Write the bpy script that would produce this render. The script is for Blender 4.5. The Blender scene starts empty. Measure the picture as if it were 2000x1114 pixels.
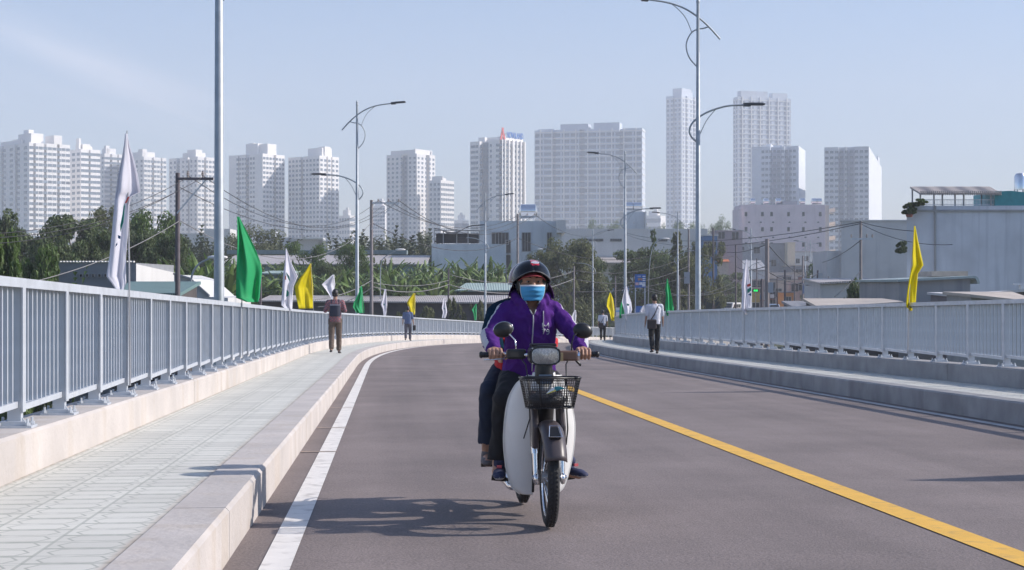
import bpy, bmesh, math, random
from mathutils import Vector, Matrix, Euler, noise as mnoise
random.seed(7)
R = math.radians
C = bpy.context.scene.collection
SC = bpy.context.scene

# ------------------------------------------------------------------ camera, sky, sun, exposure
cam_d = bpy.data.cameras.new("camera")
cam = bpy.data.objects.new("camera", cam_d); C.objects.link(cam)
cam.location = (0, 0, 1.2); cam.rotation_euler = (R(90), 0, 0)
cam_d.sensor_width = 36; cam_d.lens = 54; cam_d.clip_start = 0.1; cam_d.clip_end = 30000
SC.camera = cam
SUN_EL, SUN_AZ = 31.8, 86.0      # azimuth from +Y towards +X
w = bpy.data.worlds.new("World"); SC.world = w; w.use_nodes = True
nt = w.node_tree; nt.nodes.clear()
sky = nt.nodes.new("ShaderNodeTexSky"); sky.sky_type = 'NISHITA'; sky.sun_disc = False
sky.sun_elevation = R(SUN_EL); sky.sun_rotation = R(SUN_AZ)
sky.altitude = 0; sky.air_density = 1.0; sky.dust_density = 0.9; sky.ozone_density = 3.0
bgn = nt.nodes.new("ShaderNodeBackground"); bgn.inputs['Strength'].default_value = 0.118
wo = nt.nodes.new("ShaderNodeOutputWorld")
# faint cirrus wisps high on the left of the sky
def wm(op, a, c=None, d=None):
    k = nt.nodes.new('ShaderNodeMath'); k.operation = op; k.use_clamp = False
    for i, q in enumerate((a, c, d)):
        if q is None: continue
        if isinstance(q, (int, float)): k.inputs[i].default_value = q
        else: nt.links.new(q, k.inputs[i])
    return k.outputs[0]
wtc = nt.nodes.new('ShaderNodeTexCoord'); wsp = nt.nodes.new('ShaderNodeSeparateXYZ'); nt.links.new(wtc.outputs['Generated'], wsp.inputs[0])
ax = wm('ARCTAN2', wsp.outputs[0], wsp.outputs[1]); ez = wsp.outputs[2]
lnz = nt.nodes.new('ShaderNodeTexNoise'); lnz.inputs['Scale'].default_value = 6; lnz.inputs['Detail'].default_value = 7
cb_ = nt.nodes.new('ShaderNodeCombineXYZ'); nt.links.new(wm('ADD', ax, wm('MULTIPLY', ez, .8)), cb_.inputs[0]); nt.links.new(wm('MULTIPLY', wm('ADD', ez, wm('MULTIPLY', ax, .35)), 9), cb_.inputs[1]); nt.links.new(cb_.outputs[0], lnz.inputs['Vector'])
dl = wm('ADD', wm('SUBTRACT', ez, .108), wm('MULTIPLY', wm('ADD', ax, .20), .38))     # band line falling to the right
bandm = wm('MAXIMUM', 0, wm('SUBTRACT', 1, wm('ABSOLUTE', wm('MULTIPLY', dl, 38))))
endm = wm('MAXIMUM', 0, wm('SUBTRACT', 1, wm('ABSOLUTE', wm('MULTIPLY', wm('ADD', ax, .25), 8))))
cf = wm('MULTIPLY', wm('MULTIPLY', bandm, endm), wm('MULTIPLY', wm('MAXIMUM', 0, wm('SUBTRACT', lnz.outputs['Fac'], .35)), 2.2))
cmx = nt.nodes.new('ShaderNodeMix'); cmx.data_type = 'RGBA'; nt.links.new(wm('MULTIPLY', cf, .95), cmx.inputs[0])
nt.links.new(sky.outputs[0], cmx.inputs[6]); cmx.inputs[7].default_value = (9, 8.2, 8.0, 1)
tint = nt.nodes.new('ShaderNodeMix'); tint.data_type = 'RGBA'; tint.blend_type = 'MULTIPLY'; tint.inputs[0].default_value = 1
nt.links.new(cmx.outputs[2], tint.inputs[6]); 
tg_ = nt.nodes.new('ShaderNodeMix'); tg_.data_type = 'RGBA'; tg_.inputs[6].default_value = (.98, .90, .93, 1); tg_.inputs[7].default_value = (.85, .96, 1.10, 1)
nt.links.new(wm('MINIMUM', 1, wm('MAXIMUM', 0, wm('MULTIPLY', ez, 5.5))), tg_.inputs[0]); nt.links.new(tg_.outputs[2], tint.inputs[7])
nt.links.new(tint.outputs[2], bgn.inputs[0]); nt.links.new(bgn.outputs[0], wo.inputs[0])
sl = bpy.data.lights.new("sun", 'SUN'); sl.energy = 4.9; sl.angle = R(0.55); sl.color = (1.0, 0.93, 0.86)
so = bpy.data.objects.new("sun", sl); C.objects.link(so)
sdir = Vector((math.cos(R(SUN_EL))*math.sin(R(SUN_AZ)), math.cos(R(SUN_EL))*math.cos(R(SUN_AZ)), math.sin(R(SUN_EL))))
so.rotation_euler = sdir.to_track_quat('Z', 'Y').to_euler(); so.location = (60, 20, 80)
SC.view_settings.view_transform = 'Standard'; SC.view_settings.look = 'None'
SC.view_settings.exposure = 0.35; SC.view_settings.gamma = 1.0
SC.cycles.max_bounces = 6; SC.cycles.diffuse_bounces = 3; SC.cycles.glossy_bounces = 3
SC.cycles.transmission_bounces = 4; SC.cycles.volume_bounces = 2; SC.cycles.transparent_max_bounces = 6
SC.cycles.use_denoising = True; SC.cycles.caustics_reflective = False; SC.cycles.caustics_refractive = False

# ------------------------------------------------------------------ materials
def new_mat(name):
    m = bpy.data.materials.new(name); m.use_nodes = True
    n = m.node_tree; b = n.nodes['Principled BSDF']; return m, n, b
def lin(c): return tuple(((x/255)/12.92 if x/255 <= .04045 else ((x/255+.055)/1.055)**2.4) for x in c)
_M = {}
def mat(name, col, rough=.7, metal=0., var=.12, scale=3., bump=0., bscale=None, spec=None, col2=None, island=0., stain=None, coord='Object', coat=0., trans=0.):
    """Principled with procedural noise variation; col linear."""
    if name in _M: return _M[name]
    m, n, b = new_mat(name); N = n.nodes; L = n.links
    tc = N.new('ShaderNodeTexCoord')
    nz = N.new('ShaderNodeTexNoise'); nz.inputs['Scale'].default_value = scale; nz.inputs['Detail'].default_value = 6
    L.new(tc.outputs[coord], nz.inputs['Vector'])
    rp = N.new('ShaderNodeMapRange'); rp.inputs['From Min'].default_value = .3; rp.inputs['From Max'].default_value = .7
    L.new(nz.outputs['Fac'], rp.inputs['Value'])
    mx = N.new('ShaderNodeMix'); mx.data_type = 'RGBA'
    c2 = col2 if col2 else tuple(c*(1+var) for c in col)
    c1 = col if col2 else tuple(c*(1-var) for c in col)
    mx.inputs[6].default_value = (*c1, 1); mx.inputs[7].default_value = (*c2, 1)
    L.new(rp.outputs[0], mx.inputs[0]); out = mx.outputs[2]
    if island:
        g = N.new('ShaderNodeNewGeometry'); mr = N.new('ShaderNodeMapRange')
        mr.inputs['To Min'].default_value = 1-island; mr.inputs['To Max'].default_value = 1+island
        L.new(g.outputs['Random Per Island'], mr.inputs['Value'])
        mu = N.new('ShaderNodeMix'); mu.data_type = 'RGBA'; mu.blend_type = 'MULTIPLY'; mu.inputs[0].default_value = 1
        L.new(out, mu.inputs[6]); L.new(mr.outputs[0], mu.inputs[7]); out = mu.outputs[2]
    if stain:   # (scale xyz, colour, amount) streaky stains with their own shape
        mp = N.new('ShaderNodeMapping'); mp.inputs['Scale'].default_value = stain[0]
        L.new(tc.outputs[coord], mp.inputs['Vector'])
        n2 = N.new('ShaderNodeTexNoise'); n2.inputs['Scale'].default_value = 1; n2.inputs['Detail'].default_value = 5
        L.new(mp.outputs[0], n2.inputs['Vector'])
        r2 = N.new('ShaderNodeMapRange'); r2.inputs['From Min'].default_value = .52; r2.inputs['From Max'].default_value = .75
        r2.inputs['To Max'].default_value = stain[2]; L.new(n2.outputs['Fac'], r2.inputs['Value'])
        m2 = N.new('ShaderNodeMix'); m2.data_type = 'RGBA'; m2.inputs[7].default_value = (*stain[1], 1)
        L.new(r2.outputs[0], m2.inputs[0]); L.new(out, m2.inputs[6]); out = m2.outputs[2]
    L.new(out, b.inputs['Base Color'])
    b.inputs['Roughness'].default_value = rough; b.inputs['Metallic'].default_value = metal
    if spec is not None: b.inputs['Specular IOR Level'].default_value = spec
    if coat: b.inputs['Coat Weight'].default_value = coat; b.inputs['Coat Roughness'].default_value = .08
    if bump:
        nb = N.new('ShaderNodeTexNoise'); nb.inputs['Scale'].default_value = bscale or scale*8; nb.inputs['Detail'].default_value = 4
        L.new(tc.outputs[coord], nb.inputs['Vector'])
        bp = N.new('ShaderNodeBump'); bp.inputs['Strength'].default_value = bump; bp.inputs['Distance'].default_value = .02
        L.new(nb.outputs['Fac'], bp.inputs['Height']); L.new(bp.outputs[0], b.inputs['Normal'])
    if trans:
        tr = N.new('ShaderNodeBsdfTranslucent'); L.new(out, tr.inputs['Color'])
        ms = N.new('ShaderNodeMixShader'); ms.inputs[0].default_value = trans
        o = N['Material Output']; L.new(b.outputs[0], ms.inputs[1]); L.new(tr.outputs[0], ms.inputs[2]); L.new(ms.outputs[0], o.inputs['Surface'])
    _M[name] = m; return m

# ------------------------------------------------------------------ mesh builder
class MB:
    def __init__(s): s.v = []; s.f = []; s.mi = []; s.uv = None
    def add(s, vs, fs, mi=0):
        o = len(s.v); s.v += [tuple(p) for p in vs]; s.f += [tuple(i+o for i in f) for f in fs]; s.mi += [mi]*len(fs); return s
    def box(s, c, d, rz=0, mi=0, M=None):
        x, y, z = d[0]/2, d[1]/2, d[2]/2
        vs = [Vector((a, b, e)) for a in (-x, x) for b in (-y, y) for e in (-z, z)]
        m = Matrix.Rotation(rz, 3, 'Z')
        vs = [(m @ p if M is None else M @ p)+Vector(c) for p in vs]
        return s.add(vs, [(0,1,3,2),(4,6,7,5),(0,4,5,1),(2,3,7,6),(0,2,6,4),(1,5,7,3)], mi)
    def beam(s, a, b, w, h, mi=0, up=(0,0,1)):
        a = Vector(a); b = Vector(b); d = (b-a).normalized(); u = Vector(up)
        if abs(d.dot(u)) > .98: u = Vector((0,1,0))
        r = d.cross(u).normalized(); u = r.cross(d)
        vs = [p+r*i*w/2+u*j*h/2 for p in (a, b) for i, j in ((-1,-1),(1,-1),(1,1),(-1,1))]
        return s.add(vs, [(0,3,2,1),(4,5,6,7),(0,1,5,4),(1,2,6,5),(2,3,7,6),(3,0,4,7)], mi)
    def tube(s, pts, r, n=8, cap=True, mi=0, flat=1.0):
        pts = [Vector(p) for p in pts]; rs = r if isinstance(r, (list, tuple)) else [r]*len(pts)
        t0 = (pts[1]-pts[0]).normalized(); u = Vector((0,0,1)) if abs(t0.z) < .9 else Vector((1,0,0))
        vs = []; prev = None
        for i, p in enumerate(pts):
            t = (pts[min(i+1, len(pts)-1)]-pts[max(i-1, 0)]).normalized()
            if prev is None: a = t.cross(u).normalized()
            else: a = (prev-t*prev.dot(t)).normalized()
            prev = a; b = t.cross(a)
            for k in range(n):
                q = 2*math.pi*k/n; vs.append(p+a*rs[i]*math.cos(q)+b*rs[i]*flat*math.sin(q))
        fs = [(i*n+k, i*n+(k+1) % n, (i+1)*n+(k+1) % n, (i+1)*n+k) for i in range(len(pts)-1) for k in range(n)]
        if cap: fs += [tuple(range(n-1, -1, -1)), tuple((len(pts)-1)*n+k for k in range(n))]
        return s.add(vs, fs, mi)
    def lathe(s, prof, c=(0,0,0), n=16, M=None, mi=0, a0=0, a1=2*math.pi):
        full = abs(a1-a0-2*math.pi) < 1e-6; nn = n if full else n+1
        vs = []
        for r, z in prof:
            for k in range(nn):
                a = a0+(a1-a0)*k/n; p = Vector((r*math.cos(a), r*math.sin(a), z))
                if M is not None: p = M @ p
                vs.append(p+Vector(c))
        fs = []
        for i in range(len(prof)-1):
            for k in range(n):
                k2 = (k+1) % nn
                fs.append((i*nn+k, i*nn+k2, (i+1)*nn+k2, (i+1)*nn+k))
        return s.add(vs, fs, mi)
    def ball(s, c, r, n=12, mi=0, M=None):
        r = r if isinstance(r, (tuple, list)) else (r, r, r); vs = []; fs = []; h = n//2
        for i in range(h+1):
            for k in range(n):
                t = math.pi*i/h; a = 2*math.pi*k/n
                p = Vector((r[0]*math.sin(t)*math.cos(a), r[1]*math.sin(t)*math.sin(a), r[2]*math.cos(t)))
                if M is not None: p = M @ p
                vs.append(p+Vector(c))
        for i in range(h):
            for k in range(n): fs.append((i*n+k, (i+1)*n+k, (i+1)*n+(k+1) % n, i*n+(k+1) % n))
        return s.add(vs, fs, mi)
    def prism(s, poly, z0, z1, mi=0, M=None):      # polygon (x,y) extruded in z
        n = len(poly); vs = [Vector((x, y, z0)) for x, y in poly]+[Vector((x, y, z1)) for x, y in poly]
        if M is not None: vs = [M @ p for p in vs]
        return s.add(vs, [tuple(range(n-1, -1, -1)), tuple(range(n, 2*n))]+[(i, (i+1) % n, n+(i+1) % n, n+i) for i in range(n)], mi)
    def sheet(s, rows, mi=0):
        n = len(rows[0]); vs = [p for r in rows for p in r]
        return s.add(vs, [(i*n+k, i*n+k+1, (i+1)*n+k+1, (i+1)*n+k) for i in range(len(rows)-1) for k in range(n-1)], mi)
    def mesh(s, name, mats, smooth=False):
        me = bpy.data.meshes.new(name); me.from_pydata(s.v, [], s.f)
        for m in (mats if isinstance(mats, (list, tuple)) else [mats]): me.materials.append(m)
        me.polygons.foreach_set('material_index', s.mi)
        if smooth: me.polygons.foreach_set('use_smooth', [True]*len(s.f))
        bm = bmesh.new(); bm.from_mesh(me); bmesh.ops.recalc_face_normals(bm, faces=bm.faces); bm.to_mesh(me); bm.free()
        me.update(); return me
    def build(s, name, mats, parent=None, smooth=False, loc=None, auto=None):
        me = s.mesh(name, mats, smooth)
        o = link(me, name, parent, loc)
        if auto: smooth_by_angle(me, auto)
        return o
def smooth_by_angle(me, deg):
    me.polygons.foreach_set('use_smooth', [True]*len(me.polygons))
    bm = bmesh.new(); bm.from_mesh(me)
    for e in bm.edges:
        if len(e.link_faces) == 2 and e.calc_face_angle(0) > R(deg): e.smooth = False
    bm.to_mesh(me); bm.free()
def link(me, name, parent=None, loc=None):
    o = bpy.data.objects.new(name, me); C.objects.link(o)
    if parent is not None: o.parent = parent
    if loc is not None: o.location = loc
    return o
def empty(name, loc=(0,0,0), rz=0, label=None, cat=None, group=None, rot=None):
    o = bpy.data.objects.new(name, None); C.objects.link(o); o.location = loc
    o.rotation_euler = rot if rot else (0, 0, rz); o.empty_display_size = .2
    return tag(o, label, cat, group)
def tag(o, label=None, cat=None, group=None, kind=None):
    if label: o['label'] = label
    if cat: o['category'] = cat
    if group: o['group'] = group
    if kind: o['kind'] = kind
    return o
def copy_tree(o, parent=None):
    c = o.copy(); C.objects.link(c)
    if parent is not None: c.parent = parent
    for ch in [x for x in bpy.data.objects if x.parent == o]: copy_tree(ch, c)
    return c
def PX(px, py, D):       # a photo pixel at distance D -> world point (used to read off places)
    return Vector(((px-1000)/3000*D, D, 1.2-(py-557)/3000*D))

# ------------------------------------------------------------------ road geometry
HEAD = -0.0808; S0 = 40.0; RAD = 255.0; SEND = 185.0
T0 = Vector((math.sin(HEAD), math.cos(HEAD))); N0 = Vector((math.cos(HEAD), -math.sin(HEAD)))
C0 = Vector((3.18, 0))
S0b = 150.0
def heading(s):
    if s < S0: return HEAD
    return HEAD+(min(s, S0b)-S0)/RAD
def road(s, u=0.0, z=0.0):
    if s <= S0: c = C0+T0*s; h = HEAD
    else:
        p = C0+T0*S0; cc = p+N0*RAD; a = (min(s, S0b)-S0)/RAD; h = HEAD+a
        c = cc-Vector((math.cos(h), -math.sin(h)))*RAD
        if s > S0b: c = c+Vector((math.sin(h), math.cos(h)))*(s-S0b)
    n = Vector((math.cos(h), -math.sin(h)))
    q = c+n*u
    return Vector((q.x, q.y, rz(s)+z))
def rz(s):
    e = max(0, min(s, 110)-45)**2*1.1e-4+max(0, s-110)*0.0143
    return -.0225*s-e
def s_at(px, u, s0=5, s1=150):       # arc length where lateral offset u meets a photo column
    best = None
    for i in range(int((s1-s0)*4)):
        s = s0+i*.25; p = road(s, u); x = 1000+3000*p.x/p.y
        if best is None or abs(x-px) < best[0]: best = (abs(x-px), s)
    return best[1]
HW = 3.965; KH = .26; WALK = 1.42; PL = .26; PLW = .42
RU = HW+WALK+.16          # rail centre offset
# ------------------------------------------------------------------ structure: ground, road, kerbs, walkways
def attr_uv(me, uvs):
    l = me.uv_layers.new(name='UVMap')
    for p in me.polygons:
        for li, vi in zip(p.loop_indices, p.vertices): l.data[li].uv = uvs[vi]
def ss(a, b, st):
    n = max(1, round((b-a)/st)); return [a+(b-a)*i/n for i in range(n+1)]
def strip(name, s_list, us, m, thick=None, kind='structure', zf=None):
    """sheet following the road: us = [(u,z),...] cross section; UV = (s,u)"""
    vs = []; uvs = []
    for s in s_list:
        acc = 0; last = None
        for u, z in us:
            vs.append(road(s, u, z)); 
            if last: acc += math.hypot(u-last[0], z-last[1])
            last = (u, z); uvs.append((s, acc))
    n = len(us); fs = [(i*n+k, (i+1)*n+k, (i+1)*n+k+1, i*n+k+1) for i in range(len(s_list)-1) for k in range(n-1)]
    return vs, fs, uvs
def strip_obj(name, pieces, m, kind='structure'):
    V = []; F = []; U = []
    for vs, fs, uvs in pieces:
        o = len(V); V += [tuple(v) for v in vs]; F += [tuple(i+o for i in f) for f in fs]; U += uvs
    me = bpy.data.meshes.new(name); me.from_pydata(V, [], F); me.materials.append(m)
    bm = bmesh.new(); bm.from_mesh(me); bmesh.ops.recalc_face_normals(bm, faces=bm.faces); bm.to_mesh(me); bm.free()
    attr_uv(me, U); o = link(me, name); 
    if kind: o['kind'] = kind
    return o
def asphalt_mat():
    m, n, b = new_mat('asphalt'); N = n.nodes; L = n.links
    uv = N.new('ShaderNodeTexCoord')
    f = N.new('ShaderNodeTexNoise'); f.inputs['Scale'].default_value = 70; f.inputs['Detail'].default_value = 3; L.new(uv.outputs['Object'], f.inputs[0])
    g = N.new('ShaderNodeTexNoise'); g.inputs['Scale'].default_value = .9; g.inputs['Detail'].default_value = 6; L.new(uv.outputs['Object'], g.inputs[0])
    mp = N.new('ShaderNodeMapping'); mp.inputs['Scale'].default_value = (.05, 1.6, 1); L.new(uv.outputs['UV'], mp.inputs[0])
    h = N.new('ShaderNodeTexNoise'); h.inputs['Scale'].default_value = 1; h.inputs['Detail'].default_value = 4; L.new(mp.outputs[0], h.inputs[0])
    def mr(src, a, c, lo, hi):
        r = N.new('ShaderNodeMapRange'); r.inputs[1].default_value = a; r.inputs[2].default_value = c; r.inputs[3].default_value = lo; r.inputs[4].default_value = hi
        L.new(src, r.inputs[0]); return r.outputs[0]
    def mul(x, y):
        k = N.new('ShaderNodeMath'); k.operation = 'MULTIPLY'; L.new(x, k.inputs[0]); L.new(y, k.inputs[1]); return k.outputs[0]
    f2 = N.new('ShaderNodeTexVoronoi'); f2.inputs['Scale'].default_value = 55; L.new(uv.outputs['Object'], f2.inputs['Vector'])
    sep = N.new('ShaderNodeSeparateXYZ'); L.new(uv.outputs['UV'], sep.inputs[0])
    # two lighter tyre-polished bands per lane
    sn = N.new('ShaderNodeMath'); sn.operation = 'SINE'; sm2 = N.new('ShaderNodeMath'); sm2.operation = 'MULTIPLY'; sm2.inputs[1].default_value = 3.17; L.new(sep.outputs[1], sm2.inputs[0]); L.new(sm2.outputs[0], sn.inputs[0])
    k2 = N.new('ShaderNodeTexNoise'); k2.inputs['Scale'].default_value = .33; k2.inputs['Detail'].default_value = 7; k2.inputs['Roughness'].default_value = .7; L.new(uv.outputs['Object'], k2.inputs[0])
    v = mul(mul(mul(mr(f.outputs['Fac'], .25, .75, .72, 1.28), mr(g.outputs['Fac'], .3, .7, .88, 1.12)), mr(h.outputs['Fac'], .3, .7, .86, 1.14)), mul(mul(mr(f2.outputs['Distance'], 0, .5, .86, 1.12), mr(sn.outputs[0], -1, 1, .96, 1.05)), mr(k2.outputs['Fac'], .35, .65, .90, 1.10)))
    cm = N.new('ShaderNodeMix'); cm.data_type = 'RGBA'; cm.blend_type = 'MULTIPLY'; cm.inputs[0].default_value = 1
    cm.inputs[6].default_value = (.185, .150, .140, 1); L.new(v, cm.inputs[7]); L.new(cm.outputs[2], b.inputs['Base Color'])
    b.inputs['Roughness'].default_value = .82
    bp = N.new('ShaderNodeBump'); bp.inputs['Strength'].default_value = .5; bp.inputs['Distance'].default_value = .008
    L.new(f.outputs['Fac'], bp.inputs['Height']); L.new(bp.outputs[0], b.inputs['Normal'])
    return m
def paving_mat():
    """cement walkway tiles: 0.4 m squares with pressed long hexagons, grooves dark and sunk"""
    m, n, b = new_mat('paving'); N = n.nodes; L = n.links
    tc = N.new('ShaderNodeTexCoord'); sp = N.new('ShaderNodeSeparateXYZ'); L.new(tc.outputs['UV'], sp.inputs[0])
    def M_(op, a, c=None, d=None):
        k = N.new('ShaderNodeMath'); k.operation = op
        for i, q in enumerate((a, c, d)):
            if q is None: continue
            if isinstance(q, (int, float)): k.inputs[i].default_value = q
            else: L.new(q, k.inputs[i])
        return k.outputs[0]
    s, u = sp.outputs[0], sp.outputs[1]
    col = M_('FLOOR', M_('DIVIDE', u, .355))
    a = M_('FRACT', M_('DIVIDE', u, .355))
    t = M_('FRACT', M_('ADD', M_('DIVIDE', s, .4), M_('MULTIPLY', col, .5)))
    ea = M_('MINIMUM', a, M_('SUBTRACT', 1, a)); et = M_('MINIMUM', t, M_('SUBTRACT', 1, t))
    g_long = M_('LESS_THAN', ea, .022)
    g_tr = M_('LESS_THAN', et, .017)
    # two hexagons per tile along t
    th = M_('FRACT', M_('MULTIPLY', t, 2)); ch = M_('ABSOLUTE', M_('SUBTRACT', th, .5)); ca = M_('ABSOLUTE', M_('SUBTRACT', a, .5))
    hx = M_('MAXIMUM', M_('MULTIPLY', ch, 2), M_('ADD', M_('MULTIPLY', ca, 1.9), M_('MULTIPLY', ch, .55)))
    g1 = M_('LESS_THAN', M_('ABSOLUTE', M_('SUBTRACT', hx, .74)), .035)
    fl = M_('FRACT', M_('ADD', M_('MULTIPLY', a, 2.0), .25)); zz = M_('ABSOLUTE', M_('SUBTRACT', fl, .5))
    g2 = M_('LESS_THAN', M_('ABSOLUTE', M_('SUBTRACT', ch, M_('ADD', .36, M_('MULTIPLY', zz, .22)))), .016)
    g = M_('MAXIMUM', M_('MAXIMUM', M_('MULTIPLY', g_tr, .8), M_('MULTIPLY', g_long, .42)), M_('MULTIPLY', M_('MAXIMUM', g1, g2), .5))
    nz = N.new('ShaderNodeTexNoise'); nz.inputs['Scale'].default_value = 2.2; nz.inputs['Detail'].default_value = 8; L.new(tc.outputs['Object'], nz.inputs[0])
    mx = N.new('ShaderNodeMix'); mx.data_type = 'RGBA'; mx.inputs[6].default_value = (.57, .555, .50, 1); mx.inputs[7].default_value = (.68, .665, .61, 1)
    L.new(nz.outputs['Fac'], mx.inputs[0])
    wn = N.new('ShaderNodeTexWhiteNoise'); wn.noise_dimensions = '2D'
    cb = N.new('ShaderNodeCombineXYZ'); L.new(col, cb.inputs[0]); L.new(M_('FLOOR', M_('ADD', M_('DIVIDE', s, .4), M_('MULTIPLY', col, .5))), cb.inputs[1]); L.new(cb.outputs[0], wn.inputs['Vector'])
    tv = M_('ADD', .93, M_('MULTIPLY', wn.outputs['Value'], .14))
    m2 = N.new('ShaderNodeMix'); m2.data_type = 'RGBA'; m2.blend_type = 'MULTIPLY'; m2.inputs[0].default_value = 1
    L.new(mx.outputs[2], m2.inputs[6]); L.new(tv, m2.inputs[7])
    m3 = N.new('ShaderNodeMix'); m3.data_type = 'RGBA'; m3.inputs[7].default_value = (.17, .20, .165, 1)
    m4 = N.new('ShaderNodeMix'); m4.data_type = 'RGBA'; m4.inputs[7].default_value = (.36, .26, .19, 1); nz2 = N.new('ShaderNodeTexNoise'); nz2.inputs['Scale'].default_value = 5; L.new(tc.outputs['Object'], nz2.inputs[0])
    ed = M_('MINIMUM', u, M_('SUBTRACT', 1.15, u)); L.new(M_('MULTIPLY', M_('MAXIMUM', 0, M_('SUBTRACT', 1, M_('DIVIDE', ed, .05))), M_('MULTIPLY', nz2.outputs['Fac'], 1.3)), m4.inputs[0]); L.new(m2.outputs[2], m4.inputs[6])
    L.new(m4.outputs[2], m3.inputs[6]); L.new(M_('MULTIPLY', g, .9), m3.inputs[0]); L.new(m3.outputs[2], b.inputs['Base Color'])
    b.inputs['Roughness'].default_value = .85
    bp = N.new('ShaderNodeBump'); bp.inputs['Strength'].default_value = .7; bp.inputs['Distance'].default_value = .006
    L.new(M_('SUBTRACT', 1, g), bp.inputs['Height']); L.new(bp.outputs[0], b.inputs['Normal'])
    return m
M_asph = asphalt_mat(); M_pave = paving_mat()
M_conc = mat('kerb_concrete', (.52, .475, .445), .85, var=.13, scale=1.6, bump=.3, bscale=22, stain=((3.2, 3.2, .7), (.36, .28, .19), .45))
M_conc_shaded = mat('kerb_concrete_shaded_stained', (.33, .32, .32), .9, var=.2, scale=2.2, bump=.35, bscale=22, stain=((2.2, 2.2, .6), (.16, .15, .15), .6))  # darker copy for the right side: its shade put into the colour, with stains
M_wshade = mat('shaded_worn_paint', (.50, .48, .46), .7, var=.12, scale=6, stain=((5, 5, 5), (.22, .2, .19), .7))  # right edge line: shade put into a darker, patchily worn white
M_concd = mat('deck_concrete', (.34, .33, .32), .9, var=.15, scale=1, bump=.2)
M_white = mat('white_road_paint', (.80, .755, .70), .6, var=.07, scale=6, stain=((9, 9, 9), (.42, .38, .34), .8))
M_yel = mat('yellow_road_paint', (.80, .45, .055), .6, var=.07, scale=5, stain=((10, 10, 10), (.40, .25, .09), .7))
M_tan = mat('resin_strip', (.40, .30, .23), .7, var=.15, scale=9)
SL = ss(-14, SEND, 1.5)
# road surface
strip_obj('road', [strip('road', SL, [(-HW-.02, 0), (-2, 0.0), (0, 0.0), (2, 0), (HW+.02, 0)], None)], M_asph)
e = .005
strip_obj('road_marking_yellow', [strip('', SL, [(-.095, e), (.095, e)], None)], M_yel)
strip_obj('road_marking_white', [strip('', SL, [(-HW+.175, e), (-HW+.325, e)], None)], M_white)
strip_obj('road_marking_shaded', [strip('', SL, [(HW-.30, e), (HW-.17, e)], None)], M_wshade)
J = [6.0, 14.3, 17.4, 21.3, 28.5, 37.5, 46.8, 56.5, 66, 76, 86]
strip_obj('resin_joint_strip', [strip('', [s, s+.05], [(-HW+.01, 2*e), (-HW+.175, 2*e), (-HW+.34, 2*e)], None) for s in J]
          + [strip('', [s+.05, s+.08], [(-HW+.5, 2*e), (HW-.1, 2*e)], None) for s in (58.0,)], M_tan)
# kerbs and walkways
for sd, nm in ((-1, 'left'), (1, 'right')):
    o_ = [ ]
    cuts = [x+(0 if sd < 0 else 4) for x in (-14, -2.5, 8.1, 19, 29.5, 40.2, 51, 61.7, 72.4, 83, 93.8, 104.5, 115, 126, 137, 148, 159, 170, 184)]
    for a, b in zip(cuts[:-1], cuts[1:]):
        sl_ = ss(a, b-.012, 1.5)
        sec = [(sd*HW, -.25), (sd*HW, KH-.02), (sd*(HW+.02), KH), (sd*(HW+.28), KH), (sd*(HW+.28), -.25)]
        v, f, uv = strip('', sl_, sec, None); n = len(sec)
        f += [tuple(range(n)), tuple((len(sl_)-1)*n+k for k in range(n-1, -1, -1))]
        o_.append((v, f, uv))
    strip_obj('kerb', o_, M_conc if sd < 0 else M_conc_shaded)
    strip_obj('pavement', [strip('', SL, [(sd*(HW+.28), KH-.008), (sd*(HW+WALK+.01), KH-.008)], None)], M_pave)
    # raised parapet base that carries the railing
    o_ = []
    cuts = [x+(2 if sd < 0 else 7) for x in (-16, -5, 5.5, 16.2, 27, 37.5, 48.3, 59, 69.6, 80.4, 91, 102, 112.6, 123.4, 134, 145, 156, 167, 178)]
    for a, b in zip(cuts[:-1], cuts[1:]):
        sl_ = ss(a, b-.016, 1.5)
        u0, u1 = HW+WALK, HW+WALK+PLW
        sec = [(sd*u0, -.3), (sd*u0, KH+PL-.02), (sd*(u0+.02), KH+PL), (sd*(u1-.02), KH+PL), (sd*u1, KH+PL-.02), (sd*u1, -.75)]
        v, f, uv = strip('', sl_, sec, None); n = len(sec)
        f += [tuple(range(n)), tuple((len(sl_)-1)*n+k for k in range(n-1, -1, -1))]
        o_.append((v, f, uv))
    ob = strip_obj('parapet_base', o_, M_conc if sd < 0 else M_conc_shaded, kind=None)
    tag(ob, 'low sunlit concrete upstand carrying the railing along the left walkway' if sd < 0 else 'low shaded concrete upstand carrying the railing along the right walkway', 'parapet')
# bridge deck body beneath
u1 = HW+WALK+PLW-.03
dk = strip_obj('bridge_deck', [strip('', SL, [(-u1, -.05), (-u1, -.7), (-3.5, -1.0), (3.5, -1.0), (u1, -.7), (u1, -.05)], None)], M_concd)
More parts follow.
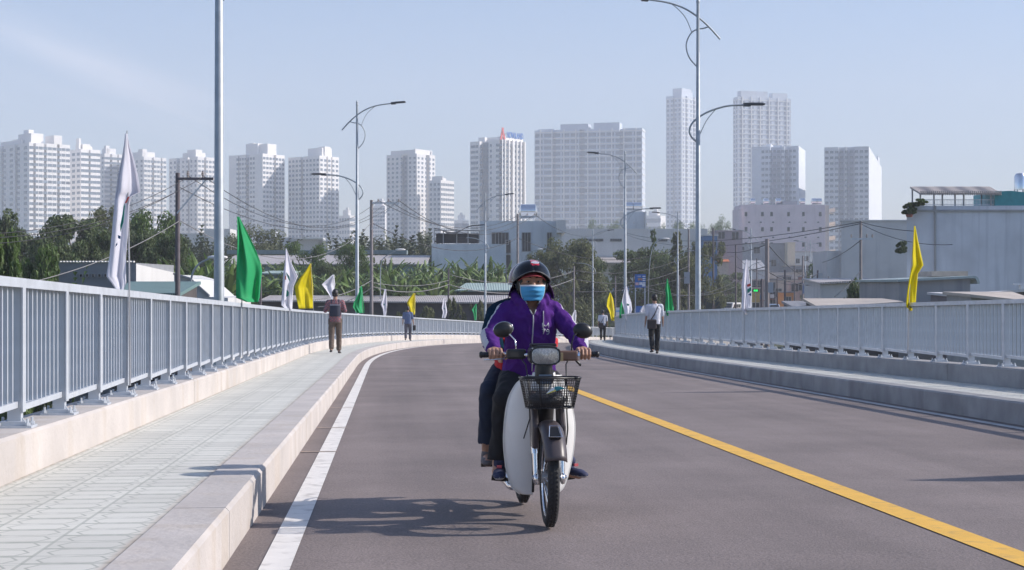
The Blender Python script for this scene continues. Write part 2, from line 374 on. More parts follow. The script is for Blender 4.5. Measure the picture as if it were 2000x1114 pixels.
# ground: one big sheet
def gz(x, y):
    def sm(a, b, t): t = max(0, min(1, (t-a)/(b-a))); return t*t*(3-2*t)
    z = -5.4+1.0*sm(8, 35, x)*sm(140, 230, y)
    if 80 < y and x < 20:      # made-up ground left of the bridge
        cx = 3.18-.081*min(y, 190)+max(0, min(y, 190)-40)**2/510
        z += 3.0*sm(80, 120, y)*sm(12, 20, cx-x)*(1-sm(300, 600, y))
    return z
def ground():
    xs = [-2400, -2000, -1500, -800, -400, -250, -160, -100, -80, -60, -45, -30, -20]+[-16+2*i for i in range(34)]+[60, 80, 100, 160, 250, 400, 800, 1500, 2000, 2400]
    ys = [-300, -100, -20, 20, 60]+[80+5*i for i in range(30)]+[240, 260, 280, 300, 350, 400, 500, 600, 900, 1400, 2200, 3050]
    rows = [[(x, y, gz(x, y)) for x in xs] for y in ys]
    b = MB(); b.sheet(rows)
    m = mat('ground_soil', (.10, .095, .06), .95, var=.4, scale=.05, coord='Object', col2=(.05, .075, .03))
    o = b.build('ground', m, smooth=True); o['kind'] = 'structure'
ground()
# street beyond the bridge
b = MB(); rows = []
for i in range(40):
    t = i/39; y = 165+t*900
    cx = 17+ (y-165)*.30 - max(0, y-260)*.12
    rows.append([(cx-6, y, gz(cx, y)+.15), (cx+6, y, gz(cx, y)+.15)])
b.sheet(rows); o = b.build('street', M_asph); o['kind'] = 'structure'
def street_x(y): return 17+(y-165)*.30-max(0, y-260)*.12

# ------------------------------------------------------------------ railings
M_galv = mat('galvanised_steel', (.58, .61, .655), .45, .3, var=.10, scale=7, stain=((9, 9, 9), (.62, .65, .70), .6))
def frame_at(s, u, z):
    h = heading(s); o = Matrix(((math.cos(h), math.sin(h), 0), (-math.sin(h), math.cos(h), 0), (0, 0, 1)))
    return o, road(s, u, z)   # columns: local x = lateral right, local y = along
RAIL_T = 1.475; BAY = 1.33
def railing(sd, s_first, s_last, label):
    root = empty('bridge_railing', road(s_first, sd*RU, KH+PL), 0, label, 'railing')
    base = root.location.copy()
    def put(me, name, s, parent=root, dz=0, du=0, ploc=None):
        M3, p = frame_at(s, sd*(RU+du), dz)
        o = link(me, name, parent); sl = -rz(s+.5)+rz(s)
        M4 = M3.to_4x4()
        if parent is root: o.location = p-base; o.rotation_euler = M4.to_euler()
        else: o.location = ploc
        return o
    H = RAIL_T-KH-PL     # height above parapet base
    # post mesh
    pb = MB(); pb.box((0, 0, (H-.06)/2+.012), (.085, .065, H-.084)); pb.box((sd*-.052, 0, (H-.06)/2+.05), (.012, .085, H-.16))
    post = pb.mesh('post', M_galv)
    bp = MB(); bp.box((0, 0, .008), (.24, .17, .016)); bp.box((0, 0, .03), (.15, .12, .026))
    for gx in (-1, 1):
        bp.prism([(gx*.042, .016), (gx*.075, .016), (gx*.042, .07)], -.005, .005, M=Matrix(((1,0,0),(0,0,1),(0,1,0))))
        for gy in (-.062, .062): bp.tube([(gx*.092, gy, .016), (gx*.092, gy, .062)], .009, 6); bp.tube([(gx*.092, gy, .018), (gx*.092, gy, .036)], .018, 6)
    base_me = bp.mesh('base_plate', M_galv)
    bl = MB()
    bolt_me = None
    for gx in (-.085, .085):
        for gy in (-.055, .055): bl.tube([(gx, gy, .016), (gx, gy, .07)], .011, 6); bl.tube([(gx, gy, .02), (gx, gy, .04)], .02, 6)
    bal = MB(); z0, z1 = .155, H-.06; bal.box((0, 0, (z0+z1)/2), (.038, .022, z1-z0)); bal_me = bal.mesh('baluster', M_galv)
    bot = MB(); bot.box((0, 0, .135), (.055, BAY-.075, .04)); bot_me = bot.mesh('bottom_rail', M_galv)
    n = int((s_last-s_first)/BAY); nb = 0; rest = MB()
    for i in range(n+1):
        s = s_first+i*BAY
        if i < 98:
            po = put(post, 'post', s, dz=KH+PL)
            if i < 98:
                b2 = link(base_me, 'base_plate', po)
        else:
            M3, p = frame_at(s, sd*RU, KH+PL)
            rest.box(Vector(p-base)+Vector((0, 0, H/2)), (.09, .07, H-.06), M=M3)
        if i == n: break
        sm_ = s+BAY/2
        if i < 98: put(bot_me, 'bottom_rail', sm_, dz=KH+PL)
        for k in range(9):
            sb = s+.075+(BAY-.15)*(k+.5)/9
            if nb < 99: put(bal_me, 'baluster', sb, dz=KH+PL); nb += 1
            else:
                M3, p = frame_at(sb, sd*RU, KH+PL)
                rest.box(Vector(p-base)+Vector((0, 0, (z0+z1)/2)), (.038, .022, z1-z0), M=M3)
    o = rest.build('baluster', M_galv, root); o['kind'] = 'stuff'
    # top rail: swept box
    sec = [(-.055, -.06), (.055, -.06), (.055, 0), (-.055, 0)]; tr = MB(); L_ = ss(s_first-.3, s_last, 1.33); vs = []
    for s in L_:
        for du, dz in sec: vs.append(road(s, sd*RU+du, RAIL_T+dz)-base)
    fs = [(i*4+k, i*4+(k+1) % 4, (i+1)*4+(k+1) % 4, (i+1)*4+k) for i in range(len(L_)-1) for k in range(4)]+[(3,2,1,0), tuple((len(L_)-1)*4+k for k in range(4))]
    tr.add(vs, fs); tr.build('top_rail', M_galv, root)
    return root
railing(-1, 9.0-3*BAY-.02, 165, 'galvanised steel railing with close upright bars beside the left sunlit walkway')
railing(1, 12.0, 165, 'galvanised steel railing with close upright bars on the right, seen from its shaded side')
# ------------------------------------------------------------------ city: towers
M_twW = mat('tower_white', (.86, .83, .81), .8, var=.04, scale=.03)
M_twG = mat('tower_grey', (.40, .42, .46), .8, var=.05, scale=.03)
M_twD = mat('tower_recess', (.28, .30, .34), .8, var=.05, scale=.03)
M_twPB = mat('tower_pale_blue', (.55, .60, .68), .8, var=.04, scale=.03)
M_twP = mat('tower_pale', (.76, .74, .73), .8, var=.04, scale=.03)
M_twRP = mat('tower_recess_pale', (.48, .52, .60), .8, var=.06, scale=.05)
M_glass = mat('tower_glass', (.17, .21, .26), .25, var=.25, scale=.3, island=.35)
M_slab = mat('tower_slab', (.80, .78, .76), .8, var=.03, scale=.1)
def face_grid(parent, P, dx, n_out, width, z0, z1, floors, cols, win, store, mw, depth=.12):
    """cols: list of (centre fraction, width m) window columns; store collects (pos, rot, size)"""
    fh = (z1-z0)/floors
    for f in range(floors):
        for c, ww in cols:
            p = P+dx*(c*width)+n_out*(depth/2+.02); p = Vector((p.x, p.y, z0+fh*(f+.5)))
            store.append((p, math.atan2(dx.y, dx.x), ww, fh*win))
def tower(D, xl, xc, xr, ytop, floors, name='apartment_tower', label='', alpha=35, colsL=None, colsR=None, recL=(), recR=(),
          slabsL=False, slabsR=False, mw=None, crown=(), group='apartment towers on the skyline', win=.5, finsR=0, finsL=0, baseZ=None, mg=None):
    mw = mw or M_twW; al = R(alpha); a = (xl-1000)/3000; bb = (xr-1000)/3000; Y0 = D; Xc = (xc-1000)/3000*D
    wL = (Xc-a*Y0)/(math.cos(al)+a*math.sin(al)); wR = (bb*Y0-Xc)/(math.sin(al)-bb*math.cos(al))
    z0 = gz(Xc, D) if baseZ is None else baseZ; H = 1.2+(557-ytop)/3000*D-z0
    root = empty(name, (Xc, Y0, z0), 0, label, 'building', group)
    dL = Vector((-math.cos(al), math.sin(al), 0)); dR = Vector((math.sin(al), math.cos(al), 0))
    nL = Vector((-math.sin(al), -math.cos(al), 0)); nR = Vector((math.cos(al), -math.sin(al), 0))
    O = Vector((0, 0, 0)); w_ = MB()
    # body: footprint with recesses cut as notches
    def side(P, d, n, W, recs, rev=False):
        pts = [P]
        for r0, r1, dp in sorted(recs):
            pts += [P+d*(r0*W), P+d*(r0*W)-n*dp, P+d*(r1*W)-n*dp, P+d*(r1*W)]
        return pts
    fr = side(O, dR, nR, wR, recR)             # corner -> far right
    cR = O+dR*wR; cLR = cR+dL*wL; cL = O+dL*wL
    left = side(O, dL, nL, wL, recL)           # corner -> far left
    poly = [(p.x, p.y) for p in fr]+[(cR.x, cR.y), (cLR.x, cLR.y), (cL.x, cL.y)]+[(p.x, p.y) for p in reversed(left[1:])]
    w_.prism(poly, 0, H); w_.build('wall', mw, root)
    store = []; fl0 = H*.03
    if colsL: face_grid(root, O, dL, nL, wL, fl0, H*.985, floors, [(c, ww) for c, ww in colsL], win, store, None)
    if colsR: face_grid(root, O, dR, nR, wR, fl0, H*.985, floors, [(c, ww) for c, ww in colsR], win, store, None)
    # windows sitting in recesses move inwards
    meshes = {}; rest = MB(); store.sort(key=lambda t: -t[0].z)
    for i, (p, rzz, ww, hh) in enumerate(store):
        key = (round(ww, 2), round(hh, 2))
        if i < 96:
            if key not in meshes:
                q = MB(); q.box((0, 0, 0), (ww, .14, hh)); meshes[key] = q.mesh('window', M_glass)
            o = link(meshes[key], 'window', root, p); o.rotation_euler = (0, 0, rzz)
        else: rest.box(p, (ww, .14, hh), rzz)
    if rest.v: o = rest.build('window', M_glass, root); o['kind'] = 'stuff'
    # recess back panels a little darker, the slots' shade put into their colour
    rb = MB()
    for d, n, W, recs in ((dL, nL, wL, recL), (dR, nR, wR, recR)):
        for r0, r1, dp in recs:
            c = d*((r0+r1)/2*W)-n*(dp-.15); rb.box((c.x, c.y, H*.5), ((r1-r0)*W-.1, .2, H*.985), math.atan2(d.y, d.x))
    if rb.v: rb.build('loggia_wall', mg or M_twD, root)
    sb = MB(); fh = (H*.985-fl0)/floors
    for d, n, W, recs, on in ((dL, nL, wL, recL, slabsL), (dR, nR, wR, recR, slabsR)):
        if not on: continue
        for f in range(floors+1):
            if on == 'rec':
                for r0, r1, dp in recs:
                    c = d*((r0+r1)/2*W)-n*(dp*.45); sb.box((c.x, c.y, fl0+f*fh), ((r1-r0)*W-.05, dp*.9, .9), math.atan2(d.y, d.x))
            else:
                c = d*(W/2)+n*.25; sb.box((c.x, c.y, fl0+f*fh), (W*.985, .5, .75), math.atan2(d.y, d.x))
    for d, n, W, k in ((dL, nL, wL, finsL), (dR, nR, wR, finsR)):
        for i in range(k):
            c = d*((i+.5)/k*W)+n*.5; sb.box((c.x, c.y, H*.5+.3), (.9, 1.0, H), math.atan2(d.y, d.x))
    if sb.v: sb.build('balcony_slab', M_slab, root)
    # roof: parapets, plant rooms
    rf = MB(); c0 = (dL*wL+dR*wR)/2
    for fx, fy, sx, sy, hh in crown or ((.5, .5, .5, .5, 4.5), (.35, .3, .2, .2, 6.5)):
        c = dL*(wL*fx)+dR*(wR*fy)
        rf.box((c.x, c.y, H+hh/2-.1), (wL*sx, wR*sy, hh), -al)
    rf.build('roof_structure', mw, root)
    return root, H, (dL, dR, nL, nR, wL, wR, al)
def ev(n, w, a=0., b=1.): return [(a+(b-a)*(i+.5)/n, w) for i in range(n)]
G2 = 'apartment towers on the skyline'
T = []
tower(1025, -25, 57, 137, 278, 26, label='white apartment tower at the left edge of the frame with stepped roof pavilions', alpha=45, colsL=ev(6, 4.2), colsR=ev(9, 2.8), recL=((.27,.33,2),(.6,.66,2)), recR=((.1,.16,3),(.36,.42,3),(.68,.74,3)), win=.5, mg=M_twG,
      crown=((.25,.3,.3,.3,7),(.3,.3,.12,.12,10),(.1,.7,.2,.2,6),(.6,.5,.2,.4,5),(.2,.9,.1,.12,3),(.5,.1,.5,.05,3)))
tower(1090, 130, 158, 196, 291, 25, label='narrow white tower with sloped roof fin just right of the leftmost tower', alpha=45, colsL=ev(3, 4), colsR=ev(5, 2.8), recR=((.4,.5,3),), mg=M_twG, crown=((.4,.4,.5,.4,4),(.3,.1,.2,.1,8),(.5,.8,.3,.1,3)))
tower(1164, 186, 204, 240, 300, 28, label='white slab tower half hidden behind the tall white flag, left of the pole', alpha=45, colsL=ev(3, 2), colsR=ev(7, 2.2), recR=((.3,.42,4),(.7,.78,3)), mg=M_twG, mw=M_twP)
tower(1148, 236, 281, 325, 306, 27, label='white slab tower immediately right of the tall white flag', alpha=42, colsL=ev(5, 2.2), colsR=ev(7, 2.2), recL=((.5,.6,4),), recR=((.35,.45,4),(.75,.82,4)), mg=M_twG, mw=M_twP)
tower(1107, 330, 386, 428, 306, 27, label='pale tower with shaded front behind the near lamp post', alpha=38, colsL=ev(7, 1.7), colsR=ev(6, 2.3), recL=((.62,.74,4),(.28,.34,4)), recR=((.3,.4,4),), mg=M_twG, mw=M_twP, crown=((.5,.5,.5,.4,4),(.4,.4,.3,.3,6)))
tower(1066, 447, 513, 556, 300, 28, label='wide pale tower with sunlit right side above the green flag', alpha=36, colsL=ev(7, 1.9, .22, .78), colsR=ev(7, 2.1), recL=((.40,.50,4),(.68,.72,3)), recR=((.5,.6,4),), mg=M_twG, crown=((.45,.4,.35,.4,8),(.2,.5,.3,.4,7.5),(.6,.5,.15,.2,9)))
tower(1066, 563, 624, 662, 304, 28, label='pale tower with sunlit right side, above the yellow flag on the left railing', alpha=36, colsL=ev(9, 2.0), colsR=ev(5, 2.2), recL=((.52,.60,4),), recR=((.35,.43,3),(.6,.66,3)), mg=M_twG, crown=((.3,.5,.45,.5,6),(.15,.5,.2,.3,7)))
tower(1230, 662, 683, 693, 421, 12, label='low distant apartment block just left of the double-arm lamp post', alpha=40, colsL=ev(4, 2.2), colsR=ev(3, 2), mw=M_twP)
tower(1062, 755, 814, 850, 300, 29, label='tower with frames along its roof left of centre, joined by a lower wing', alpha=34, colsL=ev(7, 1.7), colsR=ev(5, 1.9), recL=((.30,.52,3),), recR=((.5,.7,3),), mg=M_twG, mw=M_twP,
      crown=((.1,.5,.04,.9,3.5),(.5,.1,.8,.05,3),(.45,.5,.3,.4,3.4),(.5,.9,.9,.05,3)))
tower(1048, 838, 861, 887, 352, 22, label='lower sunlit wing beside the roof-framed tower left of centre', alpha=34, colsL=ev(3, 2), colsR=ev(6, 1.9), recR=(), mw=M_twP, crown=((.5,.2,.9,.06,3),(.5,.6,.3,.2,2)))
tower(1305, 887, 903, 915, 430, 8, label='low distant block right of the lower sunlit wing', alpha=40, colsL=ev(3, 3), colsR=ev(4, 3), mw=M_twW, slabsR=True)
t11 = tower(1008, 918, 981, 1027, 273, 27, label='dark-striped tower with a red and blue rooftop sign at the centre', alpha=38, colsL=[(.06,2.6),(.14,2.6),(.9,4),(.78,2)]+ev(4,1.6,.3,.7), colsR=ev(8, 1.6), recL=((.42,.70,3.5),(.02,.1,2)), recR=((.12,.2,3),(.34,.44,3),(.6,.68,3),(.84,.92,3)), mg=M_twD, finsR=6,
      crown=((.5,.5,.5,.4,3),(.1,.5,.1,.9,2.5),(.75,.2,.2,.1,3)))
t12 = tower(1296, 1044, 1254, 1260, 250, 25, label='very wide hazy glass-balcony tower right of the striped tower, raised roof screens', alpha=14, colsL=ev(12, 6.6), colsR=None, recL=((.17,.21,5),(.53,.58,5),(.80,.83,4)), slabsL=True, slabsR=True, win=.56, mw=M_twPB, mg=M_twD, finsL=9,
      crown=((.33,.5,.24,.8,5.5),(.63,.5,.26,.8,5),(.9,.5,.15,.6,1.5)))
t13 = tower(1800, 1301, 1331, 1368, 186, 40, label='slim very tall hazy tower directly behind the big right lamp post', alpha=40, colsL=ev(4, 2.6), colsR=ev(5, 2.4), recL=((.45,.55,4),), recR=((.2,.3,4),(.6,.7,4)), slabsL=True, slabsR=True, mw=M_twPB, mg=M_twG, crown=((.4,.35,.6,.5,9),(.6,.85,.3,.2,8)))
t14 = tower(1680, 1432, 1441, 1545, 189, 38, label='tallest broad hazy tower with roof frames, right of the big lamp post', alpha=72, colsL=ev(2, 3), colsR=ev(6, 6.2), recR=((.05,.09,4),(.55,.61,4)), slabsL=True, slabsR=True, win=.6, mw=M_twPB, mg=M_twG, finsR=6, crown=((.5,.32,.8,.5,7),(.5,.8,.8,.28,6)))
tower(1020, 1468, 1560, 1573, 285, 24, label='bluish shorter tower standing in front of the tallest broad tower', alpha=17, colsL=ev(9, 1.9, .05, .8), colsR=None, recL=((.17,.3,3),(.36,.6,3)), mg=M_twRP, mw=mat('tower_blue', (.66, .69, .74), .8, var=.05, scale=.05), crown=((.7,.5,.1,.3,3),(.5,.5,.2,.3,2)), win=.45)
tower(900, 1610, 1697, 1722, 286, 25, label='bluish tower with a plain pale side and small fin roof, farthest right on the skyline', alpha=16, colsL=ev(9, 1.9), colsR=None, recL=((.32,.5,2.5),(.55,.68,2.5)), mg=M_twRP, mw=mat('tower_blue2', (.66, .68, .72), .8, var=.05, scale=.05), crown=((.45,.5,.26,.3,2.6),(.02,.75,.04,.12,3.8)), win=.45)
tower(1500, 1256, 1290, 1300, 421, 9, label='low hazy block between the wide tower and the slim tall tower', alpha=20, colsL=ev(7, 3), colsR=None, mw=M_twP)
tower(1350, 722, 752, 762, 402, 22, label='faint pale tower just left of the roof-framed tower', alpha=20, colsL=ev(6, 2), mw=M_twP)
# rooftop sign on the striped tower
M_sr = mat('sign_red', (.65, .08, .08), .5); M_sb = mat('sign_blue', (.06, .22, .60), .5)
def text_mesh(txt, size, depth, mats, name='lettering', align='CENTER'):
    cu = bpy.data.curves.new(name, 'FONT'); cu.body = txt; cu.size = size; cu.extrude = depth; cu.align_x = align; cu.align_y = 'CENTER'
    ob = bpy.data.objects.new(name, cu); C.objects.link(ob)
    dg = bpy.context.evaluated_depsgraph_get(); me = bpy.data.meshes.new_from_object(ob.evaluated_get(dg))
    bpy.data.objects.remove(ob); me.materials.clear(); me.materials.append(mats); me.name = name; return me
r11, H11, (dL, dR, nL, nR, wL, wR, al) = t11
rt = empty('rooftop_sign', r11.location+Vector((0, 0, H11))+dR*(wR*.45)+nR*-1.0, R(90)-al, 'red and blue letter sign standing on top of the dark-striped tower', 'sign')
fr = MB()
for i in range(6): fr.box((-11+i*4.4, .5, 2.4), (.25, .25, 4.8))
fr.box((0, .5, 1.0), (23, .2, .25)); fr.box((0, .5, 4.4), (23, .2, .25)); fr.build('frame', M_twG, rt)
e1 = MB()   # slanted emblem strokes
e1.prism([(-12.5, 0), (-10.8, 0), (-8.6, 8), (-10.2, 8)], -.2, .2, M=Matrix(((1,0,0),(0,0,1),(0,1,0)))); e1.prism([(-8.6, 0), (-7.0, 0), (-10.0, 8), (-11.4, 8)], -.5, -.25, M=Matrix(((1,0,0),(0,0,1),(0,1,0))))
e1.build('emblem', M_sr, rt)
tm = text_mesh('NOVALAND', 5.2, .2, M_sb); o = link(tm, 'lettering', rt, (3.5, 0, 3.6)); o.rotation_euler = (R(90), 0, 0)
o.scale = (.62, 1.1, 1)

# ------------------------------------------------------------------ nearer buildings
def boxpx(x0, x1, y0, y1, D, dep):  # centre/size of a block whose front covers these photo pixels at distance D
    a = PX(x0, y1, D); b = PX(x1, y0, D)
    return a, b
def add_win(root, base, cx, cz, w, h, y, mg=None, frame=.06, bars=1, name='window'):
    o = MB(); mgx = M_wing
    o.box((0, 0, 0), (w, .06, h)); o = o.build(name, mgx, root, loc=(cx, y, cz))
    f = MB()
    for s in (-1, 1): f.box((s*(w/2+frame/2), -.03, 0), (frame, .12, h+2*frame)); f.box((0, -.03, s*(h/2+frame/2)), (w, .12, frame))
    for k in range(1, bars+1): f.box((-w/2+w*k/(bars+1), -.05, 0), (.05, .05, h))
    f.build('frame', M_wfr, o); return o
M_wing = mat('window_glass', (.035, .04, .05), .12, var=.3, scale=1)
M_wfr = mat('window_frame', (.35, .35, .36), .5)
M_render = mat('render_pale_blue', (.56, .60, .64), .85, var=.06, scale=.5, stain=((1, 1, .12), (.25, .28, .32), .35))
M_white_w = mat('render_white', (.62, .61, .60), .85, var=.05, scale=.5, stain=((1.2, 1.2, .15), (.5, .48, .45), .35))
M_pink = mat('render_pink', (.72, .62, .66), .85, var=.06, scale=.4, stain=((1, 1, .1), (.4, .33, .34), .35))
M_grey_w = mat('render_grey', (.36, .355, .36), .9, var=.12, scale=.6, stain=((2.0, 2.0, .12), (.20, .215, .25), .6), bump=.2)
M_greyl = mat('render_light_grey', (.62, .60, .60), .9, var=.08, scale=.5, stain=((1.5, 1.5, .12), (.36, .36, .38), .5))
M_dark = mat('dark_shade_net', (.035, .038, .045), .9, var=.3, scale=2)
M_steel = mat('stainless_steel', (.75, .75, .77), .18, 1.0, var=.05)
def corrugated(name, col, rough=.5, scale=4.0, axis=0, metal=.0):
    if name in _M: return _M[name]
    m, n, b = new_mat(name); N = n.nodes; L = n.links
    tc = N.new('ShaderNodeTexCoord'); wv = N.new('ShaderNodeTexWave'); wv.bands_direction = 'XYZ'[axis]; wv.inputs['Scale'].default_value = scale/2
    L.new(tc.outputs['Object'], wv.inputs[0]); nz = N.new('ShaderNodeTexNoise'); nz.inputs['Scale'].default_value = .6; nz.inputs['Detail'].default_value = 8
    L.new(tc.outputs['Object'], nz.inputs[0])
    mx = N.new('ShaderNodeMix'); mx.data_type = 'RGBA'; mx.inputs[6].default_value = (*[c*.75 for c in col], 1); mx.inputs[7].default_value = (*[c*1.15 for c in col], 1)
    L.new(nz.outputs['Fac'], mx.inputs[0]); L.new(mx.outputs[2], b.inputs['Base Color'])
    bp = N.new('ShaderNodeBump'); bp.inputs['Strength'].default_value = .8; bp.inputs['Distance'].default_value = .06
    L.new(wv.outputs['Fac'], bp.inputs['Height']); L.new(bp.outputs[0], b.inputs['Normal'])
    b.inputs['Roughness'].default_value = rough; b.inputs['Metallic'].default_value = metal; _M[name] = m; return m
M_cgrey = corrugated('corrugated_grey', (.50, .45, .43)); M_cteal = corrugated('corrugated_teal', (.24, .31, .32)); M_cblue = corrugated('corrugated_blue', (.06, .13, .30))
M_cgreen = corrugated('corrugated_pale_green', (.40, .50, .46)); M_cbrown = corrugated('corrugated_brown', (.13, .11, .10))
M_teal = mat('teal_sheet', (.03, .28, .32), .5, var=.1)
M_rust = mat('brick_red', (.22, .08, .06), .9, var=.2)
def tank(x, y, z, r=1.0, l=2.2, label='', rz=0.):
    root = empty('water_tank', (x, y, z), rz, label, 'water tank', 'steel water tanks on roofs')
    t = MB(); M = Matrix.Rotation(R(90), 3, 'Y')
    t.lathe([(0, -l/2-.25), (r*.6, -l/2-.15), (r, -l/2), (r, l/2), (r*.6, l/2+.15), (0, l/2+.25)], (0, 0, r+.5), 16, M); t.build('tank', M_steel, root, smooth=False, auto=40)
    s = MB()
    for sx in (-.6, .6):
        for sy in (-.6, .6): s.box((sx*l/2*1.2, sy*r, .3), (.08, .08, .7))
    s.box((0, 0, .6), (l*.9, r*1.5, .06)); s.build('stand', M_galv, root); return root

# H: pale-blue modern house with dark roof terrace
root = empty('modern_house', (0, 180, gz(0, 180)), 0, 'pale grey-blue flat-roofed modern house with dark netted roof terrace behind the rider', 'building')
z0 = gz(0, 180)
def L_(p): return p-Vector((0, 180, z0))
def blk(b, x0, x1, y0, y1, D, dep, base=None, D0=180, zb=z0, mi=0):
    a = PX(x0, y1, D); c = PX(x1, y0, D); zlo = (base if base is not None else a.z)
    b.box(((a.x+c.x)/2, D+dep/2-D0, (zlo+c.z)/2-zb), (c.x-a.x, dep, c.z-zlo), mi=mi)
b = MB(); blk(b, 937, 1092, 432, 500, 183, 12, base=z0); b.build('wall', M_render, root)
b = MB(); blk(b, 843, 988, 477, 560, 180, 9, base=z0); b.build('front_wing', M_render, root)
b = MB(); blk(b, 1088, 1105, 430, 455, 180, 15); blk(b, 1092, 1097, 455, 500, 181, 1, base=z0); b.build('side_frame', M_white_w, root)
for x0, x1, y0, y1, bars in ((961, 993, 455, 477, 4), (1020, 1036, 455, 491, 2), (1069, 1077, 455, 491, 1)):
    a = PX(x0, y1, 183); c = PX(x1, y0, 183); add_win(root, None, (a.x+c.x)/2, (a.z+c.z)/2-z0, c.x-a.x, c.z-a.z, 2.96, bars=bars)
a = PX(988, 520, 180)
for yy in (481, 510):
    c = PX(991, yy, 180); add_win(root, None, c.x+.1, c.z-z0, .5, 1.5, 2.96, bars=0)
t = MB(); q0 = PX(848, 476, 180); q1 = PX(936, 450, 180)
for fx in (0, .2, .5, .75, 1):
    x = q0.x+(q1.x-q0.x)*fx; t.box((x, .3, (q0.z+q1.z)/2-z0), (.1, .1, q1.z-q0.z))
t.box(((q0.x+q1.x)/2, .3, q1.z-z0), (q1.x-q0.x, .12, .1)); t.build('terrace_frame', M_wfr, root)
t = MB(); t.box(((q0.x+q1.x)/2, 2.4, (q0.z+q1.z)/2-z0-.1), (q1.x-q0.x-.2, .05, q1.z-q0.z-.4)); t.build('terrace_screen', M_dark, root)
t = MB(); rows = []
for i in range(13):
    x = q0.x+(q1.x-q0.x+.6)*i/12; sg = -.9*math.sin(math.pi*min(1, i/9))**2*(1 if i < 9 else 0)
    rows.append([(x, -.2+j*1.3, q1.z-z0+.25+sg*(1-.2*j)+.45*i/12) for j in range(3)])
t.sheet(rows); o = t.build('shade_net', M_dark, root); o.modifiers.new('s', 'SOLIDIFY').thickness = .04
tank(2.0, 190, PX(0, 433, 186).z, .9, 1.8, 'round steel water tank on the roof of the pale blue house')

# I: long white warehouse
root = empty('white_warehouse', (25, 265, gz(25, 265)), 0, 'long low white warehouse with a dark window strip behind the round tree', 'building'); z0 = gz(25, 265)
b = MB(); a = PX(1100, 447, 262); c = PX(1382, 447, 262); b.box(((a.x+c.x)/2-25, 7, (a.z-z0)/2), (c.x-a.x, 20, a.z-z0)); b.build('wall', M_white_w, root)
for x0, x1 in ((1129, 1178), (1192, 1214), (1286, 1303)):
    a = PX(x0, 471.5, 262); c = PX(x1, 467, 262); add_win(root, None, (a.x+c.x)/2-25, (a.z+c.z)/2-z0, c.x-a.x, c.z-a.z, -3.04, bars=4)
b = MB(); a = PX(1095, 513, 258); c = PX(1275, 502, 262); b.add([(a.x-25, -7, a.z-z0), (c.x-25, -7, a.z-z0), (c.x-25, -3.1, c.z-z0), (a.x-25, -3.1, c.z-z0), (a.x-25, -7, a.z-z0-.15), (c.x-25, -7, a.z-z0-.15), (c.x-25, -3.1, c.z-z0-.15), (a.x-25, -3.1, c.z-z0-.15)], [(0,1,2,3),(4,7,6,5),(0,4,5,1),(3,2,6,7),(0,3,7,4),(1,5,6,2)])
b.build('lean_to_roof', M_cgrey, root)
# L: small white roof building
root = empty('white_house', (0, 290, gz(20, 290)), 0, 'small white upper storey with two steel tanks beside the third right lamp post', 'building'); z0 = gz(20, 290)
b = MB(); a = PX(1222, 450, 290); c = PX(1258, 414, 290); b.box(((a.x+c.x)/2, 3, (c.z-z0)/2), (c.x-a.x, 6, c.z-z0)); b.build('wall', M_render, root)
b = MB(); b.box((c.x+.12, 2, (c.z-z0)/2), (.2, 9, c.z-z0-.1)); b.build('side_wall', M_white_w, root)
for x in (1228, 1245): p = PX(x, 413, 292); tank(p.x, 292, p.z-.3, .75, 1.5, 'left of two steel tanks on the small white roof' if x < 1240 else 'right of two steel tanks on the small white roof')
# M: pink block
root = empty('pink_apartment_block', (0, 470, gz(50, 470)), 0, 'pink six-storey block with small square windows and steel tanks on its roof', 'building'); z0 = gz(50, 470)
a = PX(1447, 400, 470); c = PX(1612, 400, 470)
b = MB(); b.box(((a.x+c.x)/2, 7, (a.z-z0)/2), (c.x-a.x, 14, a.z-z0)); b.box((a.x-.5, 5, (a.z-z0)/2-.6), (1.0, 12, a.z-z0-1.2)); b.build('wall', M_pink, root)
b = MB(); b.box((c.x+.6, 7, (a.z-z0)/2), (1.2, 13.6, a.z-z0-.4)); b.build('side_wall', mat('render_cream', (.70, .60, .55), .85), root)
for r_, yy in enumerate((418.5, 448, 478, 505, 530)):
    for xx in (1457, 1489, 1507, 1540, 1569, 1602):
        p = PX(xx, yy, 470); add_win(root, None, p.x, p.z-z0, .75, 1.25, -.02, bars=0, frame=.05)
    if r_ < 4:
        for xx in (1463, 1486, 1510, 1542, 1573, 1598):
            p = PX(xx, yy+16, 470); add_win(root, None, p.x, p.z-z0, .55, .32, -.02, bars=0, frame=.04, name='vent')
b = MB()
for f in range(7): b.box((c.x+2.2, 5, 2.0+f*4.3), (2.0, 9, .2)); b.box((c.x+3.2, 5, 2.9+f*4.3), (.1, 9, 1.3))
b.build('balcony', M_white_w, root)
for x in (1471, 1497, 1521, 1568, 1591, 1601):
    p = PX(x, 400, 474); tank(p.x, 475, p.z-.4, .95, 1.4, {1471: 'steel tank at the left end of the pink roof', 1497: 'second steel tank from the left on the pink roof', 1521: 'steel tank left of the dark roof box on the pink block', 1568: 'steel tank right of the dark roof box on the pink block', 1591: 'steel tank second from the right end of the pink roof', 1601: 'steel tank at the right end of the pink roof'}[x])
b = MB(); a = PX(1527, 400, 473); b.box((a.x+2.5, 5, PX(0, 396, 473).z-z0-.5), (4.5, 4, 1.8)); b.build('roof_room', M_twD, root)
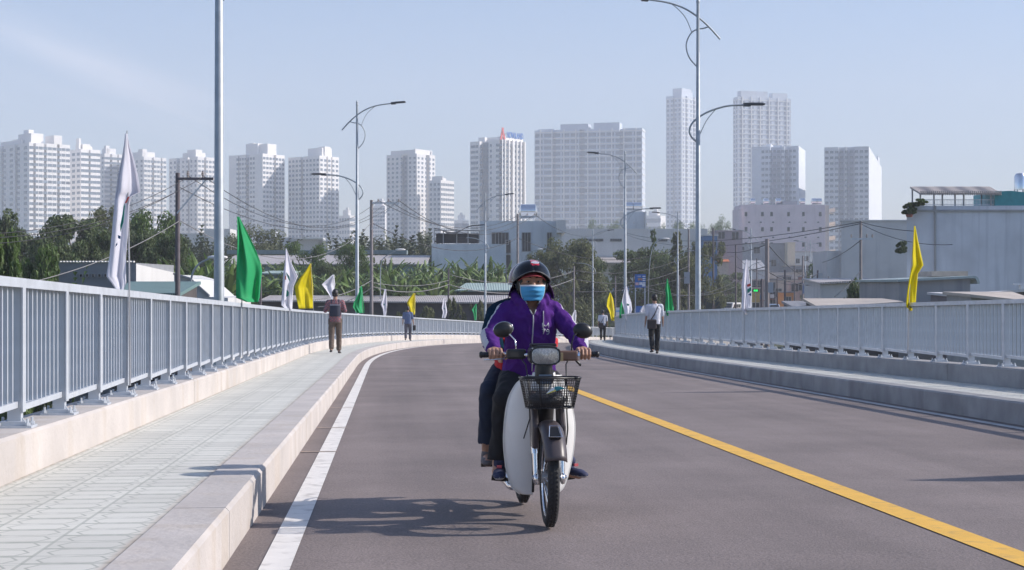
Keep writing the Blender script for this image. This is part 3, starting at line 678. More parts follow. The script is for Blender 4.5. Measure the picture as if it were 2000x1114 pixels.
# P: blank light-grey wall
root = empty('blank_walled_house', (0, 150, gz(35, 150)), 0, 'plain light grey house with a blank wall left of the big blue-grey building', 'building'); z0 = gz(35, 150)
a = PX(1643, 433, 150); c = PX(1775, 433, 150); b = MB(); b.prism([(a.x, 0), (c.x, 0), (c.x+2.5, 12), (a.x*162/150+.1, 12)], 0, a.z-z0); b.build('wall', M_greyl, root)
b = MB(); b.prism([(a.x-.1, -.1), (c.x+.1, -.1), (c.x+2.6, 12.1), (a.x*162/150, 12.1)], a.z-z0+.003, a.z-z0+.16); b.build('parapet', M_greyl, root)
b = MB(); b.box((PX(1631, 520, 150).x, 4, (PX(0, 490, 150).z-z0)/2), (1.4, 7, PX(0, 490, 150).z-z0)); b.build('side_wing', M_greyl, root)
# Q: big blue-grey building with roof canopy
D = 105; z0 = gz(35, D)
root = empty('large_grey_building', (0, D, z0), 0, 'large weathered blue-grey concrete building at the right edge with rooftop canopy', 'building')
a = PX(1771, 402, D); c = PX(2120, 402, D); H_ = a.z-z0
b = MB(); b.prism([(a.x, 0), (c.x, 0), (c.x+4, 18), (a.x*123/105+.1, 18)], 0, H_); b.build('wall', mat('concrete_blue_grey', (.62, .64, .70), .9, var=.12, scale=.5, stain=((2.2, 2.2, .10), (.44, .46, .52), .75), bump=.2), root)
b = MB(); x1 = PX(1826, 402, D).x; b.box((x1, -.06, H_/2), (.12, .12, H_)); b.box(((a.x+c.x)/2, -.05, H_-.35), (c.x-a.x, .1, .14)); b.build('downpipe', M_grey_w, root)
b = MB(); q = PX(1797, 385, D)
for xx in (1799, 1842, 1884, 1937):
    for yy in (.2, 2.3): x = PX(xx, 0, D).x; b = MB(); b.box((x, yy, H_+(.39 if yy < 1 else .63)), (.09, .09, .8 if yy < 1 else 1.3)); b.build('canopy_post', M_wfr, root)
b = MB(); n = 40; x0 = PX(1796, 0, D).x; x1 = PX(1956, 0, D).x
for i in range(n):
    x = x0+(x1-x0)*(i+.5)/n; b.beam((x, -.1, H_+.84), (x, 2.6, H_+1.45), (x1-x0)/n*.55, .07); b.box((x, -.12, H_+.86), ((x1-x0)/n*.5, .05, .30))
b.add([(x0, -.1, H_+.78), (x1, -.1, H_+.78), (x1, 2.6, H_+1.39), (x0, 2.6, H_+1.39), (x0, -.1, H_+.75), (x1, -.1, H_+.75), (x1, 2.6, H_+1.36), (x0, 2.6, H_+1.36)], [(0,1,2,3),(4,7,6,5),(0,4,5,1),(1,5,6,2),(2,6,7,3),(3,7,4,0)])
b.build('canopy_roof', M_cgrey, root)
b = MB(); b.beam((x0, .3, H_+.42), (x1, .3, H_+.42), .05, .05); b.beam((x0, .3, H_+.1), (x1, .3, H_+.1), .04, .04)
for i in range(60): x = x0+(x1-x0)*i/59; b.box((x, .3, H_+.22), (.02, .02, .45))
b.build('roof_railing', M_galv, root)
b = MB(); x0 = PX(1944, 0, D).x; x1 = PX(2060, 0, D).x; b.add([(x0, .1, H_), (x1, .1, H_), (x1, .1, H_+.7), (x0+1.1, .1, H_+1.02), (x0, .1, H_+.98), (x0, 5, H_), (x1, 5, H_), (x1, 5, H_+.7), (x0+1.1, 5, H_+1.02), (x0, 5, H_+.98)], [(0,1,2,3,4),(9,8,7,6,5),(0,5,6,1),(1,6,7,2),(2,7,8,3),(3,8,9,4),(4,9,5,0)])
b.build('teal_roof_room', M_teal, root)
p = PX(1999, 372, 108); rt_ = empty('water_tank', (p.x+.1, 109, p.z-.9), 0, 'upright steel water tank on the right-hand roof at the frame edge', 'water tank', 'steel water tanks on roofs')
b = MB(); b.lathe([(0, 1.0), (.42, 1.0), (.42, 1.95), (.3, 2.15), (0, 2.2)], n=20); b.build('tank', M_steel, rt_, auto=40)
b = MB(); [b.box((sx*.3, sy*.3, .5), (.07, .07, 1.0)) for sx in (-1, 1) for sy in (-1, 1)]; b.build('stand', M_wfr, rt_)
# R: near shed with rounded roof edge
D = 78; z0 = -5.0
root = empty('grey_shed', (0, D, z0), 0, 'grey shed with a flat rounded-edge roof just beyond the right railing', 'shed')
a = PX(1757, 547, D); c = PX(1895, 541, D); b = MB()
b.add([(a.x, 0, 0), (c.x, 0, 0), (c.x, 0, c.z-z0), (a.x, 0, a.z-z0), (a.x, 9, 0), (c.x, 9, 0), (c.x, 9, c.z-z0), (a.x, 9, a.z-z0)], [(0,1,2,3),(5,4,7,6),(0,4,5,1),(1,5,6,2),(2,6,7,3),(3,7,4,0)]); b.build('wall', M_grey_w, root)
b = MB(); n = 6; prof = [(a.x-.2, a.z-z0+.02)]+[(c.x+.1+.28*math.sin(R(90)*i/n), c.z-z0-.35+.4*math.cos(R(90)*i/n)) for i in range(n+1)]
vs = [(x, y, z) for y in (-.35, 9.2) for x, z in prof]; m_ = len(prof)
b.add(vs, [(i, i+1, m_+i+1, m_+i) for i in range(m_-1)]); o = b.build('roof', mat('shed_roof_paint', (.33, .40, .40), .6, var=.1), root); o.modifiers.new('s', 'SOLIDIFY').thickness = .12
b = MB(); a2 = PX(1815, 541, D+3); c2 = PX(1885, 537, D+3); b.box(((a2.x+c2.x)/2, 4, a2.z-z0+.15), (c2.x-a2.x, 3, .28)); b.build('roof_cover', mat('weathered_cream', (.55, .45, .38), .9, var=.15), root)
M_roofc = mat('roof_cream', (.48, .42, .37), .85, var=.15, scale=1, stain=((2, 2, 2), (.3, .26, .22), .4))
def slope_roof(name, label, x0, x1, ya, yb, D0, D1, m, wall_m, base=-5.0, dy0=0, dy1=0, cat='shed', thick=.12, wall=True):
    """a pitched roof sheet from eave (photo row ya at D0) to ridge (row yb at D1) on a walled shed"""
    root = empty(name, (PX((x0+x1)/2, 0, D0).x, D0, base), 0, label, cat)
    o = root.location
    A = PX(x0, ya, D0); B = PX(x1, ya+dy0, D0); C_ = PX(x1+dy1, yb, D1); E = PX(x0+dy1, yb, D1)
    if dy1 == 0: C_.x, E.x = B.x, A.x
    v = [p-o for p in (A, B, C_, E)]; t = Vector((0, 0, thick))
    b = MB(); b.add(v+[p-t for p in v], [(0,1,2,3),(7,6,5,4),(0,4,5,1),(1,5,6,2),(2,6,7,3),(3,7,4,0)]); b.build('roof', m, root)
    if wall:
        b = MB(); i = .15; q = [(v[0].x+i, v[0].y+.35), (v[1].x-i, v[1].y+.35), (v[2].x-i, v[2].y-.1), (v[3].x+i, v[3].y-.1)]
        zt = [p.z-thick-.01 for p in v]
        b.add([(x, y, 0) for x, y in q]+[(x, y, z) for (x, y), z in zip(q, zt)], [(3,2,1,0),(4,5,6,7),(0,1,5,4),(1,2,6,5),(2,3,7,6),(3,0,4,7)]); b.build('wall', wall_m, root)
    return root
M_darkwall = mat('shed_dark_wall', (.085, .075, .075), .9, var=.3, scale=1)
slope_roof('warehouse', 'long warehouse with pale pinkish roof and teal wall beyond the banana plants on the left', 428, 832, 516, 499, 172, 182, M_cgrey, M_cteal, cat='building')
b = MB(); a = PX(445, 497, 184); c = PX(795, 489, 184); b.box(((a.x+c.x)/2, 184.5, (a.z+c.z)/2), (c.x-a.x, 2.4, c.z-a.z)); o = b.build('ridge_vent', M_cteal, [x for x in bpy.data.objects if x.name == 'warehouse'][0]); o.location = -o.parent.location
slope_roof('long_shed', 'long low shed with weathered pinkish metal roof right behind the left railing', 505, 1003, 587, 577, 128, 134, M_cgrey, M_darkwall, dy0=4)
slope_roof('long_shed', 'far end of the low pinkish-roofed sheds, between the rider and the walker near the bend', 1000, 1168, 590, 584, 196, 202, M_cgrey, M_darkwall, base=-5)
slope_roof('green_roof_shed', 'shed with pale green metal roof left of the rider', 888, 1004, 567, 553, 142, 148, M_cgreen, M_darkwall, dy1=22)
slope_roof('small_teal_shed', 'small shed with pale teal roof among the banana plants', 505, 570, 534, 529, 150, 156, M_cgreen, M_cteal)
# blue roofs behind rider
for i, (x0, x1, ya, yb, D_, lb) in enumerate([(985, 1085, 556, 540, 215, 'blue-roofed shed with white pipe rail behind the rider helmet, left one'), (1080, 1185, 564, 548, 208, 'blue-roofed shed with white pipe rail right of the rider'), (1168, 1262, 572, 556, 203, 'blue-roofed shed with white pipe rail in front of the blue sign post')]):
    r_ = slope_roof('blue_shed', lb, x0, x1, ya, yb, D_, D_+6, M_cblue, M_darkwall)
    b = MB(); A = PX(x0, ya-3, D_)-r_.location; B = PX(x1, ya-3, D_)-r_.location
    for dz in (.1, .5, .9): b.beam(A+Vector((0, .5, dz)), B+Vector((0, .5, dz)), .08, .08)
    for k in range(8): p = A.lerp(B, k/7); b.box(p+Vector((0, .5, .4)), (.07, .07, 1.1))
    b.build('pipe_rail', M_white_w, r_)
# A: low grey house at left with square vents + sunlit gable
D = 72; z0 = -5.2
root = empty('low_grey_house', (0, D, z0), 0, 'low grey house with a row of small square vents and a white sunlit side wall', 'building')
a = PX(115, 514, D); c = PX(266, 513, D); b = MB(); b.box(((a.x+c.x)/2, 4, (a.z-z0)/2), (c.x-a.x, 8, a.z-z0)); b.build('wall', mat('render_slate', (.26, .27, .29), .9, var=.1, stain=((1, 1, .2), (.2, .2, .2), .5)), root)
for xx in (159, 171, 183, 195, 207): p = PX(xx, 538.5, D); add_win(root, None, p.x, p.z-z0, .12, .12, -.02, bars=0, frame=.02, name='vent')
b = MB()
for i in range(24): p = PX(118+i*6.2, 513, D); b.box((p.x, 0, p.z-z0+.04), (.07, .3, .07))
b.build('roof_edge', M_white_w, root)
b = MB(); a = PX(266, 549, D); t = [PX(266, 516, D), PX(343, 533, D+7), PX(343, 552, D+7), a]
vs = [p-Vector((0, D, z0)) for p in t]; vs[1].x = PX(343, 0, D+8).x; vs[2].x = vs[1].x; vs[1].y = 8; vs[2].y = 8
b.add([vs[0], vs[1], (vs[1].x, 8, 0), (vs[0].x, 0, 0), vs[0]+Vector((-.1, .12, 0)), vs[1]+Vector((-.1, .12, 0)), (vs[1].x-.1, 8.1, 0), (vs[0].x-.1, .1, 0)], [(0,1,2,3),(7,6,5,4),(0,4,5,1),(1,5,6,2),(2,6,7,3),(3,7,4,0)])
b.build('side_wall', M_white_w, root)
slope_roof('teal_roof_shed', 'lean-to with teal corrugated roof under the white sunlit wall', 205, 352, 573, 550, 60, 64, corrugated('corrugated_teal2', (.16, .26, .25), scale=9), M_darkwall, base=-5.2)
root = empty('white_gabled_house', PX(385, 560, 68), 0, 'small white gabled house between the concrete pole and the near lamp post', 'building'); o_ = root.location.copy(); root.location.z = -5.2; o_.z = -5.2
b = MB(); pts = [PX(340, 537, 68), PX(372, 546, 68), PX(410, 580, 68), PX(445, 582, 68)]
poly = [(p.x-o_.x, p.z-o_.z) for p in pts]; poly = [(poly[0][0], 0)]+poly+[(poly[-1][0], 0)]
b.prism(poly, 0, 6, M=Matrix(((1,0,0),(0,0,1),(0,1,0)))); b.build('wall', M_white_w, root)
b = MB(); 
for q0, q1 in ((0, 1), (1, 2)): b.beam(pts[q0]-o_+Vector((0, -.1, .05)), pts[q1]-o_+Vector((0, -.1, .05)), .2, .08)
b.build('roof_trim', M_grey_w, root)
# white cabin behind lamp
root = empty('pale_houses', PX(505, 450, 620), 0, 'far low pale houses under the wide pale tower', 'building'); root.location.z = -5.4
b = MB(); 
for x0, x1, y0 in ((500, 535, 451), (535, 575, 464), (574, 630, 467), (622, 640, 470)):
    a = PX(x0, y0, 620)-root.location; c = PX(x1, y0, 620)-root.location; b.box(((a.x+c.x)/2, 6, a.z/2), (c.x-a.x, 12, a.z))
b.build('wall', M_twG, root)
b = MB(); a = PX(575, 466, 616)-root.location; c = PX(632, 466, 616)-root.location; b.box(((a.x+c.x)/2, -2, a.z), (c.x-a.x, 8, .5)); b.build('roof', M_white_w, root)
root = empty('pale_shop_house', PX(385, 455, 420), 0, 'far white house seen above the palms left of the near lamp post', 'building'); root.location.z = -5.4
b = MB(); 
for x0, x1, y0 in ((345, 400, 456), (398, 448, 447)):
    a = PX(x0, y0, 420)-root.location; c = PX(x1, y0, 420)-root.location; b.box(((a.x+c.x)/2, 6, a.z/2), (c.x-a.x, 10, a.z))
b.build('wall', M_white_w, root)
# right-hand street houses
def house(name, label, x0, x1, y0, D, dep, m, wins=(), roof=None, tank_=None):
    z0 = gz(PX((x0+x1)/2, 0, D).x, D); A = PX(x0, y0, D); B = PX(x1, y0, D)
    root = empty(name, ((A.x+B.x)/2, D, z0), 0, label, 'building'); W = B.x-A.x; Hh = A.z-z0
    b = MB(); b.box((0, dep/2, Hh/2), (W, dep, Hh)); b.build('wall', m, root)
    b = MB(); b.box((0, dep/2, Hh+.1), (W+.3, dep+.3, .2)); b.build('roof', roof or m, root)
    for xx, yy, w_, h_ in wins:
        p = PX(xx, yy, D); add_win(root, None, p.x-root.location.x, p.z-z0, w_, h_, -.03, bars=1)
    return root
M_bluew = mat('render_blue', (.10, .20, .38), .8, var=.08); M_orange = mat('render_orange', (.55, .22, .06), .8, var=.1); M_ochre = mat('render_ochre', (.42, .30, .10), .8, var=.15)
M_beige = mat('render_beige', (.45, .37, .32), .85, var=.12, stain=((2, 2, .3), (.3, .24, .2), .5)); M_dgrey = mat('render_dark_grey', (.20, .20, .22), .85, var=.15)
house('narrow_blue_house', 'narrow blue and white house right of the big lamp post', 1375, 1401, 461, 235, 8, M_bluew, [(1381, 480, 1, 1.2), (1392, 480, 1, 1.2), (1381, 500, 1, 1.2)], M_white_w)
house('grey_town_house', 'mauve-grey town house between the narrow blue house and the pink block', 1400, 1450, 452, 335, 10, mat('render_mauve', (.33, .28, .32), .85, var=.1), [(1409, 460, 1.4, 1.4), (1436, 461, 1.4, 1.6), (1409, 480, 1.4, 1.4)])
house('long_grey_hall', 'long grey low hall with a dark door in front of the pink block', 1420, 1545, 477, 400, 14, mat('render_mid_grey', (.36, .36, .38), .9, var=.15, scale=.8, stain=((1.5, 1.5, .3), (.22, .22, .24), .6)), [(1478, 489, 1.6, 1.6), (1442, 486, 3, 1.0), (1511, 514, 1.2, 1.6)], M_dgrey)
house('stepped_beige_house', 'beige house with sunlit roof block right of the thick concrete pole', 1538, 1592, 493, 420, 10, M_greyl, [(1558, 510, 1, 1.2), (1575, 505, 1, 1.2)], M_beige)
house('cream_roof_block', 'small cream roof block in front of the lower pink block', 1538, 1553, 475, 396, 5, mat('render_cream2', (.68, .58, .45), .85), [])
house('yellow_shop', 'yellow-fronted shop by the green lit sign', 1468, 1484, 564, 225, 8, M_ochre, [(1476, 600, 1, 1.2)], M_beige)
house('brown_shop', 'brown shop house right of the thick concrete pole', 1500, 1532, 548, 300, 10, M_beige, [(1508, 560, 1.3, 1.6), (1520, 572, 1.3, 1.6)], M_dgrey)
house('orange_shop', 'shop with orange panelled front on the far street', 1534, 1550, 572, 260, 8, M_orange, [(1540, 585, .8, .8)], M_dgrey)
house('pale_street_house', 'pale house with cluttered roof behind the orange shop', 1540, 1580, 549, 310, 10, mat('render_pinkish', (.50, .38, .36), .85, var=.2, scale=2), [(1552, 562, 1.3, 1.5), (1566, 560, 1.3, 1.5)], M_beige)
house('far_street_house', 'far grey-green house closing the street behind the poles', 1548, 1640, 520, 380, 14, M_dgrey, [(1560, 532, 1.5, 1.5), (1580, 532, 1.5, 1.5), (1600, 532, 1.5, 1.5)], M_beige)
house('low_brown_house', 'low brown house behind the white van', 1380, 1470, 560, 300, 10, M_beige, [(1400, 575, 1.5, 1.5), (1430, 575, 1.5, 1.5)], M_rust)
house('grey_kiosk', 'white louvred kiosk left of the big right lamp post', 1336, 1356, 600, 200, 4, M_white_w, [(1341, 606, .6, .8)], M_rust)
rs = random.Random(21)
NH = [('small_house', 'tiny ochre house at the end of the street, left of the orange shop', 1522, 1536, 556, 330, M_ochre), ('small_house', 'white street house with grey roof directly above the small lorry-like van', 1500, 1513, 570, 290, M_white_w),
 ('small_house', 'narrow brick-red house between the two far lamp posts', 1572, 1582, 541, 340, M_rust), ('small_house', 'cream street house right of the two far lamp posts', 1584, 1600, 553, 300, M_beige),
 ('small_house', 'low grey street house left of the round green tree', 1598, 1624, 562, 210, M_greyl), ('small_house', 'pinkish house behind the dark low pole on the far street', 1528, 1546, 540, 360, mat('render_pinkish', (.50, .38, .36), .85, var=.2, scale=2)),
 ('small_house', 'grey upper storey above the yellow shop', 1462, 1492, 548, 270, M_dgrey), ('small_house', 'pale house with stacked balconies above the orange shop', 1546, 1566, 527, 400, M_greyl),
 ('small_house', 'small white house beside the meter-box pole', 1350, 1372, 566, 215, M_white_w), ('small_house', 'low white wall house left of the narrow blue house base', 1308, 1334, 574, 215, M_beige)]
for nm, lb, x0, x1, yt, D_, mm in NH:
    W_ = x1-x0; r_ = house(nm, lb, x0, x1, yt, D_, 8, mm, [(x0+W_*f, yt+g, 1.0, 1.3) for f in (.28, .72) for g in (7, 17)], M_dgrey if mm is not M_dgrey else M_beige)
    b = MB(); wv = W_/3000*D_; b.box((0, -.5, 2.9), (wv*.95, 1.2, .1)); o = b.build('awning', rs.choice([M_cblue, M_orange, M_cgreen, M_rust]), r_); b = MB(); b.box((wv*.1, -.15, 3.5), (wv*.6, .15, .7)); b.build('shop_sign', rs.choice([M_bluew, M_ochre, M_white_w, M_orange]), r_)
    b = MB(); b.box((-wv*.28, -.25, 5.0), (.8, .35, .5)); b.build('air_conditioner', M_white_w, r_)
slope_roof('orange_roof_house', 'house with an orange tiled roof behind the trees right of the big lamp post', 1400, 1425, 511, 504, 330, 338, mat('orange_tile', (.50, .16, .07), .8, var=.2), M_beige, base=-4.4, dy1=-4)
slope_roof('long_grey_roof', 'long grey sheet roof below the grey hall', 1424, 1500, 527, 509, 370, 385, mat('grey_sheet_roof', (.34, .34, .36), .7, var=.15), M_greyl, base=-4.4, dy1=-14)
slope_roof('street_shed', 'shed with brown sheet roof left of the thick concrete pole', 1500, 1640, 545, 532, 370, 380, M_cbrown, M_dgrey, base=-4.4)
slope_roof('green_edge_shed', 'grey shed roof with green edge beside the low round shrub', 1600, 1765, 552, 544, 100, 106, M_cgrey, M_greyl, base=-5, dy0=-8)
slope_roof('lean_roof_shed', 'tilted thin sheet roof just behind the right railing', 1552, 1624, 601, 588, 82, 86, mat('dirty_sheet', (.25, .25, .27), .7, var=.2), M_darkwall, base=-5, dy0=-14)
slope_roof('cream_roof_shed', 'shed with a long cream roof below the blank grey wall', 1600, 1765, 601, 583, 70, 74, M_roofc, M_darkwall, base=-5, dy0=-12)
slope_roof('right_cream_shed', 'shed with cream roof edge under the large grey building', 1895, 2040, 575, 570, 62, 66, M_roofc, M_grey_w, base=-5, dy0=16)
slope_roof('right_grey_shed', 'grey shed roof rising to the right edge of the frame', 1880, 2080, 577, 571, 70, 76, M_greyl, mat('brown_grey_wall', (.20, .18, .19), .9, var=.1), base=-5, dy0=-20)
b = MB(); p = PX(1973, 556, 78); root = empty('roof_vent_hood', (p.x, 76, -5), 0, 'small bent metal vent hood on the right-hand grey roof', 'vent')
b.box((0, 0, (p.z+5)/2+1.5), (.35, .3, p.z+5-3.0)); b.box((-.1, 0, p.z+5+.02), (.75, .35, .08)); b.build('hood', M_galv, root)
# green construction net wall
root = empty('green_net_fence', (PX(1387, 0, 190).x, 190, -4.6), 0, 'dark green netted fence panel right of the big lamp post', 'fence')
b = MB(); a = PX(1366, 578, 190)-root.location; c = PX(1408, 578, 190)-root.location; b.box(((a.x+c.x)/2, 0, a.z/2), (c.x-a.x, .06, a.z)); b.build('net', mat('green_net', (.02, .045, .045), .9, var=.2, scale=1), root)
for k in range(4): b = MB(); b.box((a.x+(c.x-a.x)*k/3, .08, a.z/2), (.08, .08, a.z+.1)); b.build('post', M_wfr, root)
# ------------------------------------------------------------------ trees and plants
M_leafD = mat('leaf_dark', (.085, .12, .045), .6, var=.3, scale=.25, island=.5, col2=(.14, .18, .07), trans=.42)
M_leafG = mat('leaf_green', (.08, .14, .035), .55, var=.3, scale=.25, island=.45, col2=(.14, .20, .05), trans=.42)
M_leafO = mat('leaf_olive', (.12, .135, .06), .6, var=.3, scale=.3, island=.4, col2=(.18, .195, .09), trans=.4)
M_leafB = mat('leaf_banana', (.09, .15, .035), .45, var=.3, scale=.5, island=.65, col2=(.21, .28, .09), trans=.35)
M_leafP = mat('leaf_nipa', (.055, .07, .035), .6, var=.3, scale=.4, island=.4, col2=(.09, .105, .05), trans=.2)
M_bark = mat('bark', (.11, .085, .065), .9, var=.3, scale=6, bump=.4)
def leaf_cloud(b, c, rad, n, size, rnd, up=.35, asp=.55):
    for _ in range(n):
        d = Vector((rnd.gauss(0,1), rnd.gauss(0,1), rnd.gauss(0,1))).normalized(); rr = rnd.random()**.45
        p = Vector(c)+Vector((d.x*rad[0], d.y*rad[1], d.z*rad[2]))*rr
        nrm = (d*.6+Vector((rnd.gauss(0,.6), rnd.gauss(0,.6), rnd.gauss(0,.6)+up))).normalized()
        t = nrm.cross(Vector((rnd.gauss(0,1), rnd.gauss(0,1), rnd.gauss(0,1)))).normalized(); q = nrm.cross(t)
        s = size*rnd.uniform(.6, 1.3); k = s*asp
        b.add([p-t*s, p+q*k*.8-t*.1*s, p+t*s-nrm*s*.25, p-q*k*.8-t*.1*s], [(0,1,2,3)])
def crown_mesh(seed, m, kind='round', leaf=.30, dens=1.0):
    """crown in a unit-ish frame: total height 1 from trunk base, width ~0.8; leaf sizes relative"""
    rnd = random.Random(seed); b = MB(); t = MB()
    t.tube([(0,0,0), (rnd.uniform(-.02,.02), 0, .2), (rnd.uniform(-.03,.03), rnd.uniform(-.02,.02), .42), (0, 0, .7)], [.022, .017, .012, .004], 6)
    clumps = []
    if kind == 'round':
        for i in range(56):
            a = rnd.uniform(0, 6.283); h = rnd.uniform(.14, .93); w_ = .42*math.sqrt(max(.08, 1-((h-.50)/.52)**2)); r_ = w_*rnd.uniform(.3, 1.05)
            clumps.append((Vector((r_*math.cos(a), r_*math.sin(a), h)), rnd.uniform(.07, .14)))
    elif kind == 'sparse':
        for i in range(26):
            a = rnd.uniform(0, 6.283); h = rnd.uniform(.42, .95); r_ = .46*rnd.random()**.6
            clumps.append((Vector((r_*math.cos(a), r_*math.sin(a), h-.25*r_)), rnd.uniform(.05, .10)))
    elif kind == 'cone':
        for i in range(120):
            h = rnd.uniform(.06, .99); a = rnd.uniform(0, 6.283); r_ = .13*(1-h)**.6*rnd.uniform(.3, 1)+.01
            clumps.append((Vector((r_*math.cos(a), r_*math.sin(a), h)), .05*(1.25-h)))
    elif kind == 'bush':
        for i in range(22):
            a = rnd.uniform(0, 6.283); h = rnd.uniform(.12, .85); r_ = .5*math.sqrt(max(.05, 1-h*h))*rnd.uniform(.2, 1)
            clumps.append((Vector((r_*math.cos(a), r_*math.sin(a), h)), rnd.uniform(.1, .19)))
    for c, r_ in clumps:
        if kind in ('round', 'sparse') and rnd.random() < .6:
            z = max(.15, c.z-.22-rnd.random()*.1); t.tube([(0, 0, z), (c.x*.5, c.y*.5, (z+c.z)/2), tuple(c)], [.009, .006, .002], 4)
        n = int(190*dens*(r_/.1)**1.6); leaf_cloud(b, c, (r_, r_, r_*.8), n, leaf*.05*1.7, rnd)
    # normalise: height 1, horizontal extent 1
    zs = sorted(v[2] for v in b.v); xs = sorted(v[0] for v in b.v); n_ = len(xs); zt = zs[int(n_*.995)]; wd = (xs[int(n_*.985)]-xs[int(n_*.015)])
    for q in (b, t): q.v = [(v[0]/wd, v[1]/wd, v[2]/zt) for v in q.v]
    return b.mesh('crown', m), t.mesh('trunk', M_bark)
KT = {}
def get_tree(kind, m, leaf, var, dens=1.):
    k = (kind, m.name, leaf, var)
    if k not in KT: KT[k] = crown_mesh(hash((kind, var)) % 9999 if 0 else (len(KT)*37+11), m, kind, leaf, dens)
    return KT[k]
NT = [0]
def tree(px, ytop, wpx, D, label, kind='round', m=None, leaf=.3, group='trees around the bridge', base=None, dens=1., name='tree', cat='tree', var=None):
    NT[0] += 1; m = m or M_leafD; p = PX(px, ytop, D); z0 = base if base is not None else gz(p.x, D)-.1
    H = p.z-z0; W = wpx/3000*D; cm, tm = get_tree(kind, m, leaf, var if var is not None else NT[0] % 3, dens)
    wid = 1.0
    root = empty(name, (p.x, D, z0), random.uniform(0, 6.28), label, cat, group)
    sx = W/wid; root.scale = (sx, sx, H); link(cm, 'crown', root); link(tm, 'trunk', root); return root
tree(0, 412, 120, 118, 'tall dark tree cut by the left edge of the frame', 'round', M_leafD, .28)
tree(8, 468, 110, 58, 'bright green broad-leaved tree low at the left frame edge behind the railing', 'round', M_leafG, .42, dens=1.3)
tree(70, 492, 100, 70, 'green leafy tree right of the bright tree, above the left railing', 'round', M_leafG, .34)
tree(143, 426, 150, 122, 'big rounded grey-green tree under the leftmost towers', 'round', M_leafD, .30, dens=1.3)
tree(215, 409, 105, 142, 'tall olive-green tree directly behind the tall white flag', 'round', M_leafO, .22)
tree(300, 418, 115, 132, 'dense green tree between the tall white flag and the concrete pole', 'round', M_leafG, .24, dens=1.2)
tree(262, 455, 90, 118, 'dark lower tree just right of the tall white flag', 'round', M_leafD, .28)
tree(337, 462, 80, 112, 'low dark tree beside the wooden-coloured pole', 'round', M_leafD, .28)
tree(105, 470, 90, 105, 'dark tree between the big rounded tree and the railing', 'round', M_leafD, .3)
tree(30, 450, 90, 130, 'dark tree behind the bright green tree at far left', 'round', M_leafD, .3)
tree(186, 455, 90, 110, 'shaded tree left of the tall white flag', 'round', M_leafD, .3)
tree(497, 444, 135, 205, 'wide hazy tree behind the green flag', 'round', M_leafO, .18)
tree(450, 462, 60, 210, 'olive tree touching the near lamp post on its right', 'round', M_leafO, .18)
tree(597, 476, 90, 160, 'small green tree above the yellow flag in front of the long warehouse', 'round', M_leafG, .2)
tree(690, 478, 70, 158, 'slender green tree behind the double-arm lamp post', 'round', M_leafG, .2)
tree(640, 515, 70, 150, 'low bushy tree above the small white flag', 'round', M_leafD, .22)
tree(745, 505, 40, 155, 'small thin tree right of the pole with insulators', 'sparse', M_leafO, .25)
tree(822, 458, 70, 235, 'hazy tree left of the dark roof terrace', 'round', M_leafO, .18)
tree(1112, 471, 120, 158, 'large round olive tree right of the rider helmet', 'round', M_leafO, .22, dens=1.3)
tree(1062, 492, 80, 165, 'smaller olive tree directly above the rider helmet', 'round', M_leafO, .22)
tree(1158, 505, 60, 170, 'low green tree right of the large round one', 'round', M_leafD, .24)
tree(1276, 453, 32, 172, 'narrow dark pointed conifer left of the big right lamp post', 'cone', M_leafD, .22, dens=1.2, name='conifer')
tree(1322, 456, 50, 178, 'tall feathery tree next to the big right lamp post', 'cone', M_leafO, .3, name='conifer')
tree(1238, 488, 110, 190, 'dark spreading tree behind the third right lamp post', 'round', M_leafD, .24)
tree(1300, 492, 110, 185, 'dark dense tree behind the green flag on the right railing', 'round', M_leafD, .22, dens=1.2)
tree(1345, 505, 90, 180, 'tree crown right behind the base of the big right lamp post', 'round', M_leafO, .22)
tree(1372, 474, 78, 190, 'flat-topped thin tree right of the big right lamp post', 'sparse', M_leafO, .25, dens=1.3)
tree(1422, 535, 85, 285, 'dark shady tree above the white van', 'round', M_leafD, .24, dens=1.2)
tree(1378, 520, 60, 238, 'olive tree above the dark green net fence', 'round', M_leafO, .24)
tree(1616, 500, 62, 190, 'round green tree left of the plain light grey house', 'round', M_leafG, .24)
tree(1590, 530, 40, 230, 'small green tree on the far street', 'round', M_leafG, .24)
tree(1687, 556, 78, 92, 'dark round shrub below the utility pole by the plain grey house', 'round', M_leafD, .3, name='shrub', cat='shrub')
tree(1156, 583, 75, 190, 'dark rounded bush behind the walker by the bend', 'round', M_leafD, .26, dens=1.2, name='shrub', cat='shrub')
tree(1100, 573, 40, 150, 'small yellowish sapling right of the rider', 'sparse', M_leafO, .4, name='sapling')
tree(832, 603, 44, 122, 'low yellow-green bush in front of the dark shed wall', 'bush', M_leafO, .5, name='shrub', cat='shrub')
tree(886, 586, 44, 123, 'thin yellow-green sapling by the middle thin pole', 'sparse', M_leafO, .5, name='sapling')
tree(936, 590, 34, 123, 'thin olive sapling beside the small green flag', 'sparse', M_leafO, .5, name='sapling')
tree(787, 610, 30, 123, 'small reddish-green bush left of the walker in blue', 'bush', M_leafO, .5, name='shrub', cat='shrub')
for x, y, w_, D, lb in ((1420, 428, 50, 520, 'distant pale green tree left of the pink block'), (1444, 424, 40, 540, 'distant pale green tree touching the pink block'), (1400, 438, 36, 560, 'distant low pale tree left of the others by the pink block'), (1170, 434, 60, 560, 'distant hazy tree below the wide hazy tower, left one'), (1208, 434, 60, 580, 'distant hazy tree below the wide hazy tower, right one'), (1340, 436, 70, 560, 'distant hazy tree at the foot of the slim tall tower'), (1266, 440, 24, 570, 'tiny distant tree right of the small white roof'), (1290, 441, 24, 575, 'second tiny distant tree right of the small white roof')):
    tree(x, y, w_, D, lb, 'round', M_leafG, .16, group='distant trees')
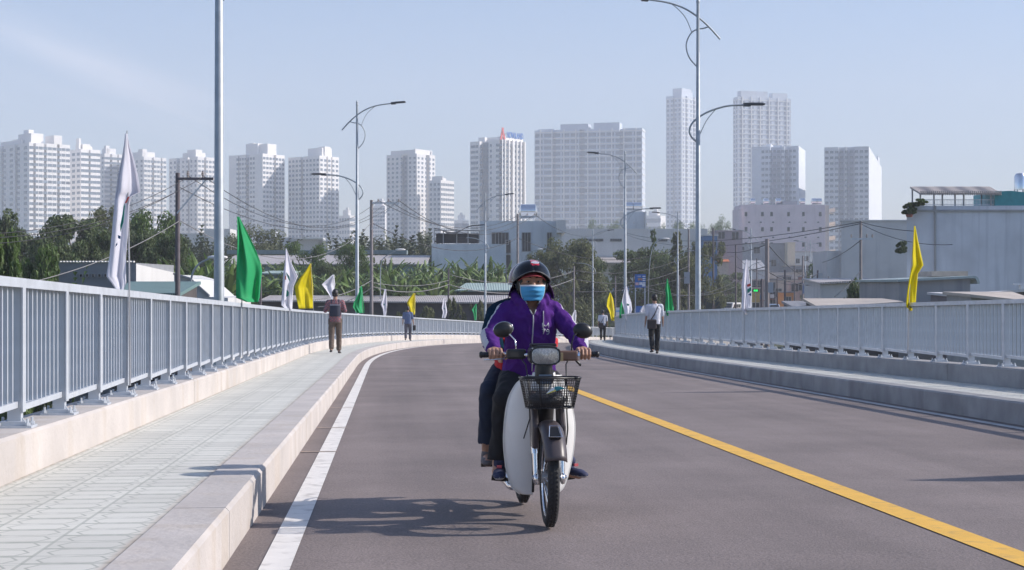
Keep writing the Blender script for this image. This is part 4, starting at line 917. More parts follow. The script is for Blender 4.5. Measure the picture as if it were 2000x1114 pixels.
# row of nipa palms: long fronds fanning up from the ground
def frond_plant(seed, m, nf, L, wd, lean, leafy=True, droop=.5, name='fronds'):
    rnd = random.Random(seed); b = MB()
    for i in range(nf):
        a = 6.283*i/nf+rnd.uniform(-.4, .4); ln = L*rnd.uniform(.7, 1.1); le = lean*rnd.uniform(.5, 1.4)
        d = Vector((math.cos(a), math.sin(a), 0)); sd_ = Vector((-math.sin(a), math.cos(a), 0)); pts = []
        for k in range(8):
            t = k/7; ang = le*t**1.3*(1+droop*t); pts.append(d*(ln*(.03+t*math.sin(ang)*.8))+Vector((0, 0, ln*t*math.cos(ang*.8)+L*.12)))
        if leafy:      # pinnate frond
            for k in range(14):
                t = (k+2)/16; f = t*7; i0 = min(6, int(f)); p = pts[i0].lerp(pts[i0+1], f-i0); tg = (pts[i0+1]-pts[i0]).normalized()
                for s in (-1, 1):
                    tip = p+(sd_*s*.8+tg*.7-Vector((0, 0, .15))).normalized()*wd*(1-.5*t)*rnd.uniform(.8, 1.1)
                    b.add([p-tg*.03*L, tip, p+tg*.035*L], [(0,1,2)])
        else:          # broad banana blade with torn edges
            for s in (-1, 1):
                for k in range(1, 7):
                    w0 = wd*math.sin(math.pi*min(1, (k+.2)/7.5))**.6; w1 = wd*math.sin(math.pi*min(1, (k+1.2)/7.5))**.6 if k < 6 else wd*.25
                    p, q = pts[k], pts[k+1]; dn = Vector((0, 0, -.25*w0)); jit = rnd.uniform(.9, 1.05)
                    b.add([p, q, q+sd_*s*w1*.5*jit+dn, p+sd_*s*w0*.5*jit+dn], [(0,1,2,3)])
    t = MB(); t.tube([(0,0,0), (0,0,L*.16)], [L*.035, L*.02], 6)
    zt = sorted(v[2] for v in b.v)[int(len(b.v)*.99)]
    for q in (b, t): q.v = [(v[0]/zt, v[1]/zt, v[2]/zt) for v in q.v]
    return b.mesh(name, m), t.mesh('stem', M_leafP)
NP = [frond_plant(i, M_leafP, 20, 5.5, .8, .5, True, name='fronds') for i in range(3)]
BN = [frond_plant(i+20, M_leafB, 12, 3.2, .36, .46, False, .6, name='leaves') for i in range(5)]
def where(px):
    return None
k = 0
def zones(i, n, words): return words[min(len(words)-1, int(i*len(words)/n))]
xs = [345, 360, 374, 388, 402, 416, 536, 550]+[655+i*13.2 for i in range(15)]+[700, 735, 770, 800]
ORD = 'first second third fourth fifth sixth seventh eighth ninth tenth eleventh twelfth thirteenth fourteenth fifteenth sixteenth seventeenth eighteenth nineteenth twentieth twenty-first twenty-second twenty-third twenty-fourth twenty-fifth twenty-sixth'.split()
xs.sort(); cnt_ = {}
for i, px in enumerate(xs):
    D = 205+random.uniform(-14, 14); ytop = random.uniform(457, 474); p = PX(px, ytop, D); z0 = gz(p.x, D)
    m_, s_ = NP[i % 3]
    grp = 'nipa palms behind the warehouse'; lb = 'hazy nipa palm with upright fronds standing behind the long warehouse' if px > 430 else 'nipa palm with upright fronds between the pole and near lamp post'
    if px <= 430: grp = 'nipa palms by the concrete pole'
    elif px < 600: lb = 'nipa palm with upright fronds right of the green flag'; grp = 'nipa palms by the green flag'
    cnt_[grp] = cnt_.get(grp, -1)+1; lb = lb.replace('hazy nipa palm', 'nipa palm').replace('nipa palm with', 'nipa palm, '+ORD[cnt_[grp]]+' from left, with')
    root = empty('nipa_palm', (p.x, D, z0), random.uniform(0, 6), lb, 'palm', grp)
    sc = (p.z-z0); root.scale = (sc*.55, sc*.55, sc); link(m_, 'fronds', root); link(s_, 'stem', root)
rnd = random.Random(5)
bz = [(x, y) for x in range(352, 1000, 11) for y in (0, 1)]
bz = sorted((x+rnd.uniform(-5, 5), y) for x, y in bz); cnt_ = {}
for i, (px, row) in enumerate(bz):
    D = (138, 158)[row]+rnd.uniform(-5, 5)
    if px < 440: D = (92, 110)[row]+rnd.uniform(-5, 5)
    ytop = rnd.uniform(524, 548) if row == 0 else rnd.uniform(508, 528)
    if px < 440: ytop += -6
    if 870 < px and row == 0 and D < 152: D += 16
    p = PX(px, ytop, D); z0 = gz(p.x, D)
    m_, s_ = BN[i % 5]
    lb = ('banana plant in the grove left of the green flag', 'banana plant in the grove between the green and yellow flags', 'banana plant in the grove between lamp post and insulator pole', 'banana plant in the grove left of the rider')[0 if px < 460 else 1 if px < 620 else 2 if px < 740 else 3]
    kz = (lb, row); cnt_[kz] = cnt_.get(kz, -1)+1; lb = lb.replace('banana plant in the grove', 'banana plant, '+ORD[cnt_[kz]]+' from left in the '+('front' if row == 0 else 'back')+' row')
    root = empty('banana_plant', (p.x, D, z0), rnd.uniform(0, 6), lb, 'banana plant', 'banana plants, '+('left grove', 'flag grove', 'pole grove', 'right grove')[0 if px < 460 else 1 if px < 620 else 2 if px < 740 else 3])
    sc = (p.z-z0); root.scale = (sc*.85, sc*.85, sc); link(m_, 'leaves', root); link(s_, 'stem', root)
# small palm by the low grey house
p = PX(143, 530, 66); root = empty('fan_palm', (p.x, 66, -5.2), 0, 'small green palm in front of the low grey house with vents', 'palm'); root.scale = (1.6, 1.6, (p.z+5.2))
m_, s_ = frond_plant(77, M_leafG, 11, 3.2, .5, .7, True); link(m_, 'fronds', root); link(s_, 'stem', root)
# potted bushes on the ledge of the large grey building
for px, ya, yb, w_, lb in ((1779, 396, 421, 20, 'dark bush growing over the top left corner of the large grey building'), (1763, 472, 497, 16, 'dark bush growing from the left edge halfway up the large grey building'), (1801, 388, 403, 24, 'thin green plant on the roof edge left of the canopy')):
    a = PX(px, yb, 104); c = PX(px, ya, 104); root = empty('roof_bush', (a.x, 104.4, a.z), 0, lb, 'shrub'); h_ = c.z-a.z
    cm, tm = get_tree('bush', M_leafD if px != 1801 else M_leafG, .9, 0); wv = w_/3000*104*1.1
    root.scale = (wv, wv, h_); link(cm, 'crown', root)
    if px != 1779: continue
    pt = MB(); pt.lathe([(0, 0), (.2/wv, 0), (.26/wv, .2/h_), (0, .2/h_)], (0, 0, -.1/h_), 10); pt.build('pot', M_rust, root)
# undergrowth at the foot of things left of the bridge and under it
M_grass = mat('undergrowth', (.05, .075, .02), .8, var=.3, scale=.4, island=.5, col2=(.11, .12, .045), trans=.2)
b = MB(); rnd = random.Random(9)
for _ in range(9000):
    side = rnd.random()
    y = rnd.uniform(8, 130)
    c = road(y, 0); u = -rnd.uniform(6.6, 30) if side < .6 else rnd.uniform(6.6, 26)
    x = c.x+u; z = gz(x, y); h = rnd.uniform(.3, 1.5); a = rnd.uniform(0, 6.28); d = Vector((math.cos(a), math.sin(a), 0))*h*.35
    b.add([(x-d.y*.5, y+d.x*.5, z), (x+d.y*.5, y-d.x*.5, z), (x+d.x+.05, y+d.y, z+h)], [(0,1,2)])
o = b.build('undergrowth', M_grass); o['kind'] = 'stuff'
# ------------------------------------------------------------------ street lamps
M_lamp = mat('lamp_galvanised', (.38, .41, .44), .5, .4, var=.12, scale=5, stain=((12, 12, 1.5), (.46, .49, .51), .5))
M_lhead = mat('lamp_head_grey', (.10, .10, .11), .45, .3, var=.1)
def lamp_meshes():
    Ht = 10.7; out = {}
    b = MB(); b.tube([(0,0,-.5), (0,0,1.35), (0,0,1.36), (0,0,7.2), (0,0,7.21), (0,0,10.55)], [.096, .088, .086, .064, .058, .046], 14); 
    b.lathe([(.0, 10.55), (.05, 10.55), (.06, 10.6), (.04, 10.64), (.055, 10.68), (.035, 10.74), (0, 10.78)], n=10); out['pole'] = b.mesh('pole', M_lamp); smooth_by_angle(out['pole'], 40)
    b = MB(); b.tube([(0,0,1.34), (0,0,1.38)], .094, 14); b.box((0, -.088, 1.0), (.09, .02, .3)); b.tube([(0, -.088, 1.28), (0, -.1, 1.28)], .012, 8); out['hatch'] = b.mesh('hatch', M_lamp)
    b = MB(); b.box((0, 0, -.02), (.34, .34, .03)); out['flange'] = b.mesh('flange', M_lamp)
    def sm(pts, it=2):
        pts = [Vector((x, 0, z+Ht)) for x, z in pts]
        for _ in range(it):
            q = [pts[0]]
            for a, c in zip(pts[:-1], pts[1:]): q += [a.lerp(c, .25), a.lerp(c, .75)]
            pts = q+[pts[-1]]
        return pts
    b = MB(); up = [(-.66,-1.21), (-.36,-.87), (0,-.55), (.43,-.28), (.91,-.13), (1.5,-.06)]
    p = sm(up); b.tube(p, [.03-.006*i/len(p) for i in range(len(p))], 8)
    b.tube(sm([(-.3,-.85), (-.15,-.90), (0,-.91), (.19,-1.0), (.34,-1.26), (.36,-1.5), (.26,-1.79), (.04,-2.02)]), .02, 8)
    b.tube(sm([(.19,-1.0), (.36,-.57), (.6,-.32), (.85,-.13)]), .013, 6); out['upper'] = b.mesh('road_arm', M_lamp, True)
    b = MB(); b.tube(sm([(-1.38,-3.15), (-.9,-3.17), (-.53,-3.27), (-.25,-3.38), (0,-3.53), (.19,-3.7), (.28,-3.94), (.19,-4.13), (.02,-4.27)]), .027, 8)
    b.tube(sm([(-.55,-3.26), (-.25,-3.6), (-.06,-4.02)]), .014, 6); out['lower'] = b.mesh('walkway_arm', M_lamp, True)
    b = MB(); b.box((.10, 0, 0), (.20, .16, .10)); b.box((.38, 0, .015), (.5, .2, .045)); b.box((.38, 0, .045), (.42, .12, .03)); b.box((.40, 0, -.012), (.38, .15, .012)); out['head'] = b.mesh('lamp_head', M_lhead)
    return out
LM = lamp_meshes()
def street_lamp(s, sd, label, scale=1.0, at=None, group='galvanised street lamps along the bridge', yaw=None):
    p = road(s, sd*(RU+.38)) if at is None else at
    h = heading(s) if yaw is None else yaw
    root = empty('street_lamp', p, -h+(math.pi if sd > 0 else 0), label, 'street lamp', group); root.scale = (scale,)*3
    link(LM['pole'], 'pole', root); link(LM['hatch'], 'hatch', root); link(LM['flange'], 'flange', root)
    a = link(LM['upper'], 'road_arm', root); hd = link(LM['head'], 'lamp_head', a, (1.48, 0, 10.7-.06)); hd.rotation_euler = (0, -.07, 0)
    a = link(LM['lower'], 'walkway_arm', root); hd = link(LM['head'], 'lamp_head', a, (-1.36, 0, 10.7-3.14)); hd.rotation_euler = (0, 0, math.pi)
    return root
street_lamp(s_at(427, -(RU+.38)), -1, 'nearest lamp post, thick silver pole left of the green flag, its top out of frame')
street_lamp(s_at(697, -(RU+.38)), -1, 'double-arm lamp post standing between the small white and green flags on the left railing')
street_lamp(s_at(948, -(RU+.38)), -1, 'double-arm lamp post on the left railing just left of the rider')
street_lamp(146, -1, 'thin far lamp post behind the yellow flag near the bend')
street_lamp(45.2, 1, 'tall lamp post on the right railing beside the walker with the shoulder bag')
street_lamp(86, 1, 'middle lamp post on the right, behind the white flag near the bend')
street_lamp(127, 1, 'far lamp post hidden mostly behind the big right lamp post')
street_lamp(4.5, 1, 'lamp post on the right railing beside the camera, out of frame')
for px, yt, D, lb in ((1467, 447, 175, 'lamp post on the street beyond, right behind the white flag on the right railing'), (1573, 475, 230, 'left of two far lamp posts in front of the pink block'), (1583, 470, 215, 'right of two far lamp posts in front of the pink block')):
    p = PX(px, yt, D); z = gz(p.x, D)
    street_lamp(0, 1 if px != 1573 else -1, lb, (p.z-z)/10.7, Vector((p.x, D, z)), 'lamp posts on the far street', .3)
# ------------------------------------------------------------------ utility poles and cables
M_pole = mat('pole_concrete', (.27, .24, .24), .9, var=.12, scale=3); M_poled = mat('pole_dark', (.14, .12, .13), .9, var=.15, scale=3)
M_wire = mat('cable_black', (.05, .05, .055), .6); M_ceram = mat('insulator', (.35, .30, .28), .3)
def upole(px, yt, D, wpx, label, arm=None, m=None, box=None, brace=True):
    p = PX(px, yt, D); z0 = gz(p.x, D)-.2; H = p.z-z0; r = wpx/3000*D/2
    root = empty('utility_pole', (p.x, D, z0), 0, label, 'utility pole', 'utility poles with overhead cables')
    b = MB(); b.tube([(0,0,0), (0,0,H)], [r*1.25, r*.9], 10); b.build('pole', m or M_pole, root, auto=40)
    if arm:
        x0, x1, ya, ins = arm; a = PX(x0, ya, D)-root.location; c = PX(x1, ya, D)-root.location
        b = MB(); b.beam(a+Vector((0, -r-.03, 0)), c+Vector((0, -r-.03, 0)), .1, .1); ao = b.build('crossarm', M_galv if m is None else M_poled, root)
        if brace: b = MB(); mx_ = max((a, c), key=lambda q: abs(q.x)); b.beam(Vector((0, -r-.03, mx_.z-abs(mx_.x)*.95)), Vector((mx_.x*.8, -r-.03, mx_.z-.03)), .05, .05); b.build('brace', M_galv, root)
        for ix in ins:
            q = PX(ix, ya, D)-root.location; b = MB(); b.lathe([(0, 0), (.03, 0), (.03, .08), (.08, .10), (.03, .14), (.07, .17), (.03, .2), (.05, .24), (0, .26)], (q.x, -r-.03, q.z+.05), 8); b.build('insulator', M_ceram, root)
    if box:
        q = PX(box[0], box[1], D)-root.location; b = MB(); b.box((q.x, -r-.2, q.z), (box[2], .35, box[3])); b.build('meter_box', M_twG, root)
    return root
upole(347, 338, 60, 9.5, 'brown-grey pole with a crossarm reaching to the nearest lamp post', (349, 418, 350, (368, 397)), M_poled)
upole(725.5, 391, 110, 6.5, 'pole with crossarm and three insulators right of the double-arm lamp post', (727, 780, 397, (739, 759, 779)))
upole(1011, 418, 150, 5, 'pole with crossarm above the rider in front of the pale blue house', (1013, 1046, 423, (1030, 1044)))
upole(1681, 432, 95, 5.5, 'pole with low crossarm in front of the plain light grey house', (1661, 1704, 467, (1662, 1692, 1703)), brace=False)
upole(1498, 467, 75, 9, 'thick bare concrete pole right of the white flag on the right railing', box=(1503, 562, .2, .5))
upole(1345, 448, 160, 4, 'thin pole with a meter box left of the big right lamp post', box=(1341, 543, .55, 1.2))
upole(1393, 446, 190, 4, 'thin pole just right of the narrow blue house', m=M_poled)
upole(1437, 478, 170, 3.4, 'short thin pole left of the white flag on the right railing', m=M_poled)
upole(1533, 528, 150, 4, 'dark low pole right of the thick concrete pole', m=M_poled)
upole(1568, 500, 220, 4, 'far pole left of the two far lamp posts')
upole(1597, 528, 150, 4, 'dark low pole right of the two far lamp posts', m=M_poled, box=(1601, 542, .35, .8))
upole(1488, 545, 140, 5, 'short dark pole beside the yellow shop', m=M_poled)
upole(876, 524, 126, 3.6, 'thin brown pole above the dark shed wall left of the rider', m=M_poled)
upole(509, 533, 70, 5, 'short dark pole just right of the green flag', m=M_poled)
upole(1121, 520, 142, 3.4, 'thin pole right of the rider helmet')
upole(989, 518, 150, 2.2, 'very thin pole left of the rider helmet')
upole(1327, 538, 120, 3, 'thin grey pole right of the green flag on the right railing')
upole(1202, 540, 150, 2.8, 'thin grey pole right of the yellow flag near the bend')
upole(1222, 437, 230, 3, 'far pole with crossarm behind the middle lamp post on the right', (1202, 1242, 438, (1206, 1238)), brace=False)
upole(1618, 540, 130, 2, 'very thin pole in front of the round green tree on the right')
# small street light on a curved bracket (left, between poles)
def small_lamp(pts, D, headpx, label):
    P = [PX(x, y, D) for x, y in pts]; z0 = gz(P[0].x, D); root = empty('bracket_lamp', (P[0].x, D, z0), 0, label, 'street lamp')
    q = [Vector((0, 0, 0))]+[p-root.location for p in P]
    for _ in range(2):
        n_ = [q[0]]
        for a, c in zip(q[:-1], q[1:]): n_ += [a.lerp(c, .25), a.lerp(c, .75)]
        q = n_+[q[-1]]
    b = MB(); b.tube(q, .045, 6); b.build('pole', M_lamp, root, smooth=True)
    h = PX(*headpx, D)-root.location; b = MB(); b.ball(h, (.45, .16, .10), 10); b.build('lamp_head', M_twP, root, smooth=True)
small_lamp([(743, 560), (743, 515), (750, 502), (772, 491)], 130, (782, 488), 'small curved bracket lamp left of the warehouse vent end')
small_lamp([(1023, 560), (1024, 505), (1033, 493), (1050, 488)], 160, (1056, 487.5), 'small curved bracket lamp above the rider helmet')
small_lamp([(1266, 560), (1270, 500), (1278, 474), (1292, 467)], 170, (1300, 466.5), 'small curved bracket lamp left of the big right lamp post')
small_lamp([(372, 570), (374, 535), (388, 515), (408, 506)], 66, (425, 503), 'thin curved bracket lamp behind the nearest lamp post')
def cable(p0, p1, sag, r=.02, n=14, label='', m=None):
    root = None; b = MB(); mid = Vector(p0)
    pts = [Vector(p0).lerp(Vector(p1), i/n)-Vector((0, 0, sag*4*(i/n)*(1-i/n))) for i in range(n+1)]
    o_ = pts[0].copy(); b.tube([p-o_ for p in pts], r, 5); o = b.build('overhead_cable', m or M_wire, None, smooth=True, loc=o_)
    tag(o, label, 'cable', 'overhead cables')
G = PX
for a, c, sg, r, lb in [
    (G(-60, 458, 46), G(368, 346, 60), .55, .013, 'upper cable running from the left frame edge up to the brown-grey pole'),
    (G(-60, 466, 46), G(397, 346, 60), .6, .013, 'lower cable running from the left frame edge up to the brown-grey pole'),
    (G(-60, 478, 46), G(350, 372, 60), .5, .013, 'lowest cable from the left frame edge to the side of the brown-grey pole'),
    (G(60, 552, 46), G(350, 432, 60), .25, .018, 'thick pale cable rising behind the tall white flag to the brown-grey pole'),
    (G(368, 344, 60), G(739, 392, 110), 1.9, .016, 'top cable sagging between the brown-grey pole and the pole with three insulators'),
    (G(397, 344, 60), G(759, 392, 110), 2.0, .016, 'middle cable sagging between the brown-grey pole and the pole with three insulators'),
    (G(350, 366, 60), G(779, 392, 110), 1.9, .016, 'lower cable sagging between the brown-grey pole and the pole with three insulators'),
    (G(352, 432, 60), G(725, 436, 110), 2.0, .018, 'pale cable sagging low in front of the green flag tip'),
    (G(739, 392, 110), G(1013, 421, 150), 1.6, .026, 'top cable sagging in front of the roof-framed tower'),
    (G(759, 392, 110), G(1030, 419, 150), 1.9, .026, 'second cable sagging in front of the roof-framed tower'),
    (G(779, 392, 110), G(1044, 419, 150), 2.2, .026, 'third cable sagging in front of the roof-framed tower'),
    (G(727, 436, 110), G(1011, 465, 150), 1.6, .03, 'thick cable sagging in front of the dark roof terrace'),
    (G(1044, 419, 150), G(1202, 438, 230), 2.0, .03, 'cable from the pole above the rider to the far crossarm'),
    (G(1011, 465, 150), G(1345, 480, 160), 1.8, .028, 'cable passing above the large round olive tree'),
    (G(727, 560, 110), G(876, 556, 126), .5, .035, 'thick sagging telephone cable in front of the banana plants'),
    (G(727, 552, 110), G(876, 548, 126), .35, .025, 'thin sagging telephone cable in front of the banana plants'),
    (G(876, 556, 126), G(1121, 545, 142), 1.0, .035, 'thick telephone cable passing behind the rider helmet'),
    (G(876, 536, 126), G(1121, 530, 142), .9, .025, 'thin telephone cable passing behind the rider helmet'),
    (G(560, 585, 90), G(726, 548, 110), .5, .03, 'pale stay cable above the yellow flag reaching the pole'),
    (G(620, 600, 90), G(726, 562, 110), .3, .03, 'lower stay cable by the walker in the checked shirt'),
    (G(1121, 545, 142), G(1345, 520, 160), 1.0, .035, 'thick cable rising from behind the rider to the meter-box pole'),
    (G(1121, 528, 142), G(1345, 500, 160), .9, .03, 'middle cable rising to the meter-box pole'),
    (G(1121, 570, 142), G(1345, 540, 160), .5, .03, 'low cable rising past the blue sign'),
    (G(1230, 550, 130), G(1437, 560, 170), 1.1, .03, 'low cable in front of the dark trees left of the white van'),
    (G(1230, 556, 130), G(1437, 548, 170), 1.3, .03, 'sagging cable crossing the big right lamp post'),
    (G(1345, 485, 160), G(1437, 500, 170), .5, .03, 'short cable right of the meter-box pole'),
    (G(1222, 455, 230), G(1681, 434, 95), 1.2, .028, 'long cable crossing in front of the pink block'),
    (G(1222, 458, 230), G(1681, 437, 95), 1.6, .028, 'second long cable crossing in front of the pink block'),
    (G(1681, 434, 95), G(1790, 452, 88), .1, .022, 'cable from the pole to the large grey building'),
    (G(1681, 437, 95), G(1860, 478, 80), .4, .02, 'lower cable from the pole to the large grey building'),
    (G(1630, 580, 85), G(1681, 530, 95), .1, .02, 'stay wire at the foot of the pole by the plain grey house'),
    (G(1498, 475, 75), G(1597, 535, 150), .8, .025, 'cable falling from the thick concrete pole to the right'),
    (G(1393, 480, 190), G(1498, 478, 75), .6, .022, 'cable from the thin pole to the top of the thick concrete pole'),
    ]:
    cable(a, c, sg, r, label=lb, m=mat('cable_pale', (.22, .21, .21), .6) if ('pale' in lb or 'telephone' in lb) else None)
# ------------------------------------------------------------------ flags
M_fw = mat('flag_white', (.88, .87, .92), .75, var=.03, trans=.5); M_fy = mat('flag_yellow', (.92, .80, .01), .7, var=.05, trans=.55); M_fg = mat('flag_green', (.035, .52, .20), .7, var=.06, trans=.5)
M_fp = mat('flag_pole_metal', (.4, .4, .42), .5, .3); M_eg = mat('emblem_green', (.01, .22, .16), .7); M_er = mat('emblem_red', (.6, .08, .06), .7); M_eb = mat('emblem_blue', (.02, .10, .22), .7)
def flag(sd, px, rows, m, label, D=None, emb=False, edge='l', zb=.62, seed=0, s=None):
    s = s_at(px, sd*RU) if s is None else s
    base = road(s, sd*(RU-.075), 0); D = base.y; rnd = random.Random(seed)
    root = empty('flag', base+Vector((0, 0, zb)), 0, label, 'flag', 'flags tied along the bridge railings')
    def X(x): return (x-1000)/3000*D-root.location.x
    def Z(y): return 1.2-(y-557)/3000*D-root.location.z
    yt = rows[0][0]; b = MB(); b.tube([(0, 0, 0), ((X(rows[0][1])+X(rows[0][2]))/2*.3, 0, (Z(yt)+.0)*.5), ((X(rows[0][1])+X(rows[0][2]))/2, 0, Z(yt)+.03)], [.009, .008, .005], 6); b.build('flag_pole', M_fp, root)
    pole_x = (X(rows[0][1])+X(rows[0][2]))/2
    n = 16; fine = []
    for (y0, l0, r0), (y1, l1, r1) in zip(rows[:-1], rows[1:]):
        st = max(2, int((y1-y0)/3000*D/.07))
        for k in range(st): t = k/st; fine.append((y0+(y1-y0)*t, l0+(l1-l0)*t, r0+(r1-r0)*t))
    fine.append(rows[-1]); g = []; ph = rnd.uniform(0, 6)
    for j, (y, l, r_) in enumerate(fine):
        v = j/(len(fine)-1); row = []
        for i in range(n+1):
            t = i/n; wd = X(r_)-X(l)
            f = math.sin(t*9+ph+v*2.2)*.6+math.sin(t*17+ph*2-v*4)*.25
            row.append((X(l)+wd*t, -.05+1.0*wd*(t-.3)+f*min(.11, abs(wd)*(.28 if m is M_fy else .40))+.03*math.sin(v*6+ph), Z(y)))
        g.append(row)
    b = MB(); b.sheet(g); o = b.build('cloth', m, root, smooth=True); md = o.modifiers.new('thick', 'SOLIDIFY'); md.thickness = .004
    if emb:
        J_ = int(len(g)*.62)
        def patch(pts, mm, nm='emblem'):      # small printed shapes lying on the cloth, (t, v) coords
            bb = MB(); vs = []
            for t, v in pts:
                jj = min(len(g)-1, int(v*(len(g)-1))); ii = min(n, int(round(t*n))); q = g[jj][ii]
                l_, r2 = g[jj][0][0], g[jj][n][0]; vs.append((l_+(r2-l_)*t, min(q_[1] for q_ in g[jj])-.012, Z(fine[0][0]+(fine[-1][0]-fine[0][0])*v)))
            bb.add(vs, [tuple(range(len(vs)))]); oo = bb.build(nm, mm, root); oo.modifiers.new('t', 'SOLIDIFY').thickness = .003
        for q_, mm in emb: patch(q_, mm)
    return root
E1 = [([(.70, .44), (.80, .46), (.78, .56), (.60, .62), (.55, .58), (.66, .52)], M_eg), ([(.74, .40), (.84, .40), (.84, .44), (.74, .44)], M_er), ([(.46, .64), (.66, .645), (.64, .665), (.48, .66)], M_eb), ([(.35, .70), (.45, .685), (.46, .70), (.38, .715)], M_eb)]
E2 = [([(.30, .38), (.55, .45), (.62, .54), (.45, .50), (.32, .42)], M_eg), ([(.2, .44), (.28, .44), (.28, .50), (.2, .50)], M_er), ([(.45, .66), (.7, .70), (.7, .76), (.42, .78)], M_eg), ([(.3, .84), (.4, .82), (.42, .9)], M_eb)]
E3 = [([(.5, .46), (.9, .43), (.9, .48), (.55, .5)], M_er), ([(.5, .54), (.92, .5), (.92, .56), (.5, .62)], M_eg), ([(.55, .64), (.9, .6), (.88, .66)], M_eb)]
E4 = [([(.45, .5), (.7, .52), (.62, .57), (.45, .56)], M_eg)]
flag(-1, 237, [(262,246,250),(285,243,253),(310,239,260),(340,233,267),(375,229,272),(384,229,257),(400,228,254),(430,226,253),(460,224,251),(500,220,247),(540,214,245),(552,222,245),(572,234,240)], M_fw, 'tallest white flag, hanging in folds on the left railing nearest the camera', emb=E1, seed=1)
flag(-1, 466, [(424,465,468),(445,466,477),(475,466,490),(510,465,504),(530,464,508),(560,463,506),(582,463,505),(590,482,504)], M_fg, 'large green flag on the left railing right of the nearest lamp post', seed=2)
flag(-1, 560, [(486,558,560),(510,557,567),(540,554,581),(560,553,573),(580,552,571),(596,551,570),(607,562,570)], M_fw, 'white flag with green and red marks left of the yellow flag on the left railing', emb=E2, seed=3)
flag(-1, 608, [(515,606,608),(530,597,608),(545,585,609),(560,577,610),(580,580,610),(603,585,610)], M_fy, 'large yellow flag on the left railing near the walker in the checked shirt', seed=4)
flag(-1, 652, [(537,650,653),(548,638,653),(556,630,653),(565,637,652),(580,646,652),(590,651,652)], M_fw, 'small white flag blown out above the head of the walker in the checked shirt', seed=5)
flag(-1, 706, [(559,705,707),(575,700,708),(590,692,709),(600,690,710),(612,698,711)], M_fg, 'mid-size green flag at the foot of the double-arm lamp post', seed=6)
flag(-1, 753, [(565,751,754),(580,748,755),(595,744,756),(605,748,755),(621,750,753)], M_fw, 'narrow white flag left of the walker in blue', emb=E4, seed=7)
flag(-1, 809, [(573,808,811),(585,798,811),(592,795,811),(605,800,811),(615,806,810)], M_fy, 'small yellow flag beside the walker in blue', seed=8)
flag(-1, 868, [(582,867,869),(595,864,871),(602,863,872),(610,865,873),(622,863,870)], M_fw, 'narrow white flag between the walker in blue and the rider', emb=E4, seed=9)
flag(-1, 930, [(594,929,931),(605,922,931),(612,925,931),(626,927,930)], M_fg, 'small thin green flag just left of the rider', seed=10)
flag(-1, 1122, [(606,1122,1125),(618,1116,1126),(636,1117,1124)], M_fw, 'far white flag between the rider and the walker near the bend', seed=11, s=138)
flag(1, 1785, [(442,1784,1787),(470,1781,1793),(500,1777,1802),(518,1776,1808),(535,1773,1796),(560,1769,1796),(590,1766,1795),(600,1768,1785),(607,1778,1782)], M_fy, 'large yellow flag on the right railing in front of the big grey building', seed=12)
flag(1, 1460, [(507,1457,1459),(530,1452,1462),(560,1447,1466),(575,1448,1467),(600,1446,1468),(608,1450,1468),(615,1456,1460)], M_fw, 'white flag with red and green marks on the right railing', emb=E3, seed=13)
flag(1, 1305, [(545,1302,1304),(565,1299,1309),(580,1300,1312),(600,1298,1316),(617,1302,1317)], M_fg, 'dark green flag on the right railing beside the walker with the shoulder bag', seed=14)
flag(1, 1225, [(559,1222,1224),(575,1217,1229),(590,1214,1234),(605,1218,1235),(627,1222,1228)], M_fw, 'white flag on the right railing left of the walker with the shoulder bag', emb=E4, seed=15)
flag(1, 1214, [(582,1216,1218),(600,1210,1220),(622,1209,1221)], M_fg, 'green flag half hidden behind the white flag near the bend', seed=16, s=66)
flag(1, 1195, [(572,1191,1193),(585,1186,1198),(598,1184,1200),(610,1190,1201),(627,1194,1200)], M_fy, 'yellow flag at the end of the right railing by the bend', seed=17, s=72)
flag(1, 1256, [(597,1256,1258),(608,1249,1259),(618,1253,1259)], M_fw, 'small white flag just behind the walker with the shoulder bag', seed=18)
flag(1, 2900, [(195,2920,2924),(260,2890,2945),(330,2870,2975),(400,2865,2970),(475,2860,2960)], M_fw, 'white flag on the right railing just outside the right edge of the frame', seed=19, s=11.45)
# ------------------------------------------------------------------ signs
M_sgb = mat('sign_board_blue', (.03, .14, .45), .5, var=.08); M_sgw = mat('sign_white', (.75, .75, .78), .5); M_sgy = mat('sign_orange', (.75, .36, .04), .5); M_sgp = mat('sign_pinkish', (.70, .45, .45), .5)
D = 130; a = PX(1240, 562, D); c = PX(1261, 536, D); root = empty('advert_sign', ((a.x+c.x)/2, D, gz(a.x, D)), 0, 'blue advertising board on two posts with white and orange lettering', 'sign')
W = c.x-a.x; zc = (a.z+c.z)/2-root.location.z; Hs = c.z-a.z
b = MB(); b.box((0, 0, zc), (W, .12, Hs)); b.build('board', M_sgb, root)
for sx in (-1, 1): b = MB(); b.box((sx*(W/2-.05), .1, zc/2), (.08, .08, zc)); b.build('post', M_galv, root)
def mark(x, z, w_, h_, m, nm='lettering'):
    b = MB(); b.box((x*W, -.07, zc+z*Hs), (w_*W, .02, h_*Hs)); return b.build(nm, m, root)
tm = text_mesh('1.500', .16, .01, M_sgw); o = link(tm, 'lettering', root, (-.14*W, -.075, zc+.34*Hs)); o.rotation_euler = (R(90), 0, 0)
tm = text_mesh('99', .34, .012, M_sgy); o = link(tm, 'lettering', root, (-.03*W, -.075, zc+.10*Hs)); o.rotation_euler = (R(90), 0, 0); o.scale = (1.15, 1, 1)
for z in (.34, .18, .04, -.12): mark(.34, z, .26, .07, M_sgw)
mark(-.30, -.22, .30, .2, M_sgp, 'panel'); mark(.04, -.2, .28, .2, M_sgw, 'panel'); mark(.32, -.30, .30, .24, M_sgw, 'panel')
